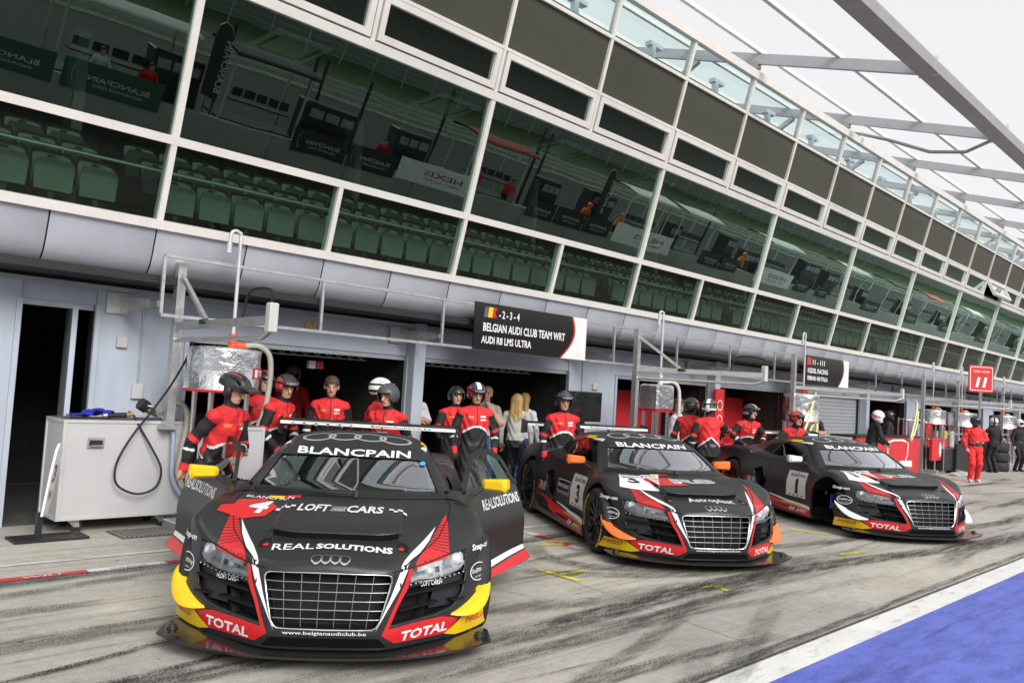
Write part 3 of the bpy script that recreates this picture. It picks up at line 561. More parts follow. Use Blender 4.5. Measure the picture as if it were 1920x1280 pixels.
def canopy(x, w, m, label, zt=3.05):
    t = thing('pit_stand', label, 'stand', (x, PWY-.9, 0)); 
    for sx in (-1, 1):
        for yy in (-.7, .7): mb = MB(); mb.bar((sx*w/2, yy, 0), (sx*w/2, yy, zt), .06, .06); mb.build('post', K['steel'], t)
    mb = MB(); nn = 8; V = [(sx*(w/2+.2), -1.0+2.1*k/nn, zt+.28*math.sin(math.pi*(.25+.6*k/nn))) for sx in (-1, 1) for k in range(nn+1)]
    mb.add(V+[(a, b, c-.07) for a, b, c in V], [(k, k+1, nn+2+k, nn+1+k) for k in range(nn)]+[(18+k, 18+nn+1+k, 18+nn+2+k, 18+k+1) for k in range(nn)]+[(0, 9, 27, 18), (8, 26, 35, 17)], 0, True); mb.build('roof', m, t)
    mb = MB(); mb.box((0, 0, 1.0), (w, 1.3, .08)); mb.box((0, .3, 1.65), (w*.8, .5, .05)); mb.build('desk', K['dark'], t)
    mb = MB()
    for k in range(5): mb.box((-w*.32+k*w*.16, .42, 1.92), (w*.13, .05, .26), 0, None, .01)
    mb.build('screens', K['dark'], t)
canopy(23.4, 3.0, mat('canopy_red', (.30, .05, .05), .6), 'red roofed timing stand mirrored in the third big pane'); canopy(8.6, 3.4, mat('canopy_grey', (.45, .45, .46), .6), 'pale roofed timing stand mirrored in the far left pane')
canopy(33.9, 3.2, K['wpaint'], 'white roofed timing stand mirrored in the fourth big pane'); canopy(38.4, 3.2, K['wpaint'], 'white roofed timing stand beside the second mirrored white banner'); canopy(13.0, 2.6, K['dark'], 'dark timing stand mirrored in the second big pane'); canopy(48, 4, K['wpaint'], 'white roofed timing stand right of the third mirrored white banner')
for i, (x, c_) in enumerate(((59, 'wpaint'), (67.5, 'dark'), (76, 'rpaint'), (87, 'wpaint'), (99, 'dark'), (113, 'wpaint'))): canopy(x, 3.6, K[c_], f'{NTH[i]} of the timing stands mirrored in the far right panes')
# guard rails, fence, trees and grandstand across the track
gr = thing('guard_rail', 'triple steel guard rail across the track, mirrored in the glass', 'guard rail', (20, -34, 0))
for k in range(3): mb = MB(); mb.bar((-120, -34, .35+.33*k), (300, -34, .35+.33*k), .08, .22); up(mb.build('rail', K['steel'], gr))
for k in range(70): mb = MB(); mb.bar((-60+k*4, -34.1, 0), (-60+k*4, -34.1, 1.2), .1, .1); up(mb.build('post', K['steel'], gr))
fn = thing('debris_fence', 'tall mesh debris fence behind the guard rail, mirrored in the glass', 'fence', (20, -62, 0))
for k in range(60): mb = MB(); mb.bar((-50+k*4, -62, 0), (-50+k*4, -62, 3.6), .09, .09); up(mb.build('post', K['steel'], fn))
for z in (.6, 1.2, 1.8, 2.4, 3.0, 3.5): mb = MB(); mb.bar((-50, -62, z), (186, -62, z), .03, .03); up(mb.build('wire', K['steel'], fn))
gs = thing('grandstand', 'dark terraced grandstand facing the pits, mirrored in the upper windows', 'grandstand', (60, -75, 0))
for k in range(14): mb = MB(); mb.box((200, -72-k*1.0, .8+k*.30), (760, 1.02, 1.6+k*.6)); up(mb.build('step', mat('stand_concrete', (.20, .21, .20), .85, var=.3, scale=2), gs))
mb = MB(); mb.box((200, -88, 6.5), (760, .5, 13)); up(mb.build('back_wall', mat('stand_back', (.05, .06, .05), .9, var=.3), gs))
for k in range(60): mb = MB(); mb.bar((-95+k*8, -86, 5), (-95+k*8, -72, 13.2), .25, .25); up(mb.build('raker', K['steel'], gs))
mb = MB(); mb.box((200, -79, 13.6), (760, 17, .3)); up(mb.build('roof', mat('stand_roof', (.25, .25, .25), .6), gs))

pr_ = random.Random(11)
for i in range(16):
    x = (10.2, 15.6, 19.2, 27.0, 30.6, 37.0, 42.5, 45.5, 53, 56.5, 62.5, 71, 80, 84, 93, 105)[i]; t = thing('timing_cabinet', f'{NTH[i]} dark timing cabinet from the left behind the mirrored pit wall', 'cabinet', (x, PWY-.75, 0), 0, 'timing cabinets mirrored in the glass'); w = pr_.uniform(1.0, 2.2); hh = pr_.uniform(2.1, 2.7)
    MB().box((0, 0, hh/2), (w, .7, hh), 0, None, .03).build('cabinet', K['dark'], t); mb = MB()
    for k in range(3): mb.box((-w*.3+k*w*.3, .37, hh-.35), (w*.25, .03, .3)); 
    mb.build('screens', mat('screen_grey', (.25, .27, .30), .2), t)
for i in range(8):
    x = (11.9, 14.9, 15.3, 17.2, 20.8, 26.2, 26.7, 41.0)[i]; t = thing('antenna_mast', f'{NTH[i]} dark antenna mast from the left behind the mirrored pit wall', 'mast', (x, PWY-1.3, 0), 0, 'masts mirrored in the glass'); MB().bar((0, 0, 0), (0, 0, pr_.uniform(3.3, 4.4)), .09, .09).build('mast', K['dark'], t); MB().box((0, 0, .05), (.5, .5, .1)).build('base', K['dark'], t)
# ---------------- race car body: implicit surface, polygonised ----------------
def sp(pts):
    xs=np.array([p[0] for p in pts],float);ys=np.array([p[1] for p in pts],float)
    o=np.argsort(xs);xs,ys=xs[o],ys[o]
    h=np.diff(xs);d=np.diff(ys)/h
    m=np.zeros_like(xs)
    for i in range(1,len(xs)-1):
        if d[i-1]*d[i]>0:
            w1,w2=2*h[i]+h[i-1],h[i]+2*h[i-1]; m[i]=(w1+w2)/(w1/d[i-1]+w2/d[i])
    m[0],m[-1]=d[0],d[-1]
    def f(x):
        x=np.clip(x,xs[0],xs[-1]); i=np.clip(np.searchsorted(xs,x)-1,0,len(h)-1)
        t=(x-xs[i])/h[i]; t2=t*t;t3=t2*t
        return (2*t3-3*t2+1)*ys[i]+(t3-2*t2+t)*h[i]*m[i]+(-2*t3+3*t2)*ys[i+1]+(t3-t2)*h[i]*m[i+1]
    # tabulate for speed
    tx=np.linspace(xs[0],xs[-1],600);ty=f(tx)
    return lambda x:np.interp(x,tx,ty)
def sst(a,b,x):
    t=np.clip((x-a)/(b-a),0,1); return t*t*(3-2*t)
def smax(a,b,k):
    h=np.clip(.5+.5*(a-b)/k,0,1); return b+(a-b)*h+k*h*(1-h)
def smin(a,b,k): return -smax(-a,-b,k)
ZC=sp([(2.3,.54),(2.22,.565),(2.16,.585),(1.98,.628),(1.84,.655),(1.6,.70),(1.4,.735),(1.2,.762),(1.0,.79),(.8,.81),(.3,.84),(-.6,.88),(-1.2,.93),(-1.7,.935),(-2.05,.92),(-2.3,.86)])
ZF=sp([(2.3,.40),(2.1,.49),(1.95,.55),(1.8,.605),(1.65,.675),(1.5,.735),(1.3,.782),(1.1,.788),(.9,.785),(.6,.79),(.2,.80),(-.2,.815),(-.6,.85),(-1.0,.905),(-1.3,.925),(-1.6,.915),(-2.0,.87),(-2.3,.80)])
SW=sp([(2.3,.965),(1.7,.968),(1.5,.98),(1.3,.985),(1.05,.965),(.92,.925),(.75,.88),(.5,.855),(.1,.86),(-.3,.88),(-.6,.91),(-.85,.955),(-1.05,.985),(-1.325,.995),(-1.7,.985),(-2.1,.93),(-2.3,.88)])
PF=sp([(0,2.222),(.2,2.218),(.3,2.207),(.4,2.16),(.45,2.125),(.53,2.062),(.62,1.995),(.72,1.91),(.8,1.825),(.885,1.71),(.95,1.60),(1.02,1.45)])
LN=sp([(0,.18),(.45,.2),(.8,.3),(1.02,.3)])
ZR=sp([(1.1,1.0),(.7,1.07),(.5,1.115),(.35,1.14),(.1,1.17),(-.15,1.185),(-.5,1.17),(-.8,1.13),(-1.2,1.04),(-1.6,.955),(-2.0,.90),(-2.3,.84)])
YB=sp([(1.1,.72),(.7,.755),(.3,.765),(-.2,.76),(-.6,.74),(-1.0,.70),(-1.5,.62),(-2.1,.55)])
def Ttop(x,ay):
    return ZC(x)+(ZF(x)-ZC(x))*sst(.36,.80,ay)-.03*sst(0,.4,ay)*sst(1.7,2.2,x)
def Sside(x,z):
    s=SW(x)-.55*np.maximum(0,z-.5)**1.4
    mid=sst(-1.0,-.8,x)*(1-sst(.98,1.08,x))
    return s+(.968-s)*(1-sst(.16,.30,z))*mid
def Ffront(ay,z):
    return PF(ay)-LN(ay)*np.maximum(z-.3,0)-.25*np.maximum(.2-z,0)
def tub(x,y,z):
    ay=np.abs(y)
    a=(z-Ttop(x,ay))*.97; b=(ay-Sside(x,z))*.95
    c=(x-Ffront(ay,z))*np.interp(ay,[0,.3,.5,.7,.9,1.0],[.98,.95,.75,.70,.60,.5])
    r=-2.26-x+.25*np.maximum(0,.5-z)
    d=smax(a,b,.07); d=smax(d,c,.045); d=smax(d,r,.06)
    return np.maximum(d,.105-z)
def cabin(x,y,z):
    ay=np.abs(y)
    top=(z-(ZR(x)-.15*ay**2))*.93
    side=(ay-(YB(x)-.68*np.maximum(z-.80,0)))*.82
    ws=(x-(1.035-.40*ay**2-1.9*(z-.80)))*.46
    d=smax(top,side,.09); d=smax(d,ws,.035)
    return np.maximum(d,.6-z)
def scoop(x,y,z):
    ay=np.abs(y)
    lip=1.845-.30*np.maximum(ay-.22,0)**2*6
    a=z-(ZC(x)+.012+.030*sst(1.1,1.8,x)); b=ay-(.40+.10*sst(1.8,1.3,x)*0); c=x-lip
    return np.maximum(smax(a,b,.03),np.maximum(smax(c,a,.008),1.0-x))
def outer(x,y,z):
    d=smin(tub(x,y,z),cabin(x,y,z),.05)
    return smin(d,scoop(x,y,z),.008)
def raycast(P,D,fn=None,tmax=6.,n=600):
    fn=fn or outer
    P=np.atleast_2d(np.asarray(P,float));D=np.broadcast_to(np.asarray(D,float),P.shape)
    ts=np.linspace(0,tmax,n); out=np.full(len(P),np.nan)
    for s in range(0,len(P),2000):
        p=P[s:s+2000];d=D[s:s+2000]
        Q=p[:,None,:]+d[:,None,:]*ts[None,:,None]
        v=fn(Q[...,0],Q[...,1],Q[...,2])
        neg=v<0; hit=neg.any(1); i=neg.argmax(1); i=np.maximum(i,1)
        lo=ts[i-1];hi=ts[i]
        for _ in range(22):
            mid=(lo+hi)/2;q=p+d*mid[:,None];vv=fn(q[:,0],q[:,1],q[:,2]);ng=vv<0
            hi=np.where(ng,mid,hi);lo=np.where(ng,lo,mid)
        out[s:s+2000]=np.where(hit,hi,np.nan)
    return out
def grad(fn,P,e=2e-3):
    g=np.stack([(fn(P[:,0]+e*(k==0),P[:,1]+e*(k==1),P[:,2]+e*(k==2))-fn(P[:,0]-e*(k==0),P[:,1]-e*(k==1),P[:,2]-e*(k==2)))/(2*e) for k in range(3)],1)
    return g
def surfnet(fn,lo,hi,h):
    ax=[np.arange(lo[k],hi[k]+h,h) for k in range(3)]
    X,Y,Z=np.meshgrid(*ax,indexing='ij'); V=fn(X,Y,Z); del X,Y,Z
    s=V<0; n=np.array(V.shape)
    c=np.zeros(n-1,int)
    sl=lambda i,N:slice(i,N-1+i)
    for i in (0,1):
        for j in (0,1):
            for k in (0,1): c+=s[sl(i,n[0]),sl(j,n[1]),sl(k,n[2])]
    act=(c>0)&(c<8); idx=np.full(n-1,-1);A=np.argwhere(act); idx[act]=np.arange(len(A))
    P=np.zeros((len(A),3));W=np.zeros(len(A))
    corners=[(i,j,k) for i in (0,1) for j in (0,1) for k in (0,1)]
    vals={q:V[A[:,0]+q[0],A[:,1]+q[1],A[:,2]+q[2]] for q in corners}
    for q in corners:
        for k in range(3):
            if q[k]==0:
                r=list(q);r[k]=1;r=tuple(r);a,b=vals[q],vals[r];m=(a<0)!=(b<0)
                t=np.where(m,a/np.where(m,a-b,1),0)
                p=np.array(q,float)[None]+t[:,None]*(np.arange(3)==k)[None]
                P[m]+=p[m];W[m]+=1
    P=P/W[:,None]; verts=np.array(lo)+(A+P)*h
    F=[]
    for k in range(3):
        a,b=[(1,2),(2,0),(0,1)][k]
        s0=s[tuple(slice(0,n[q]-1) if q==k else slice(1,n[q]-1) for q in range(3))]
        s1=s[tuple(slice(1,n[q]) if q==k else slice(1,n[q]-1) for q in range(3))]
        for flip,(m) in ((0,s0&~s1),(1,~s0&s1)):
            E=np.argwhere(m)
            if not len(E): continue
            E=E+np.array([0 if q==k else 1 for q in range(3)])
            def id_(da,db):
                q=E.copy();q[:,a]-=da;q[:,b]-=db;return idx[q[:,0],q[:,1],q[:,2]]
            f=np.stack([id_(0,0),id_(1,0),id_(1,1),id_(0,1)],1)
            if flip: f=f[:,::-1]
            F.append(f)
    F=np.concatenate(F)
    # newton
    for _ in range(2):
        g=grad(fn,verts);v=fn(verts[:,0],verts[:,1],verts[:,2]);gg=(g*g).sum(1)
        st=-(v/np.maximum(gg,.05))[:,None]*g
        L=np.linalg.norm(st,axis=1);st*=np.minimum(1,.5*h/np.maximum(L,1e-9))[:,None];verts=verts+st
    return verts,F
def pl2(pts):
    """signed distance-like value of a convex polygon given counter-clockwise"""
    P = np.array(pts, float); n = len(P)
    def f(a, b):
        d = None
        for i in range(n):
            p, q = P[i], P[(i+1) % n]; e = q-p; L = math.hypot(*e); v = ((a-p[0])*e[1]-(b-p[1])*e[0])/L
            d = v if d is None else np.maximum(d, v)
        return d
    return f
def ccw(p): 
    a = sum(p[i-1][0]*p[i][1]-p[i][0]*p[i-1][1] for i in range(len(p))); return p if a > 0 else p[::-1]
INTAKE = ccw([(.800, .478), (.60, .452), (.452, .436), (.405, .35), (.358, .245), (.48, .258), (.60, .268), (.71, .295), (.775, .36)])
HEAD = ccw([(.80, .598), (.69, .585), (.54, .556), (.482, .543), (.462, .50), (.452, .452), (.56, .449), (.70, .462), (.785, .487)])
GRILLE = ccw([(.0, .520), (.325, .520), (.352, .500), (.290, .262), (.262, .228), (.0, .226)])
fI, fH, fG = pl2(INTAKE), pl2(HEAD), pl2(GRILLE)
SIDEWIN = ccw([(.66, .845), (-.50, .865), (-.40, 1.03), (-.25, 1.075), (.0, 1.085), (.26, 1.055)])
fS = pl2(SIDEWIN)
fB = pl2(ccw([(-.36, .46), (-.44, .30), (-.60, .40), (-.70, .60), (-.54, .66)]))
def body_sdf(x, y, z):
    ay = np.abs(y); o = outer(x, y, z); F = Ffront(ay, z)
    cav = np.maximum(np.maximum(o+.045, .26-z), np.maximum(x-.98, -.62-x))
    win = np.maximum(np.maximum(ay-(.655-.52*(z-.80)), np.maximum(.835-z, z-1.09)), np.maximum(.22-x, x-1.3))
    sw = np.maximum(fS(x, z), .40-ay)
    d = np.maximum(o, -cav); d = np.maximum(d, -win); d = np.maximum(d, -sw)
    well = np.minimum(np.maximum(np.hypot(x-1.325, z-.335)-.372, .56-ay), np.maximum(np.hypot(x+1.325, z-.35)-.395, .56-ay))
    d = smax(d, -well, .012)
    d = smax(d, -np.maximum(fG(ay, z), F-.10-x), .006)
    d = smax(d, -np.maximum(fI(ay, z), np.maximum(F-.10-x, .2-z)), .012)
    d = np.maximum(d, -np.maximum(fH(ay, z), F-.075-x))
    d = smax(d, -np.maximum(fB(x, z), Sside(x, z)-.07-ay), .015)
    return d
def npmesh(name, V, F, mats, N=None):
    me = bpy.data.meshes.new(name); me.vertices.add(len(V)); me.vertices.foreach_set('co', V.astype(np.float32).ravel())
    k = F.shape[1]; me.loops.add(len(F)*k); me.loops.foreach_set('vertex_index', F.astype(np.int32).ravel())
    me.polygons.add(len(F)); me.polygons.foreach_set('loop_start', np.arange(0, len(F)*k, k, dtype=np.int32))
    me.update(calc_edges=True); me.polygons.foreach_set('use_smooth', np.ones(len(F), bool))
    if N is not None: me.normals_split_custom_set_from_vertices([tuple(n) for n in N])
    for m in mats if isinstance(mats, (list, tuple)) else [mats]: me.materials.append(m)
    return me
def decal_mesh(name, mb, mats, d, eps=.003, cell=.045, fn=None):
    """flat shapes in car space, cut into a fine mesh and laid on the body along direction d"""
    bm = bmesh.new(); vs = [bm.verts.new(v) for v in mb.v]
    for f, m in zip(mb.f, mb.m):
        try: q = bm.faces.new([vs[i] for i in f]); q.material_index = m
        except ValueError: pass
    if cell:
        d3 = Vector(d)
        for ax in range(3):
            if abs(d3[ax]) > .75*d3.length: continue
            cs = [v[ax] for v in mb.v]; lo, hi = min(cs), max(cs); n = int((hi-lo)/cell)
            for i in range(1, n+1):
                no = [0, 0, 0]; no[ax] = 1; co = [0, 0, 0]; co[ax] = lo+(hi-lo)*i/(n+1)
                bmesh.ops.bisect_plane(bm, geom=bm.verts[:]+bm.edges[:]+bm.faces[:], plane_co=co, plane_no=no)
    bmesh.ops.triangulate(bm, faces=bm.faces[:])
    dn = np.array(Vector(d).normalized()); P = np.array([v.co[:] for v in bm.verts])
    st = P-dn*(P@dn)[:, None]-dn*3.; st = P-dn*1.2
    t = raycast(st, dn, fn, tmax=4.4, n=700); ok = ~np.isnan(t); Q = st+dn*np.nan_to_num(t)[:, None]
    g = grad(fn or outer, Q); g /= np.maximum(np.linalg.norm(g, axis=1), 1e-6)[:, None]; Q = Q+g*eps
    bm.verts.ensure_lookup_table()
    bad = [v for v, k in zip(bm.verts, ok) if not k]
    for v, q in zip(bm.verts, Q): v.co = q
    if bad: bmesh.ops.delete(bm, geom=bad, context='VERTS')
    # face outwards
    for f in bm.faces:
        f.normal_update(); f.smooth = True
        if f.normal.dot(Vector(dn)) > 0: f.normal_flip()
    me = bpy.data.meshes.new(name); bm.to_mesh(me); bm.free()
    for m in mats if isinstance(mats, (list, tuple)) else [mats]: me.materials.append(m)
    return me
CAR = dict(
 body=mat('matt_black_wrap', (.020, .020, .022), .36, var=.12, scale=3, bump=.015, bscale=300, spec=.45), inner=mat('car_inner', (.009, .009, .010), .65, var=.2, spec=.2),
 red=mat('red_wrap', (.60, .018, .022), .36, var=.06), white=mat('white_wrap', (.78, .78, .78), .4, var=.04), yel=mat('yellow_wrap', (.80, .53, .01), .36, var=.05),
 grey=mat('grey_wrap', (.42, .42, .43), .35, var=.05), carbon=mat('carbon_fibre', (.014, .014, .015), .22, var=.4, scale=150, coat=.5), mesh=mat('dark_mesh', (.005, .005, .005), .8, var=.5, scale=200, spec=.08),
 ws=glass_mat('windscreen', (.55, .58, .60), 4.4, 0, 1.5, (.93, .94, 1.)), lens=glass_mat('lamp_lens', (.85, .87, .88), 1.0, 0, 1.45), lamp=mat('lamp_reflector', (.82, .83, .85), .25, .35, var=.2, scale=30),
 lamp2=mat('lamp_housing', (.42, .42, .43), .3, .4, var=.3, scale=40), tyre=mat('slick_tyre', (.017, .017, .018), .7, var=.25, scale=20), rim=mat('black_rim', (.02, .02, .021), .3, .3, var=.2), led=mat('led_glass', (.8, .8, .8), .2, var=.05))
_half_V, _half_F = surfnet(body_sdf, (-2.34, 0.0-.0065, .08), (2.29, 1.05, 1.24), .013)
def mirror_body():
    V, F = _half_V, _half_F
    keep = V[F][:, :, 1].max(1) > 1e-4
    V = V.copy(); V[np.abs(V[:, 1]) < .0075, 1] = 0.0
    F = F[keep]; n = len(V); V2 = V*np.array([1, -1, 1.]); on = V[:, 1] == 0
    m = np.where(on, np.arange(n), np.arange(n)+n); F2 = m[F][:, ::-1]
    return np.concatenate([V, V2]), np.concatenate([F, F2])
BV, BF = mirror_body()
BN = grad(body_sdf, BV, 4e-3); BN /= np.maximum(np.linalg.norm(BN, axis=1), 1e-6)[:, None]
_c = BV[BF].mean(1); _o = outer(_c[:, 0], _c[:, 1], _c[:, 2])
_ay = np.abs(_c[:, 1]); _skin = _o > -.012
R_DOOR = (_c[:, 0] > -.34) & (_c[:, 0] < .90) & (_ay > .55) & (_c[:, 2] > .19) & (_c[:, 2] < .835) & (_o > -.09)
_hl = Ttop(_c[:, 0], _ay)-.035
R_HOOD = (~R_DOOR) & (_c[:, 0] > .80) & (_ay < .70-.26*sst(1.4, 2.1, _c[:, 0])) & (_c[:, 2] > _hl) & (_c[:, 2] < .86) & _skin & (_c[:, 0] < 2.16)
R_BUMP = (~R_HOOD) & (_c[:, 0] > 1.70) & (_c[:, 2] < np.interp(_ay, [0, .36, .5, .8, 1], [.58, .55, .545, .60, .60]))
R_ROOF = (~R_DOOR) & (_c[:, 2] > 1.02) & _skin
R_BODY = ~(R_DOOR | R_HOOD | R_BUMP | R_ROOF)
def sub(name, mask):
    F = BF[mask]; u, inv = np.unique(F, return_inverse=True); F = inv.reshape(F.shape)
    me = npmesh(name, BV[u], F, [CAR['body'], CAR['inner']], BN[u])
    cc = BV[u][F].mean(1); oo = outer(cc[:, 0], cc[:, 1], cc[:, 2])
    me.polygons.foreach_set('material_index', (oo < -.012).astype(np.int32)); return me
ME = {}
for nm, mk in (('hood', R_HOOD), ('front_bumper', R_BUMP), ('roof', R_ROOF), ('body', R_BODY), ('door', R_DOOR & (_c[:, 1] < 0)), ('door_l', R_DOOR & (_c[:, 1] > 0))): ME[nm] = sub(nm, mk)
# --- reusable pieces -------------------------------------------------------------------------
def patch(name, poly, M, d, m, eps=.002, cell=.04, lift=0.):
    mb = MB(); flat_poly(mb, poly, M); return decal_mesh(name, mb, m, d, eps, cell)
TOP = Matrix(((0, -1, 0, 0), (1, 0, 0, 0), (0, 0, 1, 1.5), (0, 0, 0, 1)))       # text right = +y, text up = -x
FRONT = Matrix(((0, 0, 1, 2.6), (1, 0, 0, 0), (0, 1, 0, 0), (0, 0, 0, 1)))     # right = +y, up = +z, seen from the front
def top_poly(p): return [(y, -x) for x, y in p]
def mir(p): return [(-a, b) for a, b in p]
def side_M(s): return basis((0, s*1.3, 0), (s, 0, 0), (0, 0, 1)) if s < 0 else basis((0, 1.3, 0), (-1, 0, 0), (0, 0, 1))
# side_M(-1): the car's right flank (text runs towards -x ... seen from outside)
def M_dir(p0, p1, upv): return basis(p0, Vector(p1)-Vector(p0), upv)
def text_decal(name, s, p0, p1, h, upv, d, m, eps=.004, bold=.015, shear=0., cell=.03):
    mb = MB(); M = M_dir(p0, p1, upv); w = (Vector(p1)-Vector(p0)).length
    flat_text(mb, s, M, w, h, 0, bold, shear); return decal_mesh(name, mb, m, d, eps, cell)
DF, DT, DW = (-1, 0, 0), (0, 0, -1), (-.5, 0, -.86)
DC = lambda s: (-.74, -s*.67, 0)          # onto the front corner of side s (s=+1: y>0)
DS = lambda s: (0, -s, 0)
def wheel_meshes(w=.30, R=.33, yellow=True):
    mb = MB(); A = Matrix.Rotation(math.radians(-90), 4, 'X')     # axis +Y = outer face
    h = w/2; rim = .235
    mb.lathe([(rim-.01, -h+.01), (R-.035, -h), (R-.006, -h+.03), (R, -h+.06), (R, h-.06), (R-.006, h-.03), (R-.035, h), (rim, h-.012), (rim-.012, h-.03)], 40, 0, A)
    tyre = mb.mesh('tyre', [CAR['tyre']])
    rb = MB(); rb.lathe([(rim-.01, -h+.01), (rim-.02, -.02), (rim-.012, h-.045), (rim+.002, h-.012), (rim+.002, h-.004), (rim-.014, h-.006), (rim-.03, h-.05)], 40, 0, A)
    for i in range(10):
        t = 2*math.pi*i/10
        for dt in (-.085, .085):
            p = (math.cos(t+dt*.35)*.045, h-.055, math.sin(t+dt*.35)*.045); q = (math.cos(t+dt)*(rim-.012), h-.022, math.sin(t+dt)*(rim-.012)); rb.bar(p, q, .016, .026, 0, (0, 1, 0))
    rb.cyl((0, -.04, 0), (0, h-.035, 0), .062, .05, 20); rb.cyl((0, h-.035, 0), (0, h-.015, 0), .028, .024, 12)
    rimm = rb.mesh('rim', [CAR['rim']])
    br = MB(); br.cyl((0, -.03, 0), (0, .005, 0), .175, None, 30); br.box((-.10, -.012, .10), (.10, .08, .14), 1, Matrix.Rotation(math.radians(45), 3, 'Y'))
    brake = br.mesh('brake_disc', [mat('brake_disc', (.16, .155, .15), .45, .7, var=.3, scale=20), K['dark']])
    let = []
    for a0 in (20, 200):                                         # yellow lettering band on the sidewall
        lt = MB(); vs, fs = text_mesh('PIRELLI', .02)
        pts = []
        for v in vs:
            t = math.radians(a0-(v[0]-.5)*62); r = R-.066+v[1]*.036; pts.append((math.cos(t)*r, h+.0015-.0006, math.sin(t)*r))
        lt.add(pts, fs)
        for q in (-36, 36):
            t0 = math.radians(a0+q-3); t1 = math.radians(a0+q+3)
            lt.add([(math.cos(t)*r, h+.001, math.sin(t)*r) for t, r in ((t0, R-.062), (t1, R-.062), (t1, R-.036), (t0, R-.036))], [(0, 1, 2, 3)])
        let.append(lt.mesh('tyre_lettering', [CAR['yel']]))
    return tyre, rimm, brake, let[0], let[1]
WF = wheel_meshes(.30, .33); WR = wheel_meshes(.31, .35)
def add_wheel(car, x, s, z, W, steer=0., w=.3):
    e = bpy.data.objects.new('wheel', None); C.objects.link(e); e.parent = car; e.location = (x, s*(.965-w/2), z)
    e.rotation_euler = (0, 0, (0 if s > 0 else math.pi)+steer)
    for nm, me in zip(('tyre', 'rim', 'brake_disc', 'tyre_lettering', 'tyre_lettering'), W): link(nm, me, e)
    return e
def grid_patch(fn, nu, nv, m_name, mats, thick=0.):
    pass
# grille: frame, bars, backing
def ring_strip(mb, poly, xo, w, depth, m=0, off=0.):
    """moulding that follows a closed (y,z) outline on the nose"""
    n = len(poly); cy = sum(p[0] for p in poly)/n; cz = sum(p[1] for p in poly)/n; V = []
    for (y, z) in poly:
        d = Vector((y-cy, z-cz)).normalized(); X = float(Ffront(np.array(abs(y)), np.array(z)))+xo
        for (a, b_) in ((0, 0), (w*.5, depth), (w, 0)): V.append((X+b_, y+d.x*(a+off), z+d.y*(a+off)))
    F_ = []
    for i in range(n):
        j = (i+1) % n
        F_ += [(i*3, j*3, j*3+1, i*3+1), (i*3+1, j*3+1, j*3+2, i*3+2)]
    mb.add(V, F_, m, True)
_go = []
_corner = [(.0, .520), (.20, .5205), (.318, .519), (.340, .512), (.349, .492), (.338, .44), (.315, .35), (.293, .268), (.280, .243), (.258, .231), (.2, .229), (0, .228)]
_go = _corner+[(-a, b_) for a, b_ in _corner[-2:0:-1]]
def grille_half(z): return float(np.interp(z, [.228, .243, .268, .35, .44, .492, .512, .52], [.262, .28, .293, .315, .338, .349, .340, .318]))
_mb = MB(); ring_strip(_mb, _go, -.004, .011, .009); ME['grille_frame'] = _mb.mesh('grille_frame', [K['chrome']])
_mb = MB()
_zs = [.232+(.52-.232)*k/6 for k in range(1, 6)]
for z in _zs:
    hw = grille_half(z)-.004; X = lambda y: float(Ffront(np.array(abs(y)), np.array(z)))-.012
    _mb.tube([(X(y), y, z) for y in np.linspace(-hw, hw, 15)], .0032, 6)
BARM = mat('grille_bar', (.42, .42, .43), .28, .9, var=.05); ME['grille_hbars'] = _mb.mesh('grille_bars', [BARM])
_mb = MB()
for k in range(6):
    y = (-.5+(k+.5)/6)*2*.27; ytop = y*1.12
    _mb.tube([(float(Ffront(np.array(abs(y)), np.array(z)))-.022, y+(ytop-y)*(z-.23)/.29, z) for z in (.231, .3, .4, .515)], .0022, 6)
ME['grille_vbars'] = _mb.mesh('grille_bars', [BARM])
_mb = MB()
_mb.add([(2.10, -.36, .21), (2.10, .36, .21), (2.06, .36, .53), (2.06, -.36, .53)], [(0, 1, 2, 3)]); ME['grille_mesh'] = _mb.mesh('grille_mesh', [CAR['mesh']])
# intake slats and backing
def intake_meshes(s):
    sl = []
    for (z0, z1, ya, yb) in ((.402, .375, .425, .79), (.325, .30, .395, .62), (.335, .345, .70, .785)):
        pts = []; mb = MB()
        for k in range(9):
            t = k/8; y = ya+(yb-ya)*t; z = z0+(z1-z0)*0+(z0-z1)*t*.6; pts.append((float(Ffront(np.array(y), np.array(z)))-.02, s*y, z))
        for i in range(8): mb.bar(pts[i], pts[i+1], .045, .010, 0)
        sl.append(mb.mesh('intake_slat', [CAR['inner']]))
    for (y0, y1, za, zb) in ((.55, .52, .45, .26),):
        mb = MB(); mb.bar((float(Ffront(np.array(y0), np.array(za)))-.05, s*y0, za), (float(Ffront(np.array(y1), np.array(zb)))-.05, s*y1, zb), .05, .012, 0)
    sl.append(mb.mesh('intake_slat', [CAR['inner']]))
    pb = MB(); poly = [(.79, .47), (.61, .448), (.575, .30), (.71, .30), (.77, .36)]
    n = len(poly); V = [(float(Ffront(np.array(y), np.array(z)))-.045, s*y, z) for y, z in poly]; pb.add(V, [tuple(range(n))])
    return sl, pb.mesh('intake_panel', [CAR['body']])
INT = {s: intake_meshes(s) for s in (1, -1)}
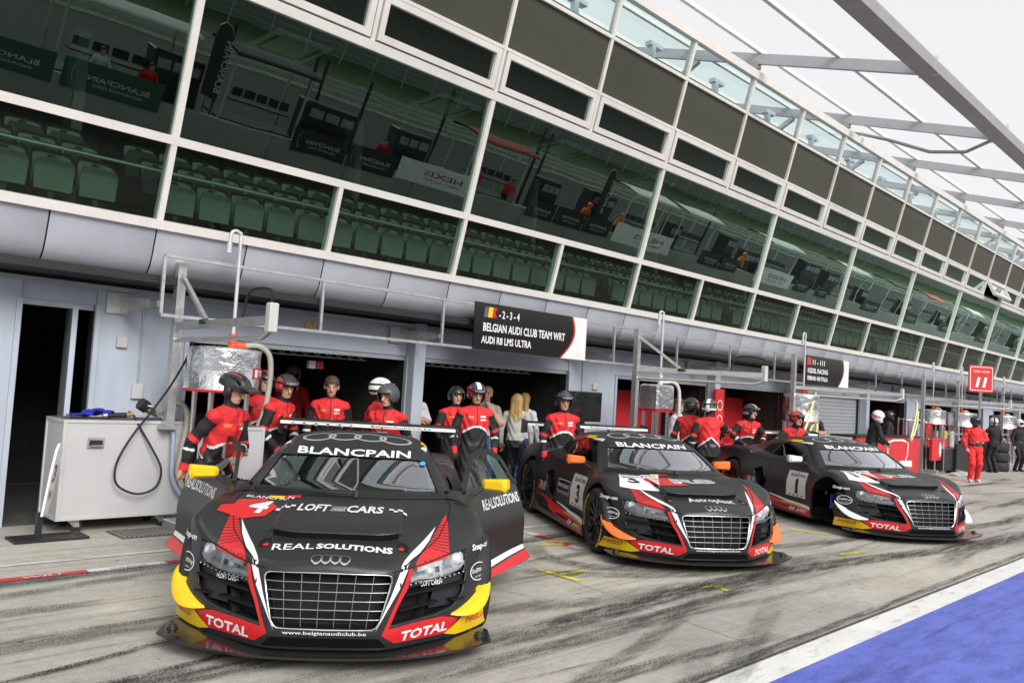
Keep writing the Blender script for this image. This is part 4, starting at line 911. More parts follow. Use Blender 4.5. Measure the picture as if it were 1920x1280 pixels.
# headlights
def head_meshes(s):
    P = HEAD if s > 0 else mir(HEAD)[::-1]
    lens = patch('lens', [(a, b_) for a, b_ in P], FRONT, DF, [CAR['lens']], .001, .03)
    rf = MB()
    def fp(y, z, back): return Vector((float(Ffront(np.array(y), np.array(z)))-back, s*y, z))
    n = len(HEAD); V = [fp(y, z, .06) for y, z in HEAD]; rf.add(V, [tuple(range(n))], 0)
    for (y, z, r, b_) in ((.725, .545, .052, .05), (.565, .505, .036, .045)):
        c = fp(y, z, b_); ax = Vector((.85, s*.3, -.05)).normalized(); M = basis(c, ax.cross(Vector((0, 0, 1))), (0, 0, 1))
        prof = [(r*1.25, .012), (r*1.1, .018), (r, .012), (r*.8, -.02), (r*.45, -.03), (.001, -.034)]
        rf.lathe(prof, 22, 1, M @ Matrix.Rotation(0, 4, 'X'))
        rf.ell(c-ax*(-.004), (r*.42,)*3, 12, 8, 2)
    # bright cheek under the lamps, following the lower edge
    lo = [(.455, .475), (.50, .485), (.58, .478), (.66, .49), (.74, .50), (.785, .53)]
    for i in range(len(lo)-1): rf.bar(fp(*lo[i], .035), fp(*lo[i+1], .035), .02, .022, 1)
    rf.bar(fp(.49, .53, .03), fp(.64, .55, .03), .02, .03, 1); rf.bar(fp(.63, .56, .035), fp(.645, .47, .035), .03, .015, 1)
    refl = rf.mesh('reflector', [CAR['lamp2'], CAR['lamp'], CAR['lens']])
    ld = MB()
    for k in range(12):
        t = k/11; y = .462+(.785-.462)*t; z = .456+.012*t+.022*max(0, t-.6); c = fp(y, z, .004); ld.ell(c, (.004, .006, .004), 8, 6)
    led = ld.mesh('led_strip', [CAR['led']])
    return lens, refl, led
HD = {s: head_meshes(s) for s in (1, -1)}
# splitter
_mb = MB(); _o = []
for y in np.linspace(-.965, .965, 33): 
    a = abs(y)/.965; _o.append((2.29-.10*a**2-.245*a**3.2, y))
_back = [(1.72, .965), (1.62, .90), (1.62, -.90), (1.72, -.965)]
_poly = _o+_back
_n = len(_poly); _mb.add([(x, y, .092+.018*(abs(y)/.965)**2) for x, y in _poly]+[(x, y, .078+.018*(abs(y)/.965)**2) for x, y in _poly], [tuple(range(_n)), tuple(range(2*_n-1, _n-1, -1))]+[(i, _n+i, _n+(i+1) % _n, (i+1) % _n) for i in range(_n)], 0)
ME['splitter'] = _mb.mesh('splitter', [CAR['carbon']])
_mb = MB(); _mb.box((0, 0, .10), (3.3, 1.5, .05)); _mb.box((.0, 0, .13), (2.1, 1.86, .05)); ME['floor_pan'] = _mb.mesh('floor_pan', [CAR['inner']])
# canards
def canard_mesh(s, m):
    mb = MB(); n = 12; A_, B_ = [], []
    for k in range(n+1):
        t = k/n; y = .958+(.715-.958)*t**1.15; z = .425+(.247-.425)*(t**.8)
        x = float(raycast(np.array([[3., y, z]]), np.array([-1., 0, 0]))[0]); x = 3-x
        out = .098*math.sin(math.pi*min(1, t*1.0))**.55*(1-.2*t)
        drop = .06*math.sin(math.pi*t)
        A_.append((x-.01, s*(y-.012), z)); B_.append((x+out*.62, s*(y+out*.75), z-drop))
    V = []
    for a, b_ in zip(A_, B_):
        mid = tuple((a[i]+b_[i])/2+(.010 if i == 2 else 0) for i in range(3)); V += [a, mid, b_]
    th = .006; V2 = [(x-.003, y, z-th) for x, y, z in V]; N = len(V); F_ = []
    for i in range(n):
        for j in range(2): F_ += [(i*3+j, i*3+j+1, i*3+4+j, i*3+3+j), (N+i*3+j, N+i*3+3+j, N+i*3+4+j, N+i*3+j+1)]
        F_ += [(i*3+2, N+i*3+2, N+i*3+5, i*3+5)]
    mb.add(V+V2, F_, 0, True); return mb.mesh('canard', [m])
# rear wing
_mb = MB(); _prof = [(-.0, 0), (.06, .022), (.16, .026), (.26, .004), (.16, .008), (.06, -.004)]
_st = [(y, .0) for y in np.linspace(-.90, .90, 13)]; _V = []
for y, _ in _st:
    for (a, b_) in _prof: _V.append((-1.80-a, y, 1.145+b_+a*.10))
_k = len(_prof); _mb.add(_V, [(i*_k+j, i*_k+(j+1) % _k, (i+1)*_k+(j+1) % _k, (i+1)*_k+j) for i in range(12) for j in range(_k)], 0, True)
ME['wing_blade'] = _mb.mesh('wing_blade', [CAR['carbon']])
_mb = MB(); _mb.add([(-1.796, -.90, 1.128), (-1.796, .90, 1.128), (-1.797, .90, 1.160), (-1.797, -.90, 1.160), (-1.806, -.9, 1.128), (-1.806, .9, 1.128), (-1.807, .9, 1.160), (-1.807, -.9, 1.160)], [(0, 1, 2, 3), (7, 6, 5, 4), (3, 2, 6, 7), (0, 4, 5, 1), (0, 3, 7, 4), (1, 5, 6, 2)])
_lt = [('Belgian Audi Club', -.12, .36)]
ME['wing_edge'] = _mb.mesh('wing_edge', [CAR['white']])
_mb = MB(); flat_text(_mb, 'BelgianAudiClub.be', basis((-1.793, .02, 1.132), (0, 1, 0), (0, 0, 1)), .62, .022, 0, .01)
for k in range(5): flat_ring(_mb, -.72+k*.12, .016, .07, .014, .012, basis((-1.793, 0, 1.126), (0, 1, 0), (0, 0, 1)), 0, 20)
ME['wing_text'] = _mb.mesh('lettering', [K['dark']])
def wing_end(s):
    mb = MB(); M = basis((0, s*.905, 0), (1, 0, 0), (0, 0, 1)); mb.prism([(-2.12, 1.0), (-1.78, 1.03), (-1.78, 1.19), (-2.12, 1.21)], M, .008*(-s), 0); return mb.mesh('wing_endplate', [CAR['body'], ])
WE = {s: wing_end(s) for s in (1, -1)}
_mb = MB()
for s in (1, -1): _mb.prism([(-1.88, 1.15), (-1.98, 1.15), (-2.1, .86), (-1.95, .86)], basis((0, s*.36, 0), (1, 0, 0), (0, 0, 1)), .012)
ME['wing_mount'] = _mb.mesh('wing_mount', [K['dark']])
# windscreen glass, sunstrip, side glass
WSP = [(-.70, .795), (-.35, .80), (0, .80), (.35, .80), (.70, .795), (.54, 1.085), (.27, 1.105), (0, 1.11), (-.27, 1.105), (-.54, 1.085)]
ME['windscreen'] = patch('windscreen', WSP, FRONT, DF, [CAR['ws']], -.004, .05)
def wsband(z0, z1, inset=0.): return [(-(.70-.53*(z0-.80))-inset, z0), (-.3, z0+.012), (0, z0+.016), (.3, z0+.012), (.70-.53*(z0-.80)+inset, z0), (.70-.53*(z1-.80)+inset, z1), (0, z1+.02), (-(.70-.53*(z1-.80))-inset, z1)]
ME['sunstrip'] = patch('sunstrip', wsband(1.022, 1.10, .012), FRONT, DF, [CAR['body']], .0035, .03)
_fr = MB()                                                # black border round the glass
for (p, q) in (((-.70, .797), (-.565, 1.06)), ((.565, 1.06), (.70, .797))):
    sx = 1 if p[0] > 0 or q[0] > 0 else -1; w = .045
    flat_poly(_fr, [(p[0], p[1]), (q[0], q[1]), (q[0]-sx*w, q[1]), (p[0]-sx*w, p[1])], FRONT)
flat_poly(_fr, [(-.70, .795), (-.3, .797), (0, .798), (.3, .797), (.70, .795), (.66, .822), (.3, .832), (0, .835), (-.3, .832), (-.66, .822)], FRONT)
ME['ws_frame'] = decal_mesh('windscreen_frame', _fr, [K['bpaint']], DF, .0035, .03)
ME['sideglass'] = {s: patch('side_window', [(x if s > 0 else x, z) for x, z in SIDEWIN] if s > 0 else SIDEWIN, basis((0, s*1.3, 0), (1, 0, 0), (0, 0, 1)), DS(s), [glass_mat('side_glass', (.22, .23, .24), 1.0, 0, 1.45)], -.004, .06) for s in (1, -1)}
ME['quarter'] = {s: patch('quarter_window', [(-.56, .875), (-.90, .915), (-.74, 1.0), (-.46, 1.045)], basis((0, s*1.3, 0), (1, 0, 0), (0, 0, 1)), DS(s), [CAR['inner']], .002, .06) for s in (1, -1)}
# wiper, mirrors, hood pins
_mb = MB(); _w0 = np.array([.935, -.62, .0]); _pts = []
for k in range(9):
    t = k/8; y = -.66+.72*t; x = .865+.175*math.sin(t*1.7)-.0*t; z = float(3-raycast(np.array([[x, y, 3.]]), np.array([0, 0, -1.]))[0])+.018; _pts.append((x, y, z))
_mb.tube(_pts, .008, 6); _mb.tube([(p[0]+.008, p[1], p[2]-.012) for p in _pts], .005, 5); _mb.cyl((_pts[-1][0]+.03, _pts[-1][1], _pts[-1][2]-.03), (_pts[-1][0], _pts[-1][1], _pts[-1][2]+.012), .018)
ME['wiper'] = _mb.mesh('wiper', [K['dark']])
def mirror_mesh(s, m):
    mb = MB(); c = Vector((.46, s*.905, .872))
    prof = [(-.105, -.045), (.09, -.050), (.105, -.02), (.10, .042), (.085, .052), (-.095, .036), (-.11, .01)]
    fr = [Vector((.03, y*s, z)) for y, z in prof]; bk = [Vector((-.05, y*s*.92, z*.92)) for y, z in prof]; nose = [Vector((.055, y*s*.7, z*.62)) for y, z in prof]
    n = len(prof); V = [c+v for v in nose+fr+bk]; F_ = [tuple(range(n))]+[(r*n+i, r*n+n+i, r*n+n+(i+1) % n, r*n+(i+1) % n) for r in range(2) for i in range(n)]+[tuple(range(3*n-1, 2*n-1, -1))]
    mb.add(V, F_, 0, False); mb.cyl(c+Vector((.0, -s*.08, -.02)), (.60, s*.755, .785), .013, .017, 8, 1)
    return mb.mesh('mirror', [m, K['dark']])
ME['pins'] = []
for s in (1, -1):
    _mb = MB(); flat_poly(_mb, top_poly([(1.90+a*.06, s*(.40+b_*.045)) for a, b_ in ((-.9, -.5), (-.9, .4), (0, .9), (.9, .8), (.9, -.5), (0, -.8))]), TOP, 0); ME['pins'].append(decal_mesh('hood_pin', _mb, [CAR['inner']], DT, .0025, .02))
    star = [((.5 if k % 2 else 1)*.024*math.sin(k*math.pi/5), (.5 if k % 2 else 1)*.03*math.cos(k*math.pi/5)) for k in range(10)]
    _mb = MB(); flat_poly(_mb, [(s*.393+a, -1.935+b_) for a, b_ in star], TOP, 0); ME['pins'].append(decal_mesh('hood_pin', _mb, [CAR['red']], DT, .005, .02))
# livery common to the three cars
LIV = []          # (parent key, name, mesh)
def liv(par, name, me): LIV.append((par, name, me))
RED_LOW = [(.772, .222), (.65, .25), (.476, .243), (.350, .228), (.398, .35), (.446, .438), (.470, .541), (.450, .545), (.425, .46), (.372, .34), (.314, .195), (.385, .142), (.69, .142)]
for s in (1, -1):
    g = (lambda p: p) if s > 0 else mir
    liv('front_bumper', 'bumper_stripe', patch('bumper_stripe', g(RED_LOW), FRONT, DF, [CAR['red']], .002, .03))
    liv('front_bumper', 'bumper_stripe', patch('bumper_stripe', g([(.442, .545), (.396, .528), (.352, .40), (.277, .215), (.325, .31), (.40, .44)]), FRONT, DF, [CAR['white']], .0025, .03))
    liv('hood', 'hood_stripe', patch('hood_stripe', top_poly([(1.57, s*.607), (1.75, s*.565), (1.92, s*.508), (2.10, s*.425), (2.125, s*.392), (1.93, s*.462), (1.75, s*.535)]), TOP, DT, [CAR['white']], .0025, .03))
    rd = MB(); flat_poly(rd, top_poly([(1.395, s*.677), (1.56, s*.686), (1.845, s*.690), (1.95, s*.585), (2.052, s*.478), (1.80, s*.56), (1.6, s*.618)]), TOP)
    liv('body', 'fender_stripe', decal_mesh('fender_stripe', rd, [CAR['red']], DT, .0022, .03))
    st = MB()
    for k in range(10):
        x = 1.55+k*.031; ya = float(np.interp(x, [1.395, 1.6, 1.8, 2.05], [.677, .618, .56, .478])); yb = .692
        flat_poly(st, top_poly([(x, s*ya), (x, s*yb), (x+.008, s*yb), (x+.008, s*ya)]), TOP)
    liv('body', 'fender_pinstripes', decal_mesh('fender_pinstripes', st, [CAR['body']], DT, .0034, .03))
    # corner panel: yellow wedge with tyre lettering
    wd = MB(); Mc = basis(Vector((1.95, s*1.3, 0)), (-.67, s*.74, 0) if s > 0 else (.67, .74, 0), (0, 0, 1))
    q = [(2.0+.0, .0)]
    P3 = [(1.935, .685, .140), (1.835, .795, .222), (1.70, .895, .222), (1.56, .962, .224), (1.53, .968, .118), (1.75, .87, .118), (1.87, .76, .118)]
    wd.add([Vector((x+.5, s*(y+.45), z)) for x, y, z in P3], [tuple(range(len(P3)))])
    liv('front_bumper', 'corner_panel', decal_mesh('corner_panel', wd, [CAR['yel']], DC(s), .0024, .03))
    a, b_ = ((1.61, .945, .168), (1.80, .815, .168)); 
    if s > 0: a, b_ = b_, a
    liv('front_bumper', 'lettering', text_decal('lettering', 'PIRELLI', (a[0]+.4, s*(a[1]+.36), a[2]), (b_[0]+.4, s*(b_[1]+.36), b_[2]), .034, (0, 0, 1), DC(s), [CAR['red']], .004, .02, .1))
    a, b_ = ((1.930, .70, .160), (2.135, .42, .150))
    if s > 0: a, b_ = b_, a
    liv('front_bumper', 'lettering', text_decal('lettering', 'TOTAL', (a[0]+.4, s*(a[1]+.36), a[2]), (b_[0]+.4, s*(b_[1]+.36), b_[2]), .056, (0, 0, 1), DC(s), [CAR['white']], .004, .03, .12))
    a, b_ = ((1.49, .965, .575), (1.70, .855, .573))
    if s > 0: a, b_ = b_, a
    liv('body', 'lettering', text_decal('lettering', 'Snap-on', (a[0]+.4, s*(a[1]+.36), a[2]), (b_[0]+.4, s*(b_[1]+.36), b_[2]), .05, (0, 0, 1), DC(s), [CAR['white']], .003, .03, .1))
    gw = MB(); Mg = basis(Vector((1.655+.4, s*(.892+.36), .455)), (.67*-s, .74, 0) if s > 0 else (.67, .74, 0), (0, 0, 1))
    Mg = basis(Vector((1.655+.4, s*(.892+.36), .455)), Vector((-.67*s, .74, 0)) if s > 0 else Vector((.67, .74, 0)), (0, 0, 1))
    flat_ring(gw, 0, 0, .10, .055, .010, Mg); flat_text(gw, 'GraffiWrap', Mg, .16, .034, 0, .01, 0, -.08, -.014); flat_text(gw, 'car graphics', Mg, .09, .014, 0, .0, 0, -.045, -.036)
    liv('body', 'lettering', decal_mesh('lettering', gw, [CAR['white']], DC(s), .003, .04))
    # flank: sill stripes, air box
    sl = MB(); Ms = basis((0, s*1.3, 0), (1, 0, 0), (0, 0, 1))
    flat_poly(sl, [(-.92, .345), (-.62, .318), (-.3, .272), (.3, .228), (.985, .205), (1.0, .125), (.3, .145), (-.35, .20), (-.66, .285)], Ms)
    liv('body', 'sill_stripe', decal_mesh('sill_stripe', sl, [CAR['red']], DS(s), .0024, .05))
    sl = MB(); flat_poly(sl, [(-.25, .30), (.3, .262), (.93, .252), (.985, .218), (.3, .240), (-.25, .285)], Ms)
    liv('body', 'sill_stripe', decal_mesh('sill_stripe', sl, [CAR['white']], DS(s), .0024, .05))
    sl = MB(); flat_poly(sl, [(.15, .238), (.98, .214), (.98, .206), (.15, .230)], Ms); liv('body', 'sill_stripe', decal_mesh('sill_stripe', sl, [CAR['yel']], DS(s), .0034, .05))
    x0, x1 = (-.2, .1) if s < 0 else (.1, -.2)
    Mt = basis((0, s*1.3, 0), (-s, 0, 0), (0, 0, 1)); tt = MB()
    def stx(q, s=s): return -s*q                                # text abscissa of car x
    for (xa, w, t_) in ((.45, .16, 'R8'), (.66, .06, 'M'), (.74, .18, 'WRT')):
        xs = min(stx(xa), stx(xa+w)); flat_text(tt, t_, Mt, w, .042, 0, .02, .2, xs, .155)
    liv('body', 'lettering', decal_mesh('lettering', tt, [CAR['white']], DS(s), .004, .06))
    r8 = MB(); xs = min(stx(-.86), stx(-.63)); flat_text(r8, 'R8', Mt, .17, .12, 0, .03, .2, xs+.06, .375)
    liv('body', 'lettering', decal_mesh('lettering', r8, [CAR['grey']], DS(s), .004, .06))
    r8 = MB(); flat_poly(r8, [(xs, .375), (xs+.03, .50), (xs+.10, .50), (xs+.07, .375)], Mt); liv('body', 'lettering', decal_mesh('lettering', r8, [CAR['red']], DS(s), .003, .06))
    fc = MB(); flat_ring(fc, -.91, .90, .055, .055, .008, Ms); liv('body', 'fuel_filler', decal_mesh('fuel_filler', fc, [CAR['grey']], DS(s), .003, .03))
    # gaps between panels
    gp = MB(); e = .005
    for path in ([(.905, .20), (.90, .5), (.86, .76)], [(-.345, .26), (-.35, .5), (-.33, .80)]):
        for i in range(2):
            p, q = path[i], path[i+1]; flat_poly(gp, [(p[0]-e, p[1]), (q[0]-e, q[1]), (q[0]+e, q[1]), (p[0]+e, p[1])], Ms)
    liv('flank_gap', 'panel_gap', decal_mesh('panel_gap', gp, [CAR['inner']], DS(s), .0015, .06))
    gp = MB(); pa = [(.86, .70), (1.1, .715), (1.4, .70), (1.7, .625), (1.95, .50), (2.13, .40)]
    for i in range(len(pa)-1):
        p, q = pa[i], pa[i+1]; flat_poly(gp, top_poly([(p[0], s*(p[1]-.003)), (q[0], s*(q[1]-.003)), (q[0], s*(q[1]+.003)), (p[0], s*(p[1]+.003))]), TOP)
    liv('hood', 'panel_gap', decal_mesh('panel_gap', gp, [CAR['inner']], DT, .0036, .04))
    gp = MB(); pf = [(.355, .535), (.47, .548), (.56, .562), (.70, .592), (.80, .604)]
    for i in range(len(pf)-1):
        p, q = pf[i], pf[i+1]; v = [(p[0], p[1]-.003), (q[0], q[1]-.003), (q[0], q[1]+.003), (p[0], p[1]+.003)]; flat_poly(gp, v if s > 0 else mir(v), FRONT)
    liv('hood', 'panel_gap', decal_mesh('panel_gap', gp, [CAR['inner']], DF, .0034, .04))
    # louvres behind the wheel arch crest
    lv = MB()
    for k in range(6): flat_poly(lv, top_poly([(.98+k*.03, s*.755), (.995+k*.03, s*.84), (1.006+k*.03, s*.84), (.991+k*.03, s*.755)]), TOP)
    liv('body', 'louvres', decal_mesh('louvres', lv, [CAR['inner']], DT, .0025, .04))
    pl = MB(); v = [(.558, 1.072), (.535, 1.09), (.60, 1.0), (.625, .985)]
    rl = MB(); flat_poly(rl, top_poly([(.30, s*.50), (.05, s*.545), (.05, s*.56), (.33, s*.545)]), TOP); liv('roof', 'roof_stripe', decal_mesh('roof_stripe', rl, [CAR['white']], DT, .003, .03))
    rl = MB(); flat_poly(rl, top_poly([(.05, s*.50), (-.22, s*.52), (-.22, s*.56), (.04, s*.555)]), TOP); liv('roof', 'roof_stripe', decal_mesh('roof_stripe', rl, [CAR['yel']], DT, .003, .03))
    rl = MB(); flat_poly(rl, top_poly([(-.22, s*.51), (-.36, s*.52), (-.36, s*.555), (-.22, s*.56)]), TOP); liv('roof', 'roof_stripe', decal_mesh('roof_stripe', rl, [CAR['red']], DT, .003, .03))
    tw = MB(); lt_ = '>>>LOFT CARS<<<'
_rg = MB()
for k in range(4): flat_ring(_rg, (-1.5+k)*.200, -.185, .132, .160, .024, TOP)
liv('roof', 'emblem', decal_mesh('emblem', _rg, [CAR['grey']], DT, .003, .05))
_rg = MB()
for k in range(4): flat_ring(_rg, (-1.5+k)*.052, -2.123, .034, .040, .0075, TOP)
liv('hood', 'emblem', decal_mesh('emblem', _rg, [K['chrome']], DT, .006, .02))
liv('windscreen', 'lettering', text_decal('lettering', 'BLANCPAIN', (1.1, -.425, 1.038), (1.1, .425, 1.038), .046, (0, 0, 1), DF, [CAR['white']], .0055, .022, cell=.03))
liv('front_bumper', 'lettering', text_decal('lettering', 'www.belgianaudiclub.be', (2.6, -.23, .192), (2.6, .23, .192), .024, (0, 0, 1), DF, [CAR['white']], .003, .005))
_lp = MB(); 
for k in range(24):
    y0 = -.375+k*.75/24; y1 = y0+.75/24; f_ = lambda y: 1.845-1.8*max(abs(y)-.22, 0)**2+.004
    _lp.add([(f_(y0), y0, float(ZC(f_(y0)))-.005), (f_(y1), y1, float(ZC(f_(y1)))-.005), (f_(y1)-.002, y1, float(ZC(f_(y1)))+.034), (f_(y0)-.002, y0, float(ZC(f_(y0)))+.034)], [(0, 1, 2, 3)])
ME['hood_vent'] = _lp.mesh('hood_vent', [CAR['mesh']])
_lo = MB(); flat_poly(_lo, [(-.30, .178), (.30, .178), (.345, .125), (-.345, .125)], FRONT); ME['lower_intake'] = decal_mesh('lower_intake', _lo, [CAR['mesh']], DF, .002, .03)
# interior
_mb = MB(); cage = []
for s in (1, -1):
    _mb.tube([(.80, s*.60, .42), (.78, s*.61, .80), (.40, s*.52, 1.05), (-.1, s*.50, 1.09), (-.40, s*.52, 1.06), (-.5, s*.60, .5)], .02, 8)
    _mb.tube([(-.4, s*.52, 1.06), (-.45, -s*.55, .5)], .02, 8); _mb.tube([(.75, s*.62, .5), (-.45, s*.62, .78)], .018, 8)
_mb.tube([(-.40, -.52, 1.06), (-.40, .52, 1.06)], .02, 8); _mb.tube([(.40, -.52, 1.05), (.40, .52, 1.05)], .02, 8)
ME['roll_cage'] = _mb.mesh('roll_cage', [mat('cage_paint', (.28, .285, .29), .4, var=.05)])
_mb = MB(); _mb.box((.78, 0, .74), (.34, 1.25, .12), 0, Matrix.Rotation(math.radians(12), 3, 'Y'), .03); _mb.box((.45, .05, .60), (.5, .22, .12), 0, None, .02); ME['dashboard'] = _mb.mesh('dashboard', [CAR['inner']])
_mb = MB(); _mb.box((-.18, .34, .40), (.48, .50, .14), 0, None, .04); _mb.box((-.36, .34, .70), (.14, .50, .62), 0, Matrix.Rotation(math.radians(-16), 3, 'Y'), .04)
for s in (1, -1): _mb.box((-.33, .34+s*.19, .93), (.22, .05, .20), 0, Matrix.Rotation(math.radians(-16), 3, 'Y'), .02)
ME['race_seat'] = _mb.mesh('race_seat', [K['black']])
_mb = MB(); _M = basis((.48, .34, .74), (0, 1, 0), (-.35, 0, 1)); _mb.tube([_M @ Vector((.14*math.cos(a), .12*math.sin(a), 0)) for a in np.linspace(0, 2*math.pi, 20, endpoint=False)], .014, 6, 0, True); _mb.box((.48, .34, .74), (.05, .24, .06)); ME['steering_wheel'] = _mb.mesh('steering_wheel', [K['dark']])
def txt_top(name, s, xb, y0, y1, h, m, eps=.004, bold=.02, shear=0.): return text_decal(name, s, (xb, y0, 1.5), (xb, y1, 1.5), h, (-1, 0, 0), DT, m, eps, bold, shear)
def build_car(pose, label, spec):
    x, y, h, dz = pose
    car = thing('race_car', label, 'race car', (x, y, dz), h, 'black race cars lined up in the pit lane')
    P = {}
    for nm in ('body', 'hood', 'front_bumper', 'roof', 'windscreen'): P[nm] = link(nm, ME[nm], car)
    for nm in ('sunstrip', 'ws_frame'): link({'ws_frame': 'windscreen_frame'}.get(nm, nm), ME[nm], P['windscreen'])
    g = link('grille', ME['grille_mesh'], car); link('grille_frame', ME['grille_frame'], g); link('grille_bars', ME['grille_hbars'], g); link('grille_bars', ME['grille_vbars'], g)
    link('hood_vent', ME['hood_vent'], P['hood']); [link('hood_pin', q_, P['hood']) for q_ in ME['pins']]; link('lower_intake', ME['lower_intake'], P['front_bumper'])
    for s in (1, -1):
        it = link('air_intake', INT[s][1], car); [link('intake_slat', q_, it) for q_ in INT[s][0]]
        hd = link('headlight', HD[s][1], car); link('lens', HD[s][0], hd); tag(link('led_strip', HD[s][2], hd), kind='stuff')
        link('canard', canard_mesh(s, spec['canard']), car); link('quarter_window', ME['quarter'][s], car)
    sp_ = link('splitter', ME['splitter'], car); link('floor_pan', ME['floor_pan'], car)
    sb = MB()
    for s in (1, -1):
        sb.lathe([(.03, .0), (.034, .008), (.02, .016), (.028, .024), (.012, .03), (.001, .031)], 14, 0, Matrix.Translation((1.86, s*.90, .105)))
    sb.build('splitter_stay', K['dark'], sp_)
    w = link('rear_wing', ME['wing_blade'], car); link('wing_edge', ME['wing_edge'], w); link('lettering', ME['wing_text'], w); link('wing_mount', ME['wing_mount'], w)
    for s in (1, -1): link('wing_endplate', WE[s], w)
    link('wiper', ME['wiper'], P['windscreen'])
    for nm in ('roll_cage', 'dashboard', 'race_seat', 'steering_wheel'): link(nm, ME[nm], car)
    for par, nm, me in LIV:
        if par == 'flank_gap': link(nm, me, P['body']); continue
        link(nm, me, P[par])
    # doors
    for s in (1, -1):
        a = spec['doors']
        piv = Vector((.90, s*.86, 0))
        e = bpy.data.objects.new('door', None); C.objects.link(e); e.parent = car; e.location = piv; e.rotation_euler = (0, 0, -s*math.radians(a))
        dk = link('door_skin', ME['door'] if s < 0 else ME['door_l'], e, -piv)
        mm = link('mirror', mirror_mesh(s, spec['mirror']), e, -piv)
        if a: link('side_window', DOORWIN[s], e, -piv); link('window_frame', DOORFRAME[s], e, -piv)
        else: link('side_window', ME['sideglass'][s], e, -piv)
        for me in spec['door'](s): link('lettering', me, e, -piv)
    for (xx, W, z, w_) in ((1.325, WF, .33, .30), (-1.325, WR, .35, .31)):
        for s in (1, -1):
            if spec.get('nowheel') and xx > 0 and s < 0:
                hb = MB(); hb.cyl((1.325, -.70, .335), (1.325, -.735, .335), .185, None, 30); hb.cyl((1.325, -.735, .335), (1.325, -.80, .335), .07, .055, 16); hb.cyl((1.325, -.80, .335), (1.325, -.85, .335), .03, .03, 12)
                hb.box((1.19, -.72, .38), (.09, .10, .22), 1, None, .02); hb.bar((1.245, -.80, .47), (1.235, -.80, .28), .03, .03, 2)
                hb.build('brake_disc', [mat('brake_disc', (.16, .155, .15), .45, .7), K['dark'], mat('blue_anodised', (.02, .09, .6), .35, .5)], car); continue
            add_wheel(car, xx, s, z, W, spec.get('steer', 0) if xx > 0 else 0, w_)
    for par, nm, me in spec['extra']: link(nm, me, P[par])
    return car
# open doors: frame and pane
def door_open(s):
    def pt(x, z): 
        y = raycast(np.array([[x, s*1.3, z]]), np.array([0, -s*1., 0]))[0]; return Vector((x, s*(1.3-y), z))
    edge = [(.72, .815), (.60, .885), (.40, .99), (.24, 1.045), (.0, 1.075), (-.2, 1.065), (-.33, 1.0), (-.36, .90), (-.34, .80)]
    fine = []
    for i in range(len(edge)-1):
        for k in range(3): t = k/3; fine.append((edge[i][0]+(edge[i+1][0]-edge[i][0])*t, edge[i][1]+(edge[i+1][1]-edge[i][1])*t))
    fine.append(edge[-1]); mb = MB(); pts = [pt(*p) for p in fine]
    for i in range(len(pts)-1): mb.bar(pts[i], pts[i+1], .045, .028, 0, (0, 1, 0))
    fr = mb.mesh('window_frame', [K['dark']])
    return fr, patch('side_window', edge, basis((0, s*1.3, 0), (1, 0, 0), (0, 0, 1)), DS(s), [glass_mat('clear_window', (.80, .82, .83), 1.0, 0, 1.45)], -.002, .06)
DOORFRAME, DOORWIN = {}, {}
for s in (1, -1): DOORFRAME[s], DOORWIN[s] = door_open(s)
def sideword(s, t, x0, x1, z, h, m, bold=.02, eps=.004, shear=0.):
    a, b_ = (x0, x1) if s < 0 else (x1, x0)                      # right flank (s<0) reads rear-to-front
    a, b_ = min(x0, x1), max(x0, x1)
    p, q = ((a, b_) if s < 0 else (b_, a))
    return text_decal('lettering', t, (p, s*1.3, z), (q, s*1.3, z), h, (0, 0, 1), DS(s), m, eps, bold, shear, .05)
def door4(s):
    out = [sideword(s, 'REALSOLUTIONS', -.31, .46, .660, .082, [CAR['white']])]
    sl = MB(); Ms = basis((0, s*1.3, 0), (1, 0, 0), (0, 0, 1)); flat_poly(sl, [(-.33, .30), (.89, .255), (.89, .225), (-.33, .265)], Ms); out.append(decal_mesh('sill_stripe', sl, [CAR['white']], DS(s), .0024, .05))
    sl = MB(); flat_poly(sl, [(-.33, .255), (.89, .215), (.89, .19), (-.33, .19)], Ms); out.append(decal_mesh('sill_stripe', sl, [CAR['red']], DS(s), .0024, .05)); return out
